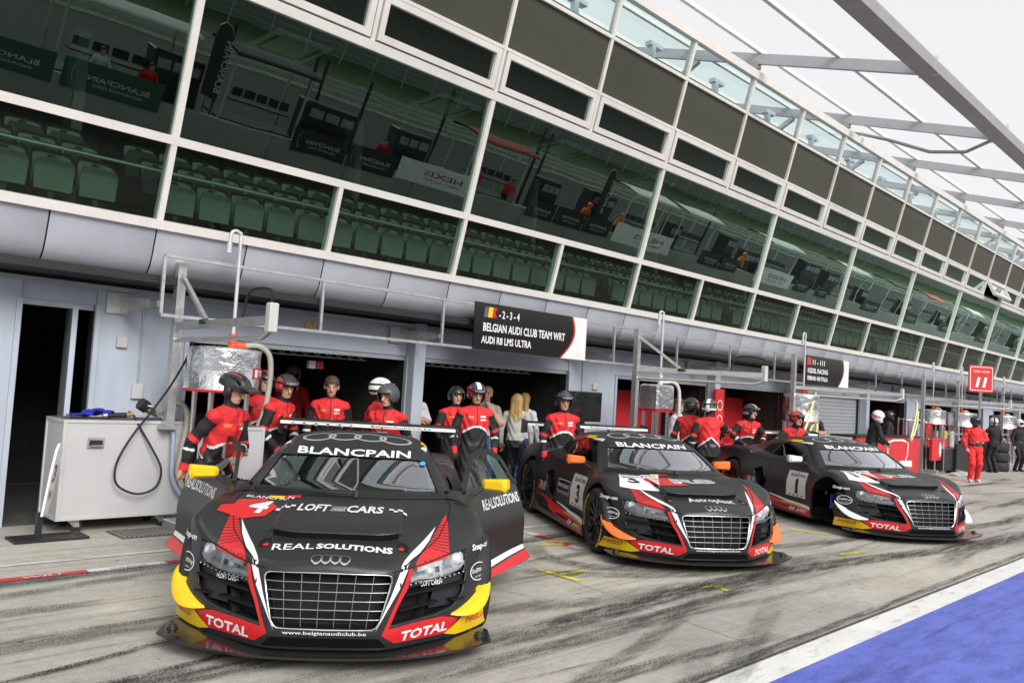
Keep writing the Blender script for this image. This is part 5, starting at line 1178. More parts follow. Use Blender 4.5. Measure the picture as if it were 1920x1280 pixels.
def plate_door(num, third):
    def f(s):
        out = []; Ms = basis((0, s*1.3, 0), (-s, 0, 0), (0, 0, 1)); X = lambda q: -s*q
        a, b_ = sorted((X(.19), X(.73)))
        mb = MB(); flat_poly(mb, [(a, .33), (b_, .33), (b_-.03 if s < 0 else b_, .69), (a if s < 0 else a+.03, .69)], Ms); out.append(decal_mesh('number_board', mb, [CAR['white']], DS(s), .003, .05))
        mb = MB(); c = (a+b_)/2; flat_text(mb, num, Ms, .13 if num != '1' else .07, .21, 0, .035, 0, c, .375, True); flat_text(mb, 'BLANCPAIN', Ms, .38, .045, 0, .012, 0, c, .61, True); flat_poly(mb, ellipse(c, .67, .012, .012, 10), Ms)
        for k in range(4): flat_poly(mb, [(a+.07+k*.11, .342), (a+.12+k*.11, .342), (a+.12+k*.11, .36), (a+.07+k*.11, .36)], Ms)
        out.append(decal_mesh('lettering', mb, [K['bpaint']], DS(s), .0048, .05))
        if third:
            mb = MB(); a, b_ = sorted((X(-.27), X(.15))); flat_text(mb, 'Astroplast', Ms, abs(b_-a)*.86, .075, 0, .01, 0, (a+b_)/2, .47, True); w = .008
            for q in (((a, .43), (b_, .43), (b_, .43+w), (a, .43+w)), ((a, .57), (b_, .57), (b_, .57+w), (a, .57+w)), ((a, .43), (a+w, .43), (a+w, .578), (a, .578)), ((b_-w, .43), (b_, .43), (b_, .578), (b_-w, .578))): flat_poly(mb, list(q), Ms)
            flat_text(mb, 'by MollsonCommerce International', Ms, .40, .02, 0, 0, 0, (a+b_)/2, .40, True); out.append(decal_mesh('lettering', mb, [CAR['white']], DS(s), .004, .05))
        return out
    return f
def hood_board(num):
    out = []
    mb = MB(); flat_poly(mb, top_poly([(1.135, -.635), (1.12, -.178), (1.69, -.40), (1.58, -.785)]), TOP); out.append(('hood', 'number_board', decal_mesh('number_board', mb, [CAR['white']], DT, .0042, .04)))
    M = basis((1.50, -.57, 1.5), (-.10, 1, 0), (-1, -.35, 0))
    mb = MB(); flat_text(mb, num, M, .15 if num != '1' else .07, .21, 0, .03, 0, .0, .02, True); flat_text(mb, 'BLANCPAIN', basis((1.235, -.64, 1.5), (-.06, 1, 0), (-1, -.3, 0)), .40, .05, 0, .012); out.append(('hood', 'lettering', decal_mesh('lettering', mb, [K['bpaint']], DT, .0060, .04)))
    M = basis((1.62, -.33, 1.5), (-.13, 1, 0), (-1, -.33, 0))
    mb = MB(); flat_poly(mb, [(-.04, .0), (.30, .0), (.30, .36), (-.04, .36)], M); out.append(('hood', 'emblem', decal_mesh('emblem', mb, [CAR['red']], DT, .0042, .04)))
    mb = MB(); flat_text(mb, 'R8', M, .56, .22, 0, .05, .15, .17, .07); out.append(('hood', 'lettering', decal_mesh('lettering', mb, [CAR['white']], DT, .0062, .04)))
    mb = MB(); flat_text(mb, 'R8', M, .54, .19, 0, .012, .15, .18, .085); out.append(('hood', 'lettering', decal_mesh('lettering', mb, [CAR['grey']], DT, .0078, .04)))
    for k, m_ in enumerate((CAR['body'], CAR['yel'], CAR['red'])):
        mb = MB(); flat_poly(mb, top_poly([(1.08, -.36+k*.10), (1.08, -.26+k*.10), (1.12, -.26+k*.10), (1.12, -.36+k*.10)]), TOP); out.append(('hood', 'flag_stripe', decal_mesh('flag_stripe', mb, [m_], DT, .0042, .04)))
    return out
ex4 = []
_mb = MB(); flat_poly(_mb, top_poly([(1.26, -.69), (1.15, -.535), (1.325, -.425), (1.52, -.48), (1.575, -.605), (1.49, -.78), (1.41, -.77), (1.38, -.70)]), TOP); ex4.append(('hood', 'number_board', decal_mesh('number_board', _mb, [CAR['red']], DT, .0042, .03)))
_M4 = basis((1.50, -.60, 1.5), (.0, 1, 0), (-1, -.1, 0)); _mb = MB(); flat_text(_mb, '4', _M4, .13, .27, 0, .03, .3, .0, .02); ex4.append(('hood', 'lettering', decal_mesh('lettering', _mb, [CAR['white']], DT, .0062, .03)))
ex4.append(('hood', 'lettering', txt_top('lettering', 'BLANCPAIN', 1.155, -.665, -.35, .075, [CAR['white']], .0042, .01)))
for k, m_ in enumerate(('yel', 'red')):
    _mb = MB(); flat_poly(_mb, top_poly([(1.06, -.52+k*.10), (1.06, -.42+k*.11), (1.12, -.42+k*.11), (1.12, -.52+k*.10)]), TOP); ex4.append(('hood', 'flag_stripe', decal_mesh('flag_stripe', _mb, [CAR[m_]], DT, .0042, .03)))
ex4.append(('hood', 'lettering', txt_top('lettering', 'LOFT', 1.455, -.29, -.085, .19, [CAR['white']], .004, .03, .12)))
ex4.append(('hood', 'lettering', txt_top('lettering', 'CARS', 1.455, .025, .265, .19, [CAR['white']], .004, .03, .12)))
_mb = MB(); flat_text(_mb, 'retail', TOP, .09, .075, 0, .005, .25, -.072, -1.41); flat_poly(_mb, [(-.08, -1.43), (.02, -1.43), (.02, -1.422), (-.08, -1.422)], TOP); flat_poly(_mb, [(-.08, -1.325), (.02, -1.325), (.02, -1.317), (-.08, -1.317)], TOP)
for sx in (-1, 1):
    for k in range(4):
        for j in range(2):
            if (k+j) % 2: x0 = sx*(.32+k*.03)+(-.005); flat_poly(_mb, [(x0-.015, -1.40+j*.045), (x0+.015, -1.40+j*.045), (x0+.015, -1.355+j*.045), (x0-.015, -1.355+j*.045)], TOP)
ex4.append(('hood', 'lettering', decal_mesh('lettering', _mb, [CAR['white']], DT, .004, .03)))
ex4.append(('hood', 'lettering', txt_top('lettering', 'REAL', 2.0, -.352, -.112, .075, [CAR['white']], .004, .008)))
ex4.append(('hood', 'lettering', txt_top('lettering', 'SOLUTIONS', 2.0, -.10, .345, .075, [CAR['white']], .004, .04)))
for s in (1, -1):
    a, b_ = ((1.955, .66, .425), (2.055, .51, .432))
    if s > 0: a, b_ = b_, a
    _l = MB(); _M = basis(Vector((a[0]-.03, s*a[1], a[2])), Vector((b_[0]-a[0], s*(b_[1]-a[1]), 0)), (0, 0, 1)); flat_text(_l, '>LOFT CARS<', _M, .17, .030, 0, .02); 
    _o2 = _l.mesh('lettering', [CAR['white']]); ex4.append(('front_bumper', 'lettering', _o2))
_mb = MB(); flat_poly(_mb, ellipse(.50, -.95, .045, .03, 16), TOP); 
ex4.append(('roof', 'sticker', patch('sticker', ellipse(.52, 1.005, .022, .014, 14), FRONT, DF, [mat('blue_sticker', (.05, .35, .62), .4)], .006, 0)))
POSES = [(4.105, 5.709, -2.246, .0), (8.398, 6.011, -2.137, -.0), (12.569, 5.371, -2.152, 0.0)]
build_car(POSES[0], 'matt black race car number 4 with both doors open and yellow mirrors', dict(canard=CAR['yel'], mirror=CAR['yel'], doors=27, door=door4, extra=ex4, steer=.06))
build_car(POSES[1], 'matt black race car number 3 with orange mirrors, between the other two', dict(canard=K['opaint'], mirror=K['opaint'], doors=0, door=plate_door('3', True), extra=hood_board('3')+[('hood', 'lettering', txt_top('lettering', 'Astroplast', 2.0, -.2, .29, .13, [CAR['white']], .004, .01))]))
build_car(POSES[2], 'matt black race car number 1 with its front wheel off and white mirrors', dict(canard=CAR['white'], mirror=CAR['white'], doors=0, door=plate_door('1', False), extra=hood_board('1'), nowheel=True))
# ---------------- people ----------------
PM = [K['skin'], K['red'], K['black'], K['white'], mat('hair_brown', (.07, .035, .018), .6, var=.3, scale=60, stretch=(1, 1, .2)), mat('denim', (.05, .09, .2), .8, var=.2, scale=20), K['dark'], mat('white_shirt', (.66, .68, .74), .8, var=.1, bump=.2, bscale=20), mat('hair_blond', (.42, .27, .10), .5, var=.3, scale=50, stretch=(1, 1, .15)), mat('beige_vest', (.36, .33, .26), .8, var=.15), mat('lips', (.36, .13, .11), .5), mat('bright_red_suit', (.66, .022, .028), .7, var=.14, scale=6, bump=.3, bscale=16), K['opaint'], mat('grey_knit', (.45, .44, .42), .9, var=.2, scale=25)]
SKIN, RED, BLK, WHT, HAIR, JEAN, DRK, SHIRT, BLOND, BEIGE, LIPS, SUIT, ORG, KNIT = range(14)
def banded(fn, lo, hi, h, k=4):
    """first call (full grid): evaluate coarsely, then finely only near the surface"""
    st = [True]
    def f(x, y, z):
        if not st[0] or x.ndim != 3: return fn(x, y, z)
        st[0] = False; n = x.shape; m = [int(math.ceil(q/k)) for q in n]
        cx, cy, cz = (lo[i]+(np.arange(m[i])*k+(k-1)/2)*h for i in range(3)); X = np.meshgrid(cx, cy, cz, indexing='ij'); D = fn(*X)
        near = np.abs(D) < h*k*1.25; big = np.repeat(np.repeat(np.repeat(D, k, 0), k, 1), k, 2)[:n[0], :n[1], :n[2]].copy(); nb = np.repeat(np.repeat(np.repeat(near, k, 0), k, 1), k, 2)[:n[0], :n[1], :n[2]]
        big[nb] = fn(x[nb], y[nb], z[nb]); return big
    return f
def _rot(ax, a): return np.array(Matrix.Rotation(a, 3, ax))
def person_mesh(P, h=.014):
    """P: pose and clothing. Local frame: +Y faces forward, +X is the person's right."""
    prims = []; S_ = P.get('scale', 1.0)
    lean = _rot('X', -math.radians(P.get('lean', 0))) @ _rot('Y', math.radians(P.get('side', 0))); hip = np.array([0, 0, P.get('hip', .93)])
    tw = _rot('Z', math.radians(P.get('twist', 0)))
    def T(p): return hip+lean @ (tw @ (np.array(p, float)-np.array([0, 0, .93])))
    cap = lambda a, b, r0, r1, tag, k=.02: prims.append(('c', np.array(a, float), np.array(b, float), r0, r1, tag, k))
    # torso: stack of elliptic discs along the spine
    prims.append(('t', T, None, None, None, 'torso', .03))
    # legs
    for sx, ft in ((1, P.get('footR', (.11, 0.0))), (-1, P.get('footL', (-.11, 0.0)))):
        hj = hip+np.array([sx*.095, 0, -.02]); an = np.array([ft[0], ft[1]-.03, .09]); d = an-hj; L = np.linalg.norm(d); kn = (hj+an)/2+np.array([sx*.015, 1, 0])*(.02+math.sqrt(max(0, .43**2-min(L/2, .43)**2)))
        b = P.get('baggy', 1.0)
        cap(hj, kn, .098*b, .072*b, 'leg'); cap(kn, an, .074*b, .056*b, 'leg'); cap(an+[0, -.02, -.045], an+[sx*.02, .13, -.055], .04, .034, 'shoe')
    # arms
    for sx, key in ((1, 'armR'), (-1, 'armL')):
        sh = T((sx*.182, 0, 1.385)); el, wr = P.get(key, ((sx*.27, -.02, 1.13), (sx*.27, .08, .88))); 
        el, wr = (T(el), T(wr)) if P.get('rel', True) else (np.array(el), np.array(wr))
        cap(T((sx*.10, -.005, 1.425)), sh, .052, .056, 'shoulder', .05); cap(sh, el, .064, .052, 'uparm', .03); cap(el, wr, .053, .040, 'forearm', .02)
        d = (wr-el)/np.linalg.norm(wr-el); up_ = np.array([0, 0, 1.]) if abs(d[2]) < .8 else np.array([0, 1., 0]); side = np.cross(d, up_); side /= np.linalg.norm(side); nrm = np.cross(side, d)
        if P.get('flip'+key[-1]): side = -side
        pc = wr+d*.02; pe = wr+d*.085
        for q in (-.5, 0, .5): cap(pc+side*q*.04, pe+side*q*.055, .017, .015, 'hand', .012)
        curl = P.get('curl', .5)
        for i, (q, fl) in enumerate(((-1.5, .062), (-.5, .074), (.5, .070), (1.5, .054))):
            a = pe+side*q*.0195; m = a+(d*math.cos(curl*.7)-nrm*math.sin(curl*.7))*fl*.55; e = m+(d*math.cos(curl*1.8)-nrm*math.sin(curl*1.8))*fl*.5
            cap(a, m, .0095, .009, 'hand', .004); cap(m, e, .009, .0075, 'hand', .004)
        tb = pc+side*.032*(-1 if sx > 0 else 1); m = tb+(d*.7+side*.6*(-1 if sx > 0 else 1)-nrm*.2)*.035; cap(tb, m, .0125, .0105, 'hand', .006); cap(m, m+(d*.9-nrm*.35)*.03, .0105, .009, 'hand', .004)
    # neck and head
    nb = T((0, -.005, 1.46)); hr = lean @ tw if P.get('headfollow', .5) else np.eye(3)
    HR = _rot('Z', math.radians(P.get('hyaw', 0))) @ _rot('X', -math.radians(P.get('hpitch', 0))) @ _rot('Y', math.radians(P.get('hroll', 0)))
    hc = nb+_rot('X', -math.radians(P.get('lean', 0)*.5)) @ np.array([0, .015, .165])
    cap(nb-np.array([0, 0, .05]), hc-HR @ np.array([0, .01, .06]), .062, .056, 'neck', .03)
    def Hd(p): return hc+HR @ np.array(p, float)
    for a, b_, r0, r1 in (((0, -.02, .035), (0, .0, .03), .088, .084), ((0, .02, -.02), (0, .03, -.055), .066, .05), ((0, .045, -.065), (0, .055, -.085), .035, .028)): cap(Hd(a), Hd(b_), r0, r1, 'head', .03)
    cap(Hd((0, .09, .01)), Hd((0, .108, -.025)), .012, .016, 'head', .012); cap(Hd((-.03, .08, .03)), Hd((.03, .08, .03)), .016, .016, 'head', .012)
    for sx in (1, -1): cap(Hd((sx*.083, -.005, .02)), Hd((sx*.086, -.008, -.025)), .016, .012, 'ear', .008)
    cap(Hd((-.018, .083, -.052)), Hd((.018, .083, -.052)), .010, .010, 'head', .008)
    if P.get('hair'):
        hm = P['hair']; cap(Hd((0, -.03, .05)), Hd((0, .0, .052)), .097, .09, 'hair', .01); cap(Hd((0, .03, .09)), Hd((0, .055, .085)), .05, .035, 'hair', .01)
        if P.get('longhair'):
            for sx in (-1, 0, 1): cap(Hd((sx*.05, -.055, .03)), Hd((sx*.07, -.09, -.30)), .06, .04, 'hair', .03)
    if P.get('skirt'): pass
    zs = np.array([.80, .90, 1.0, 1.08, 1.2, 1.30, 1.38, 1.44, 1.48]); bw = P.get('bulk', 1.0)
    AW = np.interp; wa = np.array([.165, .182, .176, .172, .178, .184, .172, .128, .068])*bw; wd = np.array([.12, .135, .138, .138, .142, .142, .122, .09, .068])*bw
    Ri = np.linalg.inv(lean @ tw)
    def torso(X):
        q = (X-hip) @ Ri.T; z = q[..., 2]+.93; a = np.interp(z, zs, wa); b_ = np.interp(z, zs, wd); e = np.sqrt((q[..., 0]/a)**2+(q[..., 1]/b_)**2); d = (e-1)*np.minimum(a, b_)*.95
        return np.maximum(d, np.maximum(.82-z, z-1.475)), q, z
    def dist(pr, X):
        if pr[0] == 't': return torso(X)[0]
        a, b_, r0, r1 = pr[1], pr[2], pr[3], pr[4]; ab = b_-a; t = np.clip(((X-a) @ ab)/max(ab @ ab, 1e-9), 0, 1); return np.linalg.norm(X-a-t[..., None]*ab, axis=-1)-(r0+(r1-r0)*t)
    pts = np.concatenate([np.array([p[1], p[2]]) for p in prims if p[0] == 'c']+[np.array([T((0, 0, 1.5)), hip])]); lo = pts.min(0)-.22; hi = pts.max(0)+.16; lo[2] = 0.0-.02
    def field(x, y, z):
        X = np.stack([x, y, z], -1); sh = X.shape[:-1]; X = X.reshape(-1, 3); d = np.full(len(X), 1.)
        for pr in prims:
            if pr[0] == 'c':
                mn = np.minimum(pr[1], pr[2])-max(pr[3], pr[4])-.09; mx = np.maximum(pr[1], pr[2])+max(pr[3], pr[4])+.09; m = ((X > mn) & (X < mx)).all(1)
                if not m.any(): continue
                v = dist(pr, X[m]); d[m] = smin(d[m], v, pr[6])
            else: d = smin(d, dist(pr, X), pr[6])
        d = d+np.where(X[:, 2] < 1.40, .0052*np.sin(36*X[:, 2]+5*np.sin(15*X[:, 0]+1)+4*np.sin(13*X[:, 1])), 0.)
        d = np.maximum(d, .004-X[:, 2]); return d.reshape(sh)
    V, F = surfnet(banded(field, lo, hi, h), lo, hi, h)
    c = V[F].mean(1); best = np.full(len(c), 9.); tg = np.zeros(len(c), int); names = []
    for i, pr in enumerate(prims):
        v = dist(pr, c); m = v < best; best[m] = v[m]; tg[m] = i; names.append(pr[5])
    _, q, z = torso(c); ax = np.abs(q[:, 0]); out = np.zeros(len(c), int); hl = (c-hc) @ HR   # head-local
    st = P['suit']
    for i, nm in enumerate(names):
        m = tg == i
        if not m.any(): continue
        out[m] = st(nm, dict(q=q[m], z=z[m], ax=ax[m], hl=hl[m], c=c[m], t=np.clip(((c[m]-prims[i][1]) @ (prims[i][2]-prims[i][1]))/max(1e-9, (prims[i][2]-prims[i][1]) @ (prims[i][2]-prims[i][1])), 0, 1) if prims[i][0] == 'c' else None, side=np.sign(prims[i][1][0]) if prims[i][0] == 'c' else 0))
    me = npmesh('body', V, F, PM); me.polygons.foreach_set('material_index', out.astype(np.int32))
    return me, Matrix.Translation(Vector(hc)) @ Matrix(HR.tolist()).to_4x4(), T
def face_rule(hl, bala=True):
    x, y, z = np.abs(hl[:, 0]), hl[:, 1], hl[:, 2]; o = np.full(len(hl), SKIN)
    o[(z < -.044) & (z > -.060) & (x < .026) & (y > .075)] = LIPS
    o[(np.abs(x-.032) < .013) & (np.abs(z-.012) < .008) & (y > .06)] = HAIR; o[(np.abs(x-.032) < .020) & (np.abs(z-.034) < .006) & (y > .06)] = HAIR
    if bala: o[(y < .030) | (z > .055) | (z < -.098)] = BLK
    return o
def crew_suit(gloves=BLK, bala=True, cuff=RED, hi=1.20):
    def f(nm, d):
        n = len(d['c'])
        if nm == 'torso':
            z, q, ax = d['z'], d['q'], d['ax']; bnd = hi-1.9*np.maximum(ax, .0)**2*1.0-.0; bnd = np.where(q[:, 1] > 0, hi+.035-3.0*ax**2, hi-.02-.8*ax); o = np.where(z > bnd, RED, np.where(z > bnd-.028, WHT, BLK))
            o = np.where((np.abs(z-1.0) < .025) & (z < bnd-.03), DRK, o)
            lab = (q[:, 1] > .05) & (z > 1.325) & (z < 1.35) & (q[:, 0] > .05) & (q[:, 0] < .125); o = np.where((q[:, 1] > .05) & (np.abs(q[:, 0]) < .006) & (z > bnd), BLK, o); wl = (q[:, 1] > .05) & (((z > 1.30) & (z < 1.318)) | ((z > 1.34) & (z < 1.36))) & (q[:, 0] < -.04) & (q[:, 0] > -.12); o = np.where(wl, WHT, o); return np.where(lab, ORG, o)
        if nm in ('shoulder', 'neck'): return np.full(n, RED if nm == 'shoulder' else BLK)
        if nm == 'uparm': return np.where(d['t'] < .10, RED, np.where((d['t'] > .80) & (d['t'] < .95), RED, BLK))
        if nm == 'forearm': return np.where(d['t'] > .80, cuff, np.where((d['t'] > .25) & (d['t'] < .34), WHT, np.where((d['t'] < .3), BLK, np.where((d['t'] > .45), cuff if cuff == RED and False else BLK, BLK))))
        if nm == 'hand': return np.full(n, gloves)
        if nm in ('leg', 'shoe'): return np.full(n, BLK)
        if nm in ('head', 'ear'): return face_rule(d['hl'], bala)
        return np.full(n, HAIR)
    return f
def plain(top, legs, shoes=DRK, hand=SKIN, sleeve=None, hair=HAIR, bala=False, fore=None):
    def f(nm, d):
        n = len(d['c'])
        if nm == 'torso': return np.where(d['z'] < .95, legs, top) if legs != top else np.where(np.abs(d['z']-1.0) < .03, DRK, top)
        if nm in ('shoulder', 'uparm'): return np.full(n, sleeve if sleeve is not None else top)
        if nm == 'forearm': return np.full(n, fore if fore is not None else (sleeve if sleeve is not None else top))
        if nm == 'hand': return np.full(n, hand)
        if nm == 'leg': return np.full(n, legs)
        if nm == 'shoe': return np.full(n, shoes)
        if nm == 'neck': return np.full(n, BLK if bala else SKIN)
        if nm in ('head', 'ear'): return face_rule(d['hl'], bala)
        return np.full(n, hair)
    return f
_hel = {}
def helmet(kind, cols):
    """meshes in head space: (name, mesh) pairs"""
    key = (kind,)+tuple(m.name for m in cols)
    if key in _hel: return _hel[key]
    out = []
    if kind in ('open', 'full'):
        def fld(x, y, z):
            d = (np.sqrt((x/.128)**2+((y+.008)/.152)**2+((z-.030)/.138)**2)-1)*.125; low = -.055-z if kind == 'open' else -.115-z
            if kind == 'full': d = smin(d, (np.sqrt((x/.105)**2+((y-.045)/.105)**2+((z+.055)/.075)**2)-1)*.075, .03)
            d = smax(d, low, .012)
            face = np.maximum(np.maximum(np.abs(x)-.085, np.abs(z-(.0 if kind == 'full' else -.055))-(.045 if kind == 'full' else .11)), .045-y)
            d = smax(d, -face, .010); inn = (np.sqrt((x/.108)**2+((y+.008)/.130)**2+((z-.02)/.118)**2)-1)*.105; return np.maximum(d, -inn)
        V, F = surfnet(fld, (-.16, -.19, -.15), (.16, .18, .2), .011); me = npmesh('helmet', V, F, list(cols)); c = V[F].mean(1)
        idx = np.zeros(len(c), int)
        if len(cols) > 1: idx[(np.abs(c[:, 0]) < .028) | ((c[:, 2] < .01) & (c[:, 1] < .03) & (c[:, 2] > -.02))] = 1
        if len(cols) > 2: idx[(np.abs(c[:, 0]) > .09) & (c[:, 2] > .0) & (c[:, 1] > -.02)] = 2
        me.polygons.foreach_set('material_index', idx.astype(np.int32)); out.append(('helmet', me))
        if kind == 'full':
            mb = MB(); n = 12; V = [(.106*math.sin(a)*1.05, .012+.112*math.cos(a), z) for a in np.linspace(-1.25, 1.25, n) for z in (-.05, .05)]; mb.add(V, [(2*i, 2*i+2, 2*i+3, 2*i+1) for i in range(n-1)], 0, True); out.append(('visor', mb.mesh('visor', [mat('visor', (.02, .02, .022), .12, coat=.4)])))
    if kind == 'bike':
        def fld(x, y, z):
            d = (np.sqrt((x/.118)**2+((y+.012)/.160)**2+((z-.045)/.118)**2)-1)*.115; d = smax(d, .018-z-.0*y, .01)
            peak = np.maximum(np.maximum(np.abs(z-(.070-.10*(y-.10)))-.008, np.abs(x)-.088), np.maximum(.08-y, y-.205)); d = smin(d, peak, .012)
            for cx in (-.07, -.025, .025, .07): d = np.maximum(d, -np.maximum(np.maximum(np.abs(x-cx-.15*cx)-.011, np.abs(y+.01)-.105), .075-z))
            inn = (np.sqrt((x/.098)**2+((y+.01)/.138)**2+((z-.03)/.10)**2)-1)*.10; return np.maximum(d, -inn)
        V, F = surfnet(fld, (-.15, -.2, -.02), (.15, .24, .19), .008); me = npmesh('helmet', V, F, list(cols)); c = V[F].mean(1); idx = ((np.abs(np.abs(c[:, 0])-.05) < .006) & (c[:, 1] < .05) & (c[:, 2] > .12)).astype(np.int32); me.polygons.foreach_set('material_index', idx); out.append(('helmet', me))
        for sx in (1, -1): mb = MB(); mb.ell((sx*.098, -.005, -.01), (.030, .042, .052), 14, 9, 0); out.append(('ear_defender', mb.mesh('ear_defender', [K['dark']])))
    if kind == 'goggle':
        pass
    _hel[key] = out; return out
def goggles(on_top=True):
    if 'gog' in _hel: return _hel['gog']
    mb = MB(); n = 10; A = np.linspace(-.85, .85, n); V = [(.135*math.sin(a), -.008+.160*math.cos(a)+o, z) for a in A for z, o in ((.052, .0), (.060, .014), (.098, .006), (.104, -.012))]; mb.add(V, [(4*i+j, 4*i+4+j, 4*i+5+j, 4*i+1+j) for i in range(n-1) for j in range(3)], 0, True)
    mb.add([(.120*math.sin(a), .002+.160*math.cos(a)+.008, z) for a in A*.72 for z in (.066, .095)], [(2*i, 2*i+2, 2*i+3, 2*i+1) for i in range(n-1)], 1, True)
    st = MB(); st.tube([(.131*math.sin(a), -.010+.156*math.cos(a), .078) for a in np.linspace(.8, 2*math.pi-.8, 20)], .010, 6)
    _hel['gog'] = [('goggles', mb.mesh('goggles', [K['dark'], mat('goggle_lens', (.35, .35, .42), .08, .6)])), ('goggle_strap', st.mesh('goggle_strap', [K['black']]))]; return _hel['gog']
HB_ = mat('helmet_black', (.02, .02, .021), .28, coat=.4); HW = mat('helmet_white', (.74, .74, .74), .28, coat=.4); HG = mat('helmet_grey', (.07, .07, .075), .4); HR_ = mat('helmet_red', (.5, .02, .03), .3, coat=.4); HS = mat('helmet_silver', (.5, .5, .52), .3, .4)
def person(label, loc, face, P, hel=None, gog=False, h=.014, group=None, extra=None):
    """face: compass direction in degrees of the person's forward axis, 0 = +Y (into the building), 90 = -X, 180 = towards the lane"""
    t = thing('person', label, 'person', loc, math.radians(face), group); me, HM, T = person_mesh(P, h); link('body', me, t)
    for nm, m in (helmet(*hel) if hel else [])+(goggles() if gog else []):
        o = link(nm, m, t); o.matrix_local = HM
    if P.get('scale', 1) != 1: t.scale = (P['scale'],)*3
    for nm, m in (extra or []): link(nm, m, t)
    return t
SC = .93
def PP(**k): k.setdefault('scale', SC); k.setdefault('suit', crew_suit()); return k
G = 'pit crew in red and black suits'
lan = MB()
person('crew member in black cycling helmet gripping the open door of car 4', (3.33, 6.66, 0), 204, PP(lean=15, hyaw=6, hpitch=18, suit=crew_suit(gloves=SKIN, hi=1.17), armR=((.25, -.10, 1.13), (.27, -.08, .89)), armL=((-.25, .06, 1.12), (.0, .22, 1.08)), curl=.8, hip=.90, bulk=.95), ('bike', (HB_, mat('helmet_pink', (.6, .06, .12), .4))), False, .009, G)
person('crew member in black helmet with goggles leaning beside the fuel tank', (4.62, 8.10, 0), 205, PP(lean=20, hyaw=-30, hpitch=8, armR=((.28, .08, 1.14), (.16, .30, .98)), armL=((-.28, .1, 1.15), (-.1, .34, 1.0)), hip=.93), ('open', (HB_, HB_, HR_)), True, .012, G)
person('bearded crew member half hidden behind the leaning one', (4.85, 8.72, 0), 190, PP(lean=6, hyaw=-10), ('open', (HB_, HR_)), False, .014, G)
person('bare headed crew member with brown hair behind the rear wing of car 4', (5.66, 8.50, 0), 148, PP(lean=4, hpitch=8, hair=HAIR, suit=crew_suit(gloves=BLK, bala=False)), None, False, .012, G)
person('crew member in patterned white and black helmet looking right behind car 4', (5.83, 7.86, 0), 215, PP(lean=6, hyaw=15, armR=((.26, .06, 1.14), (.1, .25, 1.02)), armL=((-.26, .06, 1.14), (-.05, .28, 1.02))), ('open', (HW, HB_, HS)), True, .012, G)
person('shorter crew member in dark grey helmet behind the wing of car 4', (5.72, 7.44, 0), 120, PP(hip=.86, hyaw=-12, hpitch=5, lean=4), ('open', (HG,)), False, .012, G)
person('man in white shirt with folded arms beside the garage column', (7.80, 9.62, 0), 150, PP(suit=plain(SHIRT, BLK, fore=SKIN), hair=HAIR, armR=((.28, .02, 1.16), (-.08, .20, 1.14)), armL=((-.28, .02, 1.16), (.08, .22, 1.18)), hyaw=-20), None, False, .013)
person('crew member standing upright in black helmet facing the lane behind car 4', (7.02, 7.42, 0), 152, PP(hip=.94, hpitch=10, armR=((.28, .0, 1.14), (.27, .08, .90)), armL=((-.28, 0, 1.14), (-.27, .08, .90))), ('open', (HB_, HW, HR_)), True, .011, G)
person('crew member in shadow just behind the upright one', (7.62, 8.45, 0), 160, PP(hip=.88, armR=((.3, .1, 1.16), (.36, .3, 1.12))), ('open', (HB_,)), False, .014, G)
person('man in dark clothes with a hand to his chin inside the garage', (9.12, 9.40, 0), 130, PP(suit=plain(KNIT, JEAN, sleeve=BEIGE, fore=SKIN, hair=BLOND), hair=BLOND, armL=((-.27, .06, 1.16), (-.06, .16, 1.42)), armR=((.27, 0, 1.14), (-.02, .2, 1.14))), None, False, .013)
person('woman with long blond hair in striped top and dark trousers by the garage', (9.42, 9.02, 0), -60, PP(scale=.88, suit=plain(KNIT, DRK, hair=BLOND), hair=BLOND, longhair=True, bulk=.88, baggy=.85), None, False, .013)
person('woman with long blond hair in white cardigan and blue jeans', (9.95, 9.36, 0), -75, PP(scale=.89, suit=plain(SHIRT, JEAN, hair=BLOND), hair=BLOND, longhair=True, bulk=.9, baggy=.88), None, False, .013)
person('crew member with goggles over the eyes behind the rear wing of car 3', (8.40, 7.20, 0), 150, PP(hip=.9, hpitch=4), ('open', (HB_, HG)), True, .012, G)
person('crew member in red banded helmet with his back turned beside car 3', (11.50, 7.20, 0), -62, PP(lean=6, hyaw=-30, suit=crew_suit(hi=1.17)), ('open', (HB_, HB_, HR_)), True, .012, G)
person('crew member seen from behind pointing across, near the wing of car 1', (11.38, 6.78, 0), -45, PP(lean=8, hyaw=-25, armR=((.33, .10, 1.30), (.30, .34, 1.22)), suit=crew_suit(hi=1.17)), ('open', (HG, HW, HR_)), True, .012, G)
person('man in pale blue shirt behind the two crew with turned backs', (12.05, 7.80, 0), 190, PP(suit=plain(SHIRT, BLK), hair=HAIR), None, False, .014)
person('bearded crew member with open helmet leaning on the wing of car 1', (13.25, 7.25, 0), 150, PP(lean=24, hyaw=25, armR=((.33, .10, 1.22), (.12, .34, 1.10)), armL=((-.33, .10, 1.22), (-.14, .36, 1.10))), ('open', (HB_, HS)), True, .012, G)
person('crew member in red helmet resting both arms on the wing of car 1', (13.80, 6.72, 0), 150, PP(lean=30, hip=.88, hyaw=10, armR=((.38, .12, 1.24), (.30, .36, 1.10)), armL=((-.38, .12, 1.24), (-.30, .36, 1.10))), ('open', (HR_, HB_)), True, .012, G)
person('photographer in beige vest by the red garage', (17.50, 7.95, 0), 110, PP(suit=plain(BEIGE, DRK, sleeve=BLK, fore=SKIN), hair=HAIR, armR=((.26, .1, 1.18), (.02, .24, 1.16)), armL=((-.26, .1, 1.18), (0, .24, 1.12))), None, False, .014)
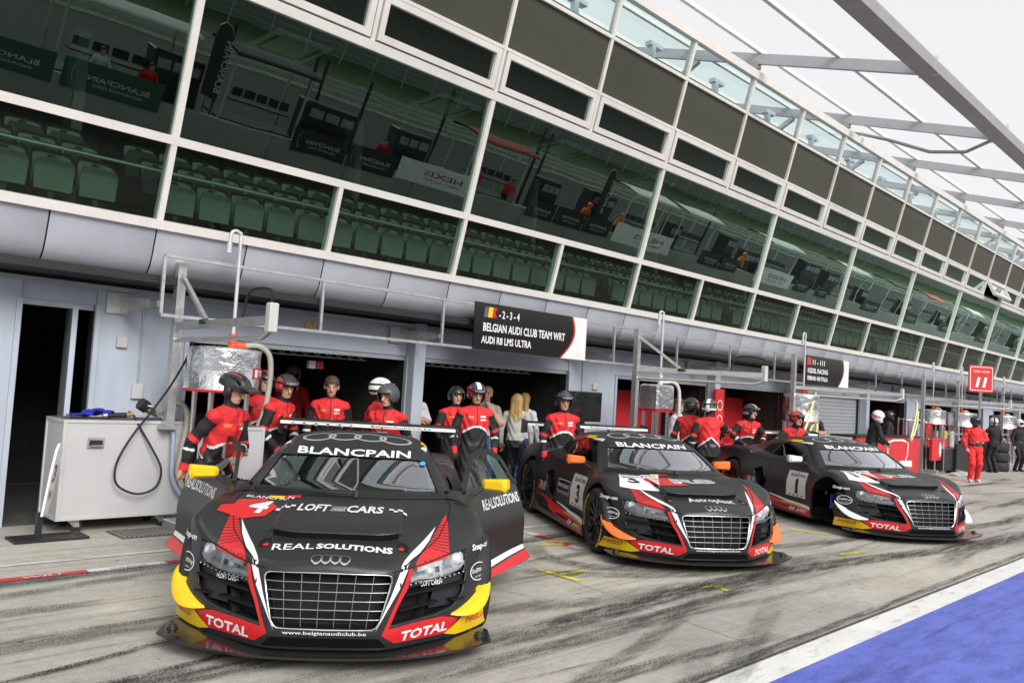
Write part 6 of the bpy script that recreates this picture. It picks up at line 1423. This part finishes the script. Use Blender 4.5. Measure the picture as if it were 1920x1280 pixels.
person('mechanic in black suit and white helmet at the red counter', (19.0, 7.25, 0), 220, PP(lean=12, hpitch=20, suit=plain(BLK, BLK, bala=True), armR=((.28, .1, 1.16), (.08, .34, 1.06)), armL=((-.28, .1, 1.16), (-.1, .34, 1.04))), ('full', (HW, HR_)), False, .014)
person('man in all red suit and black helmet walking up the lane', (23.4, 6.36, 0), 125, PP(suit=plain(SUIT, SUIT, shoes=WHT, bala=True), footR=(.12, .10), footL=(-.12, -.10), armR=((.30, .0, 1.14), (.24, .12, .92)), armL=((-.29, .04, 1.16), (.0, .22, 1.10)), baggy=1.15), ('full', (HB_,)), False, .015)
person('mechanic in black suit and white helmet beyond the red suited man', (28.4, 7.2, 0), -30, PP(suit=plain(BLK, BLK, bala=True), hyaw=-40, armL=((-.32, .12, 1.26), (-.2, .34, 1.22))), ('full', (HW, HB_)), False, .016)
person('fireman in dim garage behind car 4', (7.0, 11.6, 0), 150, PP(scale=1.0, suit=plain(RED, BLK, bala=True)), ('full', (mat('fire_helmet', (.35, .30, .15), .3),)), False, .016)
person('man in black standing in the red garage doorway', (14.6, 9.4, 0), 160, PP(suit=plain(BLK, DRK), hair=HAIR), None, False, .016)
# spectators and marshals on the pit wall, small in the mirrored glass
for i, (x, c, lb) in enumerate(((17.9, RED, 'person in red at the pit wall left of the first mirrored white banner'), (29.7, ORG, 'marshal in orange beside the mirrored feather flag'), (32.3, ORG, 'marshal in orange left of the second mirrored white banner'), (44.3, ORG, 'marshal in orange far along the mirrored pit wall'), (8.1, SHIRT, 'person in pale shirt leaning on the mirrored pit wall at far left'), (9.4, RED, 'person in red leaning on the mirrored pit wall at far left'), (24.6, RED, 'person in red under the mirrored red roof'), (22.6, RED, 'person in dark red beside the mirrored red roofed stand'))):
    pp = person(lb, (x, -9.5, .42), 0, PP(lean=22, suit=plain(c, DRK), hair=HAIR if c not in (ORG,) else None, armR=((.28, .1, 1.16), (.1, .3, 1.04)), armL=((-.28, .1, 1.16), (-.1, .3, 1.04))), ('open', (K['opaint'],)) if c == ORG else None, False, .022)
st = MB(); st.box((20, -9.75, .21), (70, .8, .42)); up(st.build('standing_step', mat('step_grey', (.2, .2, .2), .8), pw))

for i, (x, y, a, c, hl, lb) in enumerate(((30.4, 7.0, 150, BLK, HW, 'mechanic in black with white helmet near the tyre stack'), (33.5, 7.3, 170, SUIT, HR_, 'mechanic in red at the farthest fuel tower'), (22.9, 8.3, 200, BLK, HB_, 'mechanic in black behind the red counter'), (26.8, 8.6, 170, RED, HB_, 'mechanic in red between the far fuel towers'))):
    person(lb, (x, y, 0), a, PP(suit=plain(c, c, bala=True)), ('full', (hl,)), False, .02)
# ---------------- pit equipment ----------------
FOIL = mat('foil_wrap', (.72, .72, .73), .22, .9, var=.12, scale=12, bump=.9, bscale=11); HOSE = mat('grey_hose', (.33, .32, .27), .6, var=.12, scale=20); YH = mat('yellow_hose', (.62, .60, .34), .5, var=.1)
CASEM = mat('case_panel', (.50, .50, .51), .42, .05, var=.05, scale=2)
def spline(pts, n=8):
    P = [Vector(p) for p in pts]; out = []
    for i in range(len(P)-1):
        p0, p1, p2, p3 = P[max(i-1, 0)], P[i], P[i+1], P[min(i+2, len(P)-1)]
        for j in range(n):
            t = j/n; out.append(.5*((2*p1)+(p2-p0)*t+(2*p0-5*p1+4*p2-p3)*t*t+(3*p1-p0-3*p2+p3)*t**3))
    return out+[P[-1]]
def flight_case(x0, x1, y0, y1, z0, z1, label):
    t = thing('flight_case', label, 'case', ((x0+x1)/2, (y0+y1)/2, 0)); c = ((x0+x1)/2, (y0+y1)/2, (z0+z1)/2)
    up(MB().box(c, (x1-x0-.02, y1-y0-.02, z1-z0-.02)).build('panel', CASEM, t))
    e = MB(); w = .028
    for z in (z0+w/2, z1-w/2):
        for y in (y0+w/2, y1-w/2): e.box(((x0+x1)/2, y, z), (x1-x0, w, w))
        for x in (x0+w/2, x1-w/2): e.box((x, (y0+y1)/2, z), (w, y1-y0-2*w, w))
    for x in (x0+w/2, x1-w/2):
        for y in (y0+w/2, y1-w/2): e.box((x, y, (z0+z1)/2), (w, w, z1-z0-2*w))
    up(e.build('edge_trim', K['alu'], t)); up(MB().box(((x0+x1)/2, (y0+y1)/2, z1+.004), (x1-x0-.06, y1-y0-.06, .006)).build('top_mat', mat('case_mat', (.10, .10, .105), .8, var=.2), t))
    lt = MB(); cx = x0+.30; lt.box((cx, y0-.002, z1-.22), (.155, .014, .10), 0, None, .006); lt.box((cx, y0-.012, z1-.22), (.12, .012, .055), 1, None, .006); lt.bar((cx-.05, y0-.024, z1-.245), (cx+.05, y0-.024, z1-.245), .014, .014, 0); up(lt.build('latch', [K['steel'], K['dark']], t))
    for x in (x0+.18, x1-.18):
        for y in (y0+.08, y1-.08):
            cb = MB(); cb.box((x, y, z0-.006), (.11, .09, .012)); cb.add([(x-.05, y-.02, z0-.012), (x+.05, y-.02, z0-.012), (x+.06, y-.02, .05), (x+.01, y-.02, .05), (x-.05, y+.02, z0-.012), (x+.05, y+.02, z0-.012), (x+.06, y+.02, .05), (x+.01, y+.02, .05)], [(0, 3, 2, 1), (4, 5, 6, 7), (0, 1, 5, 4), (1, 2, 6, 5), (3, 0, 4, 7)]); k = up(cb.build('caster', K['steel'], t))
            wh = MB(); wh.cyl((x+.035, y-.018, .052), (x+.035, y+.018, .052), .05, None, 18); up(wh.build('caster_wheel', K['rubber'], k))
flight_case(2.74, 3.92, 8.50, 9.02, .125, 1.075, 'large silver flight case on casters left of car 4'); flight_case(3.70, 4.24, 7.46, 7.74, .125, 1.095, 'second silver flight case behind the crew member in cycling helmet')
# things on the first case
cl = MB(); nx, ny = 12, 8; V = [(x/nx*.40-.2, y/ny*.22-.11, .012+.075*abs(math.sin(x*.7+y*.5))*math.exp(-((x-8)/5)**2)+.02*math.sin(x*1.3+y)**2) for y in range(ny+1) for x in range(nx+1)]
cl.add(V+[(a, b, .0) for a, b, c in V], [(y*(nx+1)+x, y*(nx+1)+x+1, (y+1)*(nx+1)+x+1, (y+1)*(nx+1)+x) for y in range(ny) for x in range(nx)], 0, True); tag(cl.build('blue_cloth', K['blue'], None, (3.03, 8.66, 1.083)), 'crumpled blue cloth on top of the silver flight case', 'cloth')
ag = thing('air_gun', 'brass and black air line gun lying on the flight case', 'tool', (3.30, 8.55, 1.085)); mb = MB(); mb.cyl((-.16, 0, .035), (.02, 0, .04), .024, .028, 14); mb.build('body', K['dark'], ag); mb = MB(); mb.cyl((-.20, 0, .033), (-.16, 0, .035), .018, .02, 12); mb.build('socket', K['steel'], ag); mb = MB(); mb.cyl((.02, 0, .04), (.09, 0, .05), .02, .018, 12); mb.cyl((.05, 0, .05), (.05, 0, .085), .014, .014, 10); mb.build('valve', mat('brass', (.65, .45, .15), .3, .9), ag)
hs_ = MB(); hs_.tube(spline([(3.39, 8.54, 1.13), (3.44, 8.50, 1.02), (3.55, 8.44, .82), (3.66, 8.42, .60), (3.62, 8.42, .42), (3.44, 8.42, .36), (3.24, 8.42, .46), (3.22, 8.42, .66), (3.34, 8.42, .92), (3.52, 8.42, 1.18), (3.66, 8.35, 1.45), (3.74, 8.2, 1.75), (3.75, 8.1, 1.93)]), .011, 8); tag(hs_.build('air_hose', K['rubber']), 'black air hose looping down in front of the flight case', 'hose')
nz = thing('fuel_nozzle', 'metal refuelling nozzle resting on the flight case beside the hose', 'nozzle', (3.56, 8.62, 1.085)); mb = MB(); mb.cyl((-.09, -.02, .16), (-.02, -.01, .12), .062, .062, 20); mb.build('coupling', K['dark'], nz); mb = MB(); mb.cyl((-.02, -.01, .12), (.11, .02, .06), .05, .042, 18); mb.build('body', K['chrome'], nz); mb = MB(); mb.tube([(-.03, -.07, .14), (.03, -.10, .13), (.11, -.08, .06)], .009, 6); mb.build('handle', K['steel'], nz)
fh = MB(); fh.tube(spline([(3.66, 8.60, 1.13), (3.74, 8.55, 1.24), (3.86, 8.50, 1.25), (3.90, 8.44, 1.1), (3.86, 8.42, .8), (3.84, 8.42, .55), (3.93, 8.38, .36), (4.1, 8.32, .27), (4.3, 8.2, .25)]), .032, 10); tag(fh.build('fuel_hose', HOSE), 'thick grey fuel hose hanging down over the flight case', 'hose')
bh = MB(); bh.tube(spline([(3.68, 8.58, 1.13), (3.76, 8.46, 1.0), (3.77, 8.43, .75), (3.79, 8.43, .5), (3.9, 8.40, .32), (4.1, 8.34, .22), (4.3, 8.3, .2)]), .022, 8); tag(bh.build('vent_hose', mat('blue_hose', (.30, .36, .50), .4)), 'pale blue hose beside the grey fuel hose', 'hose')
# refuelling towers
def tower(x, y, label, drum, boom, zb, hose_m, vent=3.05, tag_txt=None, r=.36, tank=(1.40, 1.84), off=(.42, .0), strut=True, mz=0.):
    t = thing('fuel_tower', label, 'fuel rig', (x, y, 0)); P = lambda nm, mb, m: mb.build(nm, m, t)
    P('mast', MB().bar((0, 0, mz), (0, 0, 2.70), .085, .085), K['steel']); P('base', MB().box((off[0], off[1], .05), (r*2, r*1.7, .1), 0, None, .01), K['steel']); P('foot', MB().box((0, 0, mz+.02), (.16, .12 if mz else .22, .04)), K['steel'])
    b = Vector((boom[0]-x, boom[1]-y, zb)); d = b.normalized(); bd = Vector((b.x, b.y, 0))
    mb = MB(); mb.bar((0, 0, zb), bd+Vector((0, 0, zb)), .06, .07); P('boom', mb, K['steel']); mb = MB(); mb.tube([(0, 0, zb-.14), tuple(bd*.93+Vector((0, 0, zb-.14))), tuple(bd+Vector((0, 0, zb-.08))), tuple(bd+Vector((0, 0, zb+.02)))], .022, 8); P('air_pipe', mb, K['steel'])
    mb = MB(); mb.box(bd+Vector((0, 0, zb+.02)), (.08, .08, .24), 0, None, .01); P('boom_head', mb, K['alu'])
    if strut: mb = MB(); mb.bar((0, 0, 2.60), bd*.36+Vector((0, 0, zb+.04)), .04, .04); P('strut', mb, K['steel']); mb = MB(); mb.lathe([(.001, -.02), (.07, -.02), (.07, .02), (.001, .02)], 14, 0, Matrix.Translation(bd*.37+Vector((0, 0, zb+.02)))); P('pulley', mb, K['dark'])
    mb = MB(); mb.tube(spline([tuple(bd*.97+Vector((0, 0, zb+.1))), tuple(bd*.99+Vector((.0, 0, zb+.24))), tuple(bd*.8+Vector((0, .0, zb+.26))), tuple(bd*.74+Vector((0, 0, zb+.03)))]), .012, 8); P('cable', mb, K['rubber'])
    c = Vector((off[0], off[1], 0)); z0, z1 = tank
    if drum:
        mb = MB(); mb.lathe([(.001, z1+.02), (r*.5, z1+.02), (r, z1), (r+.004, z1-.02), (r, z1-.1), (r+.006, (z0+z1)/2), (r, z0+.03), (r+.015, z0+.015), (r+.015, z0), (.001, z0)], 40, 0, Matrix.Translation(c)); P('tank', mb, FOIL)
        mb = MB(); mb.lathe([(r+.022, z0+.012), (r+.026, z0-.004), (r+.02, z0-.015)], 40, 0, Matrix.Translation(c)); P('tank_rim', mb, K['rpaint'])
    else:
        mb = MB(); mb.box(c+Vector((0, 0, (z0+z1)/2)), (r*1.8, r*1.4, z1-z0), 0, None, .03); P('tank', mb, FOIL); mb = MB(); mb.box(c+Vector((0, 0, z0-.012)), (r*1.84, r*1.44, .02)); P('tank_rim', mb, K['rpaint'])
    for q in range(4):
        a = math.pi/4+q*math.pi/2; mb = MB(); mb.cyl(c+Vector((r*.75*math.cos(a), r*.7*math.sin(a), .1)), c+Vector((r*.75*math.cos(a), r*.7*math.sin(a), z0)), .028, None, 12); P('tank_leg', mb, K['chrome'])
    for zz in (.5, .95): mb = MB(); mb.tube([c+Vector((r*.75*math.cos(math.pi/4+q*math.pi/2), r*.7*math.sin(math.pi/4+q*math.pi/2), zz)) for q in range(4)], .014, 6, 0, True); P('tank_brace', mb, K['steel'])
    vx = c+Vector((.08, -.0, 0)); mb = MB(); mb.cyl(vx+Vector((0, 0, z1)), vx+Vector((0, 0, z1+.16)), .045, None, 14); mb.cyl(vx+Vector((0, 0, z1+.05)), vx+Vector((.13, -.03, z1+.05)), .03, None, 12); P('valve', mb, mat('valve_red', (.70, .07, .03), .35) if drum else K['alu'])
    mb = MB(); pts = [vx+Vector((0, 0, z1+.14)), vx+Vector((0, 0, vent-.1)), vx+Vector((-.01, 0, vent-.03)), vx+Vector((-.05, 0, vent)), vx+Vector((-.10, 0, vent-.02)), vx+Vector((-.115, 0, vent-.09)), vx+Vector((-.118, 0, vent-.16))]; mb.tube(spline(pts, 4), .019, 10); mb.cyl(vx+Vector((-.118, 0, vent-.14)), vx+Vector((-.12, 0, vent-.24)), .028, None, 12); P('vent_pipe', mb, mat('pipe_grey', (.55, .55, .55), .4, .2))
    h0 = vx+Vector((.13, -.03, z1+.05)); mb = MB(); mb.tube(spline([h0, h0+Vector((.14, -.06, .0)), h0+Vector((.24, -.10, -.12)), h0+Vector((.24, -.12, -.45)), h0+Vector((.16, -.16, -.75)), h0+Vector((.02, -.2, -1.0))]), .03, 10); P('hose', mb, hose_m)
    if tag_txt:
        pl = []; a0 = math.radians(-62)
        def cyp(u, v, o=.012): a = a0+u/r; return c+Vector(((r+o)*math.cos(a), (r+o)*math.sin(a), v))
        mb = MB(); n = 6; mb.add([cyp(-.02+.26*k/n, zz) for k in range(n+1) for zz in (z0+.14, z0+.25)], [(2*k, 2*k+2, 2*k+3, 2*k+1) for k in range(n)]); P('tank_label', mb, K['rpaint'])
        vs, fs = text_mesh(tag_txt, .03); mb = MB(); mb.add([cyp(.06+.17*v[0], z0+.165+.06*v[1], .016) for v in vs], fs); P('lettering', mb, K['wpaint'])
        mb = MB(); mb.add([cyp(u, v, .015) for u, v in ((-.005, z0+.155), (.045, z0+.155), (.045, z0+.235), (-.005, z0+.235))], [(0, 1, 2, 3)]); P('label_mark', mb, K['wpaint'])
    return t
tower(3.70, 8.43, 'refuelling tower with foil wrapped drum and red label left of the garages', True, (3.42, 6.05), 2.05, HOSE, 3.08, 'TOTAL', .365, (1.42, 1.85), (.39, -.30), True, 1.0)
tower(10.94, 7.90, 'refuelling tower with square foil tank behind car 3', False, (11.70, 6.08), 2.06, mat('white_hose', (.6, .6, .58), .5), 3.05, None, .27, (1.42, 1.84), (.58, -.02))
tower(16.45, 7.90, 'refuelling tower with foil drum and long boom behind car 1', True, (19.5, 6.8), 2.02, YH, 3.18, None, .36, (1.32, 1.88), (.40, .0), False)
tower(24.4, 7.95, 'refuelling tower with round decal behind the red counter', True, (27.6, 6.6), 2.05, YH, 3.1, None, .36, (1.37, 1.76), (.9, .05), False)
tower(27.6, 8.0, 'farther refuelling tower with wide foil drum', True, (31.0, 6.4), 2.1, YH, 3.15, None, .45, (1.32, 1.74), (.65, .1), False)
tower(32.5, 8.0, 'farthest refuelling tower near the right edge', True, (36.0, 6.6), 2.1, YH, 3.1, None, .42, (1.30, 1.74), (.5, .1), False)
cb = MB(); cb.tube(spline([(3.60, 8.12, 1.95), (3.5, 7.9, 1.75), (3.42, 7.85, 1.3), (3.4, 8.1, 1.1)]), .012, 8)
for (x, y, m_, lb) in ((16.2, 7.6, YH, 'yellow hose hanging in a loop behind the resting crew member'), (22.6, 7.7, YH, 'yellow hose looping down beside the roller shutter')):
    mb = MB(); mb.tube(spline([(x+1.1, y+.2, 1.95), (x+.6, y, 1.8), (x+.1, y-.1, 1.3), (x-.1, y-.1, 1.0), (x+.25, y, .95), (x+.6, y, 1.3), (x+1.0, y+.1, 1.7)]), .028, 8); tag(mb.build('fuel_hose', m_), lb, 'hose')
# lollipop boards and floor stand at the left
ls = thing('lollipop_board', 'white pit stop board with number 3 standing at the end of the flight case', 'pit board', (2.56, 8.36, 0)); Ml = basis((0, 0, 0), Vector((.50, .87, 0)), (.14, .0, 1)); mb = MB(); o = [(-.09, .22), (.09, .22), (.12, .62), (.11, .80), (.06, .87), (-.03, .88), (-.09, .82), (-.11, .6)]; mb.prism(o, Ml, .02); mb.build('board', CAR['white'], ls)
mb = MB(); flat_text(mb, '3', Ml @ Matrix.Translation((0, 0, .024)), .10, .17, 0, .03, 0, -.05, .52); mb.build('lettering', K['bpaint'], ls); mb = MB(); flat_text(mb, 'W', Ml @ Matrix.Translation((0, 0, .024)), .11, .09, 0, .03, 0, -.06, .36); mb.build('lettering', K['rpaint'], ls)
mb = MB(); mb.box((.08, -.02, .012), (.62, .30, .024)); mb.box((.0, 0, .13), (.05, .04, .22)); mb.build('stand', K['dark'], ls)
lb = thing('board_edge', 'white edged board leaning at the far left of the doorway', 'board', (2.08, 8.55, 0)); mb = MB(); mb.prism([(-.16, .02), (.06, .02), (.08, .80), (.02, .92), (-.14, .92)], basis((0, 0, 0), (.25, .97, 0), (.05, .08, 1)), .025); mb.build('panel', CAR['white'], lb)
dg = thing('drain_grate', 'steel drain grating in the concrete below the flight case', 'grating', (3.5, 8.25, 0)); mb = MB(); mb.box((0, 0, .006), (.62, .42, .008)); mb.build('frame', mat('grate_dark', (.09, .09, .085), .7), dg)
for k in range(14): mb = MB(); mb.box((-.28+k*.043, 0, .013), (.012, .40, .008)); mb.build('bar', K['steel'], dg)
# room behind the open service door
sr = thing('service_room', 'dark room seen through the open service door', 'room', (2.8, WALL_Y+.2, 0)); mb = MB(); 
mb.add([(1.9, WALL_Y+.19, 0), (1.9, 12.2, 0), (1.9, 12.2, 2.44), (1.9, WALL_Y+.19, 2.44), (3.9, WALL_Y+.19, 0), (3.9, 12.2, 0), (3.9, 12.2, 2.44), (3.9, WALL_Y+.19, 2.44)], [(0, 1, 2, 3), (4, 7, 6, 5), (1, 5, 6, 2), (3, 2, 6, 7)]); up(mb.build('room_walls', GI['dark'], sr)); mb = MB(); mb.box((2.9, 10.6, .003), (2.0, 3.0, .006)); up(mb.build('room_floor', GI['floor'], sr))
# screen by the garage wall, counters, red panels
tv = thing('monitor', 'large black monitor on a stand right of the second garage', 'monitor', (10.0, 8.15, 0)); mb = MB(); mb.box((0, 0, 1.42), (.80, .05, .46), 0, None, .012); mb.build('bezel', K['dark'], tv); mb = MB(); mb.box((0, -.027, 1.42), (.76, .004, .42)); mb.build('screen', mat('screen_glass', (.015, .018, .018), .08), tv); mb = MB(); mb.bar((0, .03, 0), (0, .03, 1.25), .06, .06); mb.box((0, .03, .02), (.5, .4, .04)); mb.build('stand', K['dark'], tv)
def red_panel(x, y, w, h, z0, label, words, rot=0.):
    t = thing('red_panel', label, 'panel', (x, y, 0), rot); mb = MB(); mb.box((0, 0, z0+h/2), (w, .08, h), 0, None, .01); mb.build('board', K['rpaint'], t); mb = MB()
    for s_, xx, zz, ww, hh in words: flat_text(mb, s_, basis((xx*w, -.044, z0+zz*h), (1, 0, 0), (0, 0, 1)), ww*w, hh*h, 0, .01, 0, 0, 0, True)
    if words: mb.build('lettering', K['wpaint'], t)
    return t
red_panel(12.6, 7.75, .9, .80, .10, 'red panel with three white letters behind the pointing crew member', [('HRE', 0, .55, .5, .18), ('wheels', 0, .4, .4, .08)]); red_panel(14.2, 7.9, 1.0, .82, .05, 'red cabinet behind the wing of car 1', [])
ct = red_panel(21.4, 7.75, 4.2, .98, .02, 'long red counter with white shield emblem in front of the shutter', [('AGIP', -.36, .68, .14, .14), ('1st GEAR', -.34, .46, .22, .15), ('ENGINE', -.34, .28, .2, .13), ('OIL', -.30, .10, .1, .12)])
mb = MB(); Mx = basis((.55, -.045, .5), (1, 0, 0), (0, 0, 1)); shd = [(-.75, .40), (-.3, .46), (.3, .46), (.75, .40), (.70, .05), (.35, -.35), (0, -.47), (-.35, -.35), (-.70, .05)]
flat_poly(mb, shd, Mx); mb.build('emblem', K['wpaint'], ct); mb = MB(); flat_poly(mb, [(a*.9, b*.9) for a, b in shd], Mx @ Matrix.Translation((0, 0, .003))); mb.build('emblem', K['rpaint'], ct); mb = MB(); mb.box((0, .25, 1.02), (4.25, .62, .04)); mb.build('worktop', K['dark'], ct)
rp = red_panel(25.0, 7.7, 1.25, .60, .38, 'small red banner with white emblem right of the counter', []); mb = MB(); flat_poly(mb, ellipse(0, 0, .10, .20, 20), basis((0, -.045, .68), (1, 0, 0), (0, 0, 1))); mb.build('emblem', K['wpaint'], rp)
for (x, lb) in ((15.25, 'red vertical banner on the edge of the red garage'), (18.72, 'tall red banner with white logos beside the shutter')):
    vb = thing('vertical_banner', lb, 'banner', (x, WALL_Y-.2, 0)); mb = MB(); mb.box((0, 0, .95), (.34, .04, 1.86), 0, None, .005); mb.build('cloth', K['rpaint'], vb); mb = MB(); Mv = basis((0, -.024, 0), (1, 0, 0), (0, 0, 1))
    for k in range(5): flat_ring(mb, 0, .35+k*.30, .11, .11, .02, Mv, 0, 16)
    mb.build('logo', K['wpaint'], vb)
# pit board 11
pb = thing('pit_sign', 'red square sign with a white number 11 above the far pit box', 'sign', (25.2, 6.75, 0)); Mp = basis((0, 0, 2.68), (1, -.85, 0), (.02, 0, 1)); R_ = lambda s, r=.06: [(s-r*(1-math.cos(a)) if False else 0, 0) for a in ()]
def rsq(h, r): return [(sx*(h-r)+r*math.cos(a), sy*(h-r)+r*math.sin(a)) for sx, sy, a0 in ((1, 1, 0), (-1, 1, 90), (-1, -1, 180), (1, -1, 270)) for a in [math.radians(a0+q) for q in (0, 30, 60, 90)]]
mb = MB(); mb.prism(rsq(.36, .05), Mp, .03); mb.build('board', K['rpaint'], pb); mb = MB(); o = rsq(.325, .04); i_ = rsq(.308, .035); n = len(o); M3 = Mp @ Matrix.Translation((0, 0, .034)); mb.add([M3 @ Vector((*p, 0)) for p in o+i_], [(k, (k+1) % n, n+(k+1) % n, n+k) for k in range(n)]); flat_text(mb, '11', M3, .34, .27, 0, .05, .2, 0, -.23, True); flat_text(mb, 'KESSEL RACING', M3, .46, .05, 0, .008, 0, 0, .17, True); mb.build('lettering', K['wpaint'], pb); mb = MB(); mb.bar((0, 0, 0), (0, 0, 2.34), .05, .05); mb.build('post', K['steel'], pb)
# equipment beyond
def trolley(x, y, w, label, m):
    t = thing('equipment_trolley', label, 'trolley', (x, y, 0)); mb = MB(); mb.box((0, 0, .40), (w, .6, .62), 0, None, .02); mb.build('cabinet', m, t)
    for sx in (-1, 1):
        mb = MB(); mb.bar((sx*w*.48, -.28, .05), (sx*w*.48, -.28, 1.30), .045, .045); mb.build('upright', K['steel'], t)
    mb = MB(); mb.bar((-w*.48, -.28, 1.12), (w*.48, -.28, 1.12), .04, .04); mb.build('crossbar', K['steel'], t)
    for k in range(3): mb = MB(); mb.cyl((-w*.3+k*w*.3, .05, .72), (-w*.3+k*w*.3, .05, 1.18), .10, .10, 16); mb.build('bottle', K['alu'] if k != 1 else K['ypaint'], t)
trolley(26.2, 7.9, 2.2, 'black equipment trolley with steel uprights right of the red banner', K['dark']); trolley(30.6, 7.9, 2.4, 'black equipment trolley behind the far mechanic', K['dark'])
tr = thing('tyre_stack', 'stack of wheels in front of the far garage', 'tyres', (29.6, 7.4, 0))
for k in range(3): mb = MB(); mb.lathe([(.17, .02), (.31, .0), (.34, .05), (.34, .24), (.31, .29), (.17, .27), (.16, .15), (.17, .02)], 24, 0, Matrix.Translation((0, 0, .3*k))); mb.build('tyre', CAR['tyre'], tr)
ab = thing('arrow_board', 'grey arrow shaped board lying on the ground by the far pit box', 'board', (25.6, 7.25, .0)); mb = MB(); mb.prism([(-.7, -.12), (.25, -.12), (.25, -.26), (.75, 0), (.25, .26), (.25, .12), (-.7, .12)], Matrix.Translation((0, 0, .02)) @ Matrix.Rotation(math.radians(18), 4, 'X'), .03); mb.build('board', mat('arrow_grey', (.42, .42, .45), .5), ab)
eq = thing('garage_cabinet', 'row of dark tool cabinets inside the first garage', 'cabinet', (5.7, 12.6, 0))
for k in range(4): mb = MB(); mb.box((-1.1+k*.74, 0, .5), (.72, .6, .95), 0, None, .02); mb.build('drawer_unit', K['dark'], eq)
wt = thing('wall_light', 'small red and white lamp under the first garage lintel', 'lamp', (6.05, 9.6, 1.78)); mb = MB(); mb.box((0, 0, 0), (.10, .06, .10)); mb.build('white_lens', K['wpaint'], wt); mb = MB(); mb.box((.12, 0, 0), (.10, .06, .10)); mb.build('red_lens', K['rpaint'], wt)

for i, (x, y, lb) in enumerate(((24.9, 8.3, 'steel tube rack behind the small red banner'), (28.9, 8.3, 'steel tube rack behind the red suited man'), (33.6, 8.2, 'steel tube rack near the right edge'))):
    t = thing('tube_rack', lb, 'rack', (x, y, 0))
    for a in (-.6, -.2, .2, .6):
        for b in (-.25, .25): MB().cyl((a, b, 0), (a, b, 1.5), .022, None, 8).build('upright', K['chrome'], t)
    for z in (.35, .9, 1.45): MB().tube([(-.6, -.25, z), (.6, -.25, z), (.6, .25, z), (-.6, .25, z)], .018, 6, 0, True).build('shelf_rail', K['chrome'], t)
    MB().box((-.2, 0, .62), (.7, .4, .5), 0, None, .02).build('canister', K['dark'] if i % 2 else K['alu'], t)
bx = thing('black_barrier', 'black barrier with an orange oval behind the red suited man', 'barrier', (27.6, 7.55, 0)); MB().box((0, 0, .42), (3.2, .06, .84)).build('board', K['dark'], bx); mb = MB(); flat_poly(mb, ellipse(0, 0, .38, .16, 24), basis((.3, -.034, .36), (1, 0, 0), (0, 0, 1))); mb.build('oval', K['opaint'], bx)
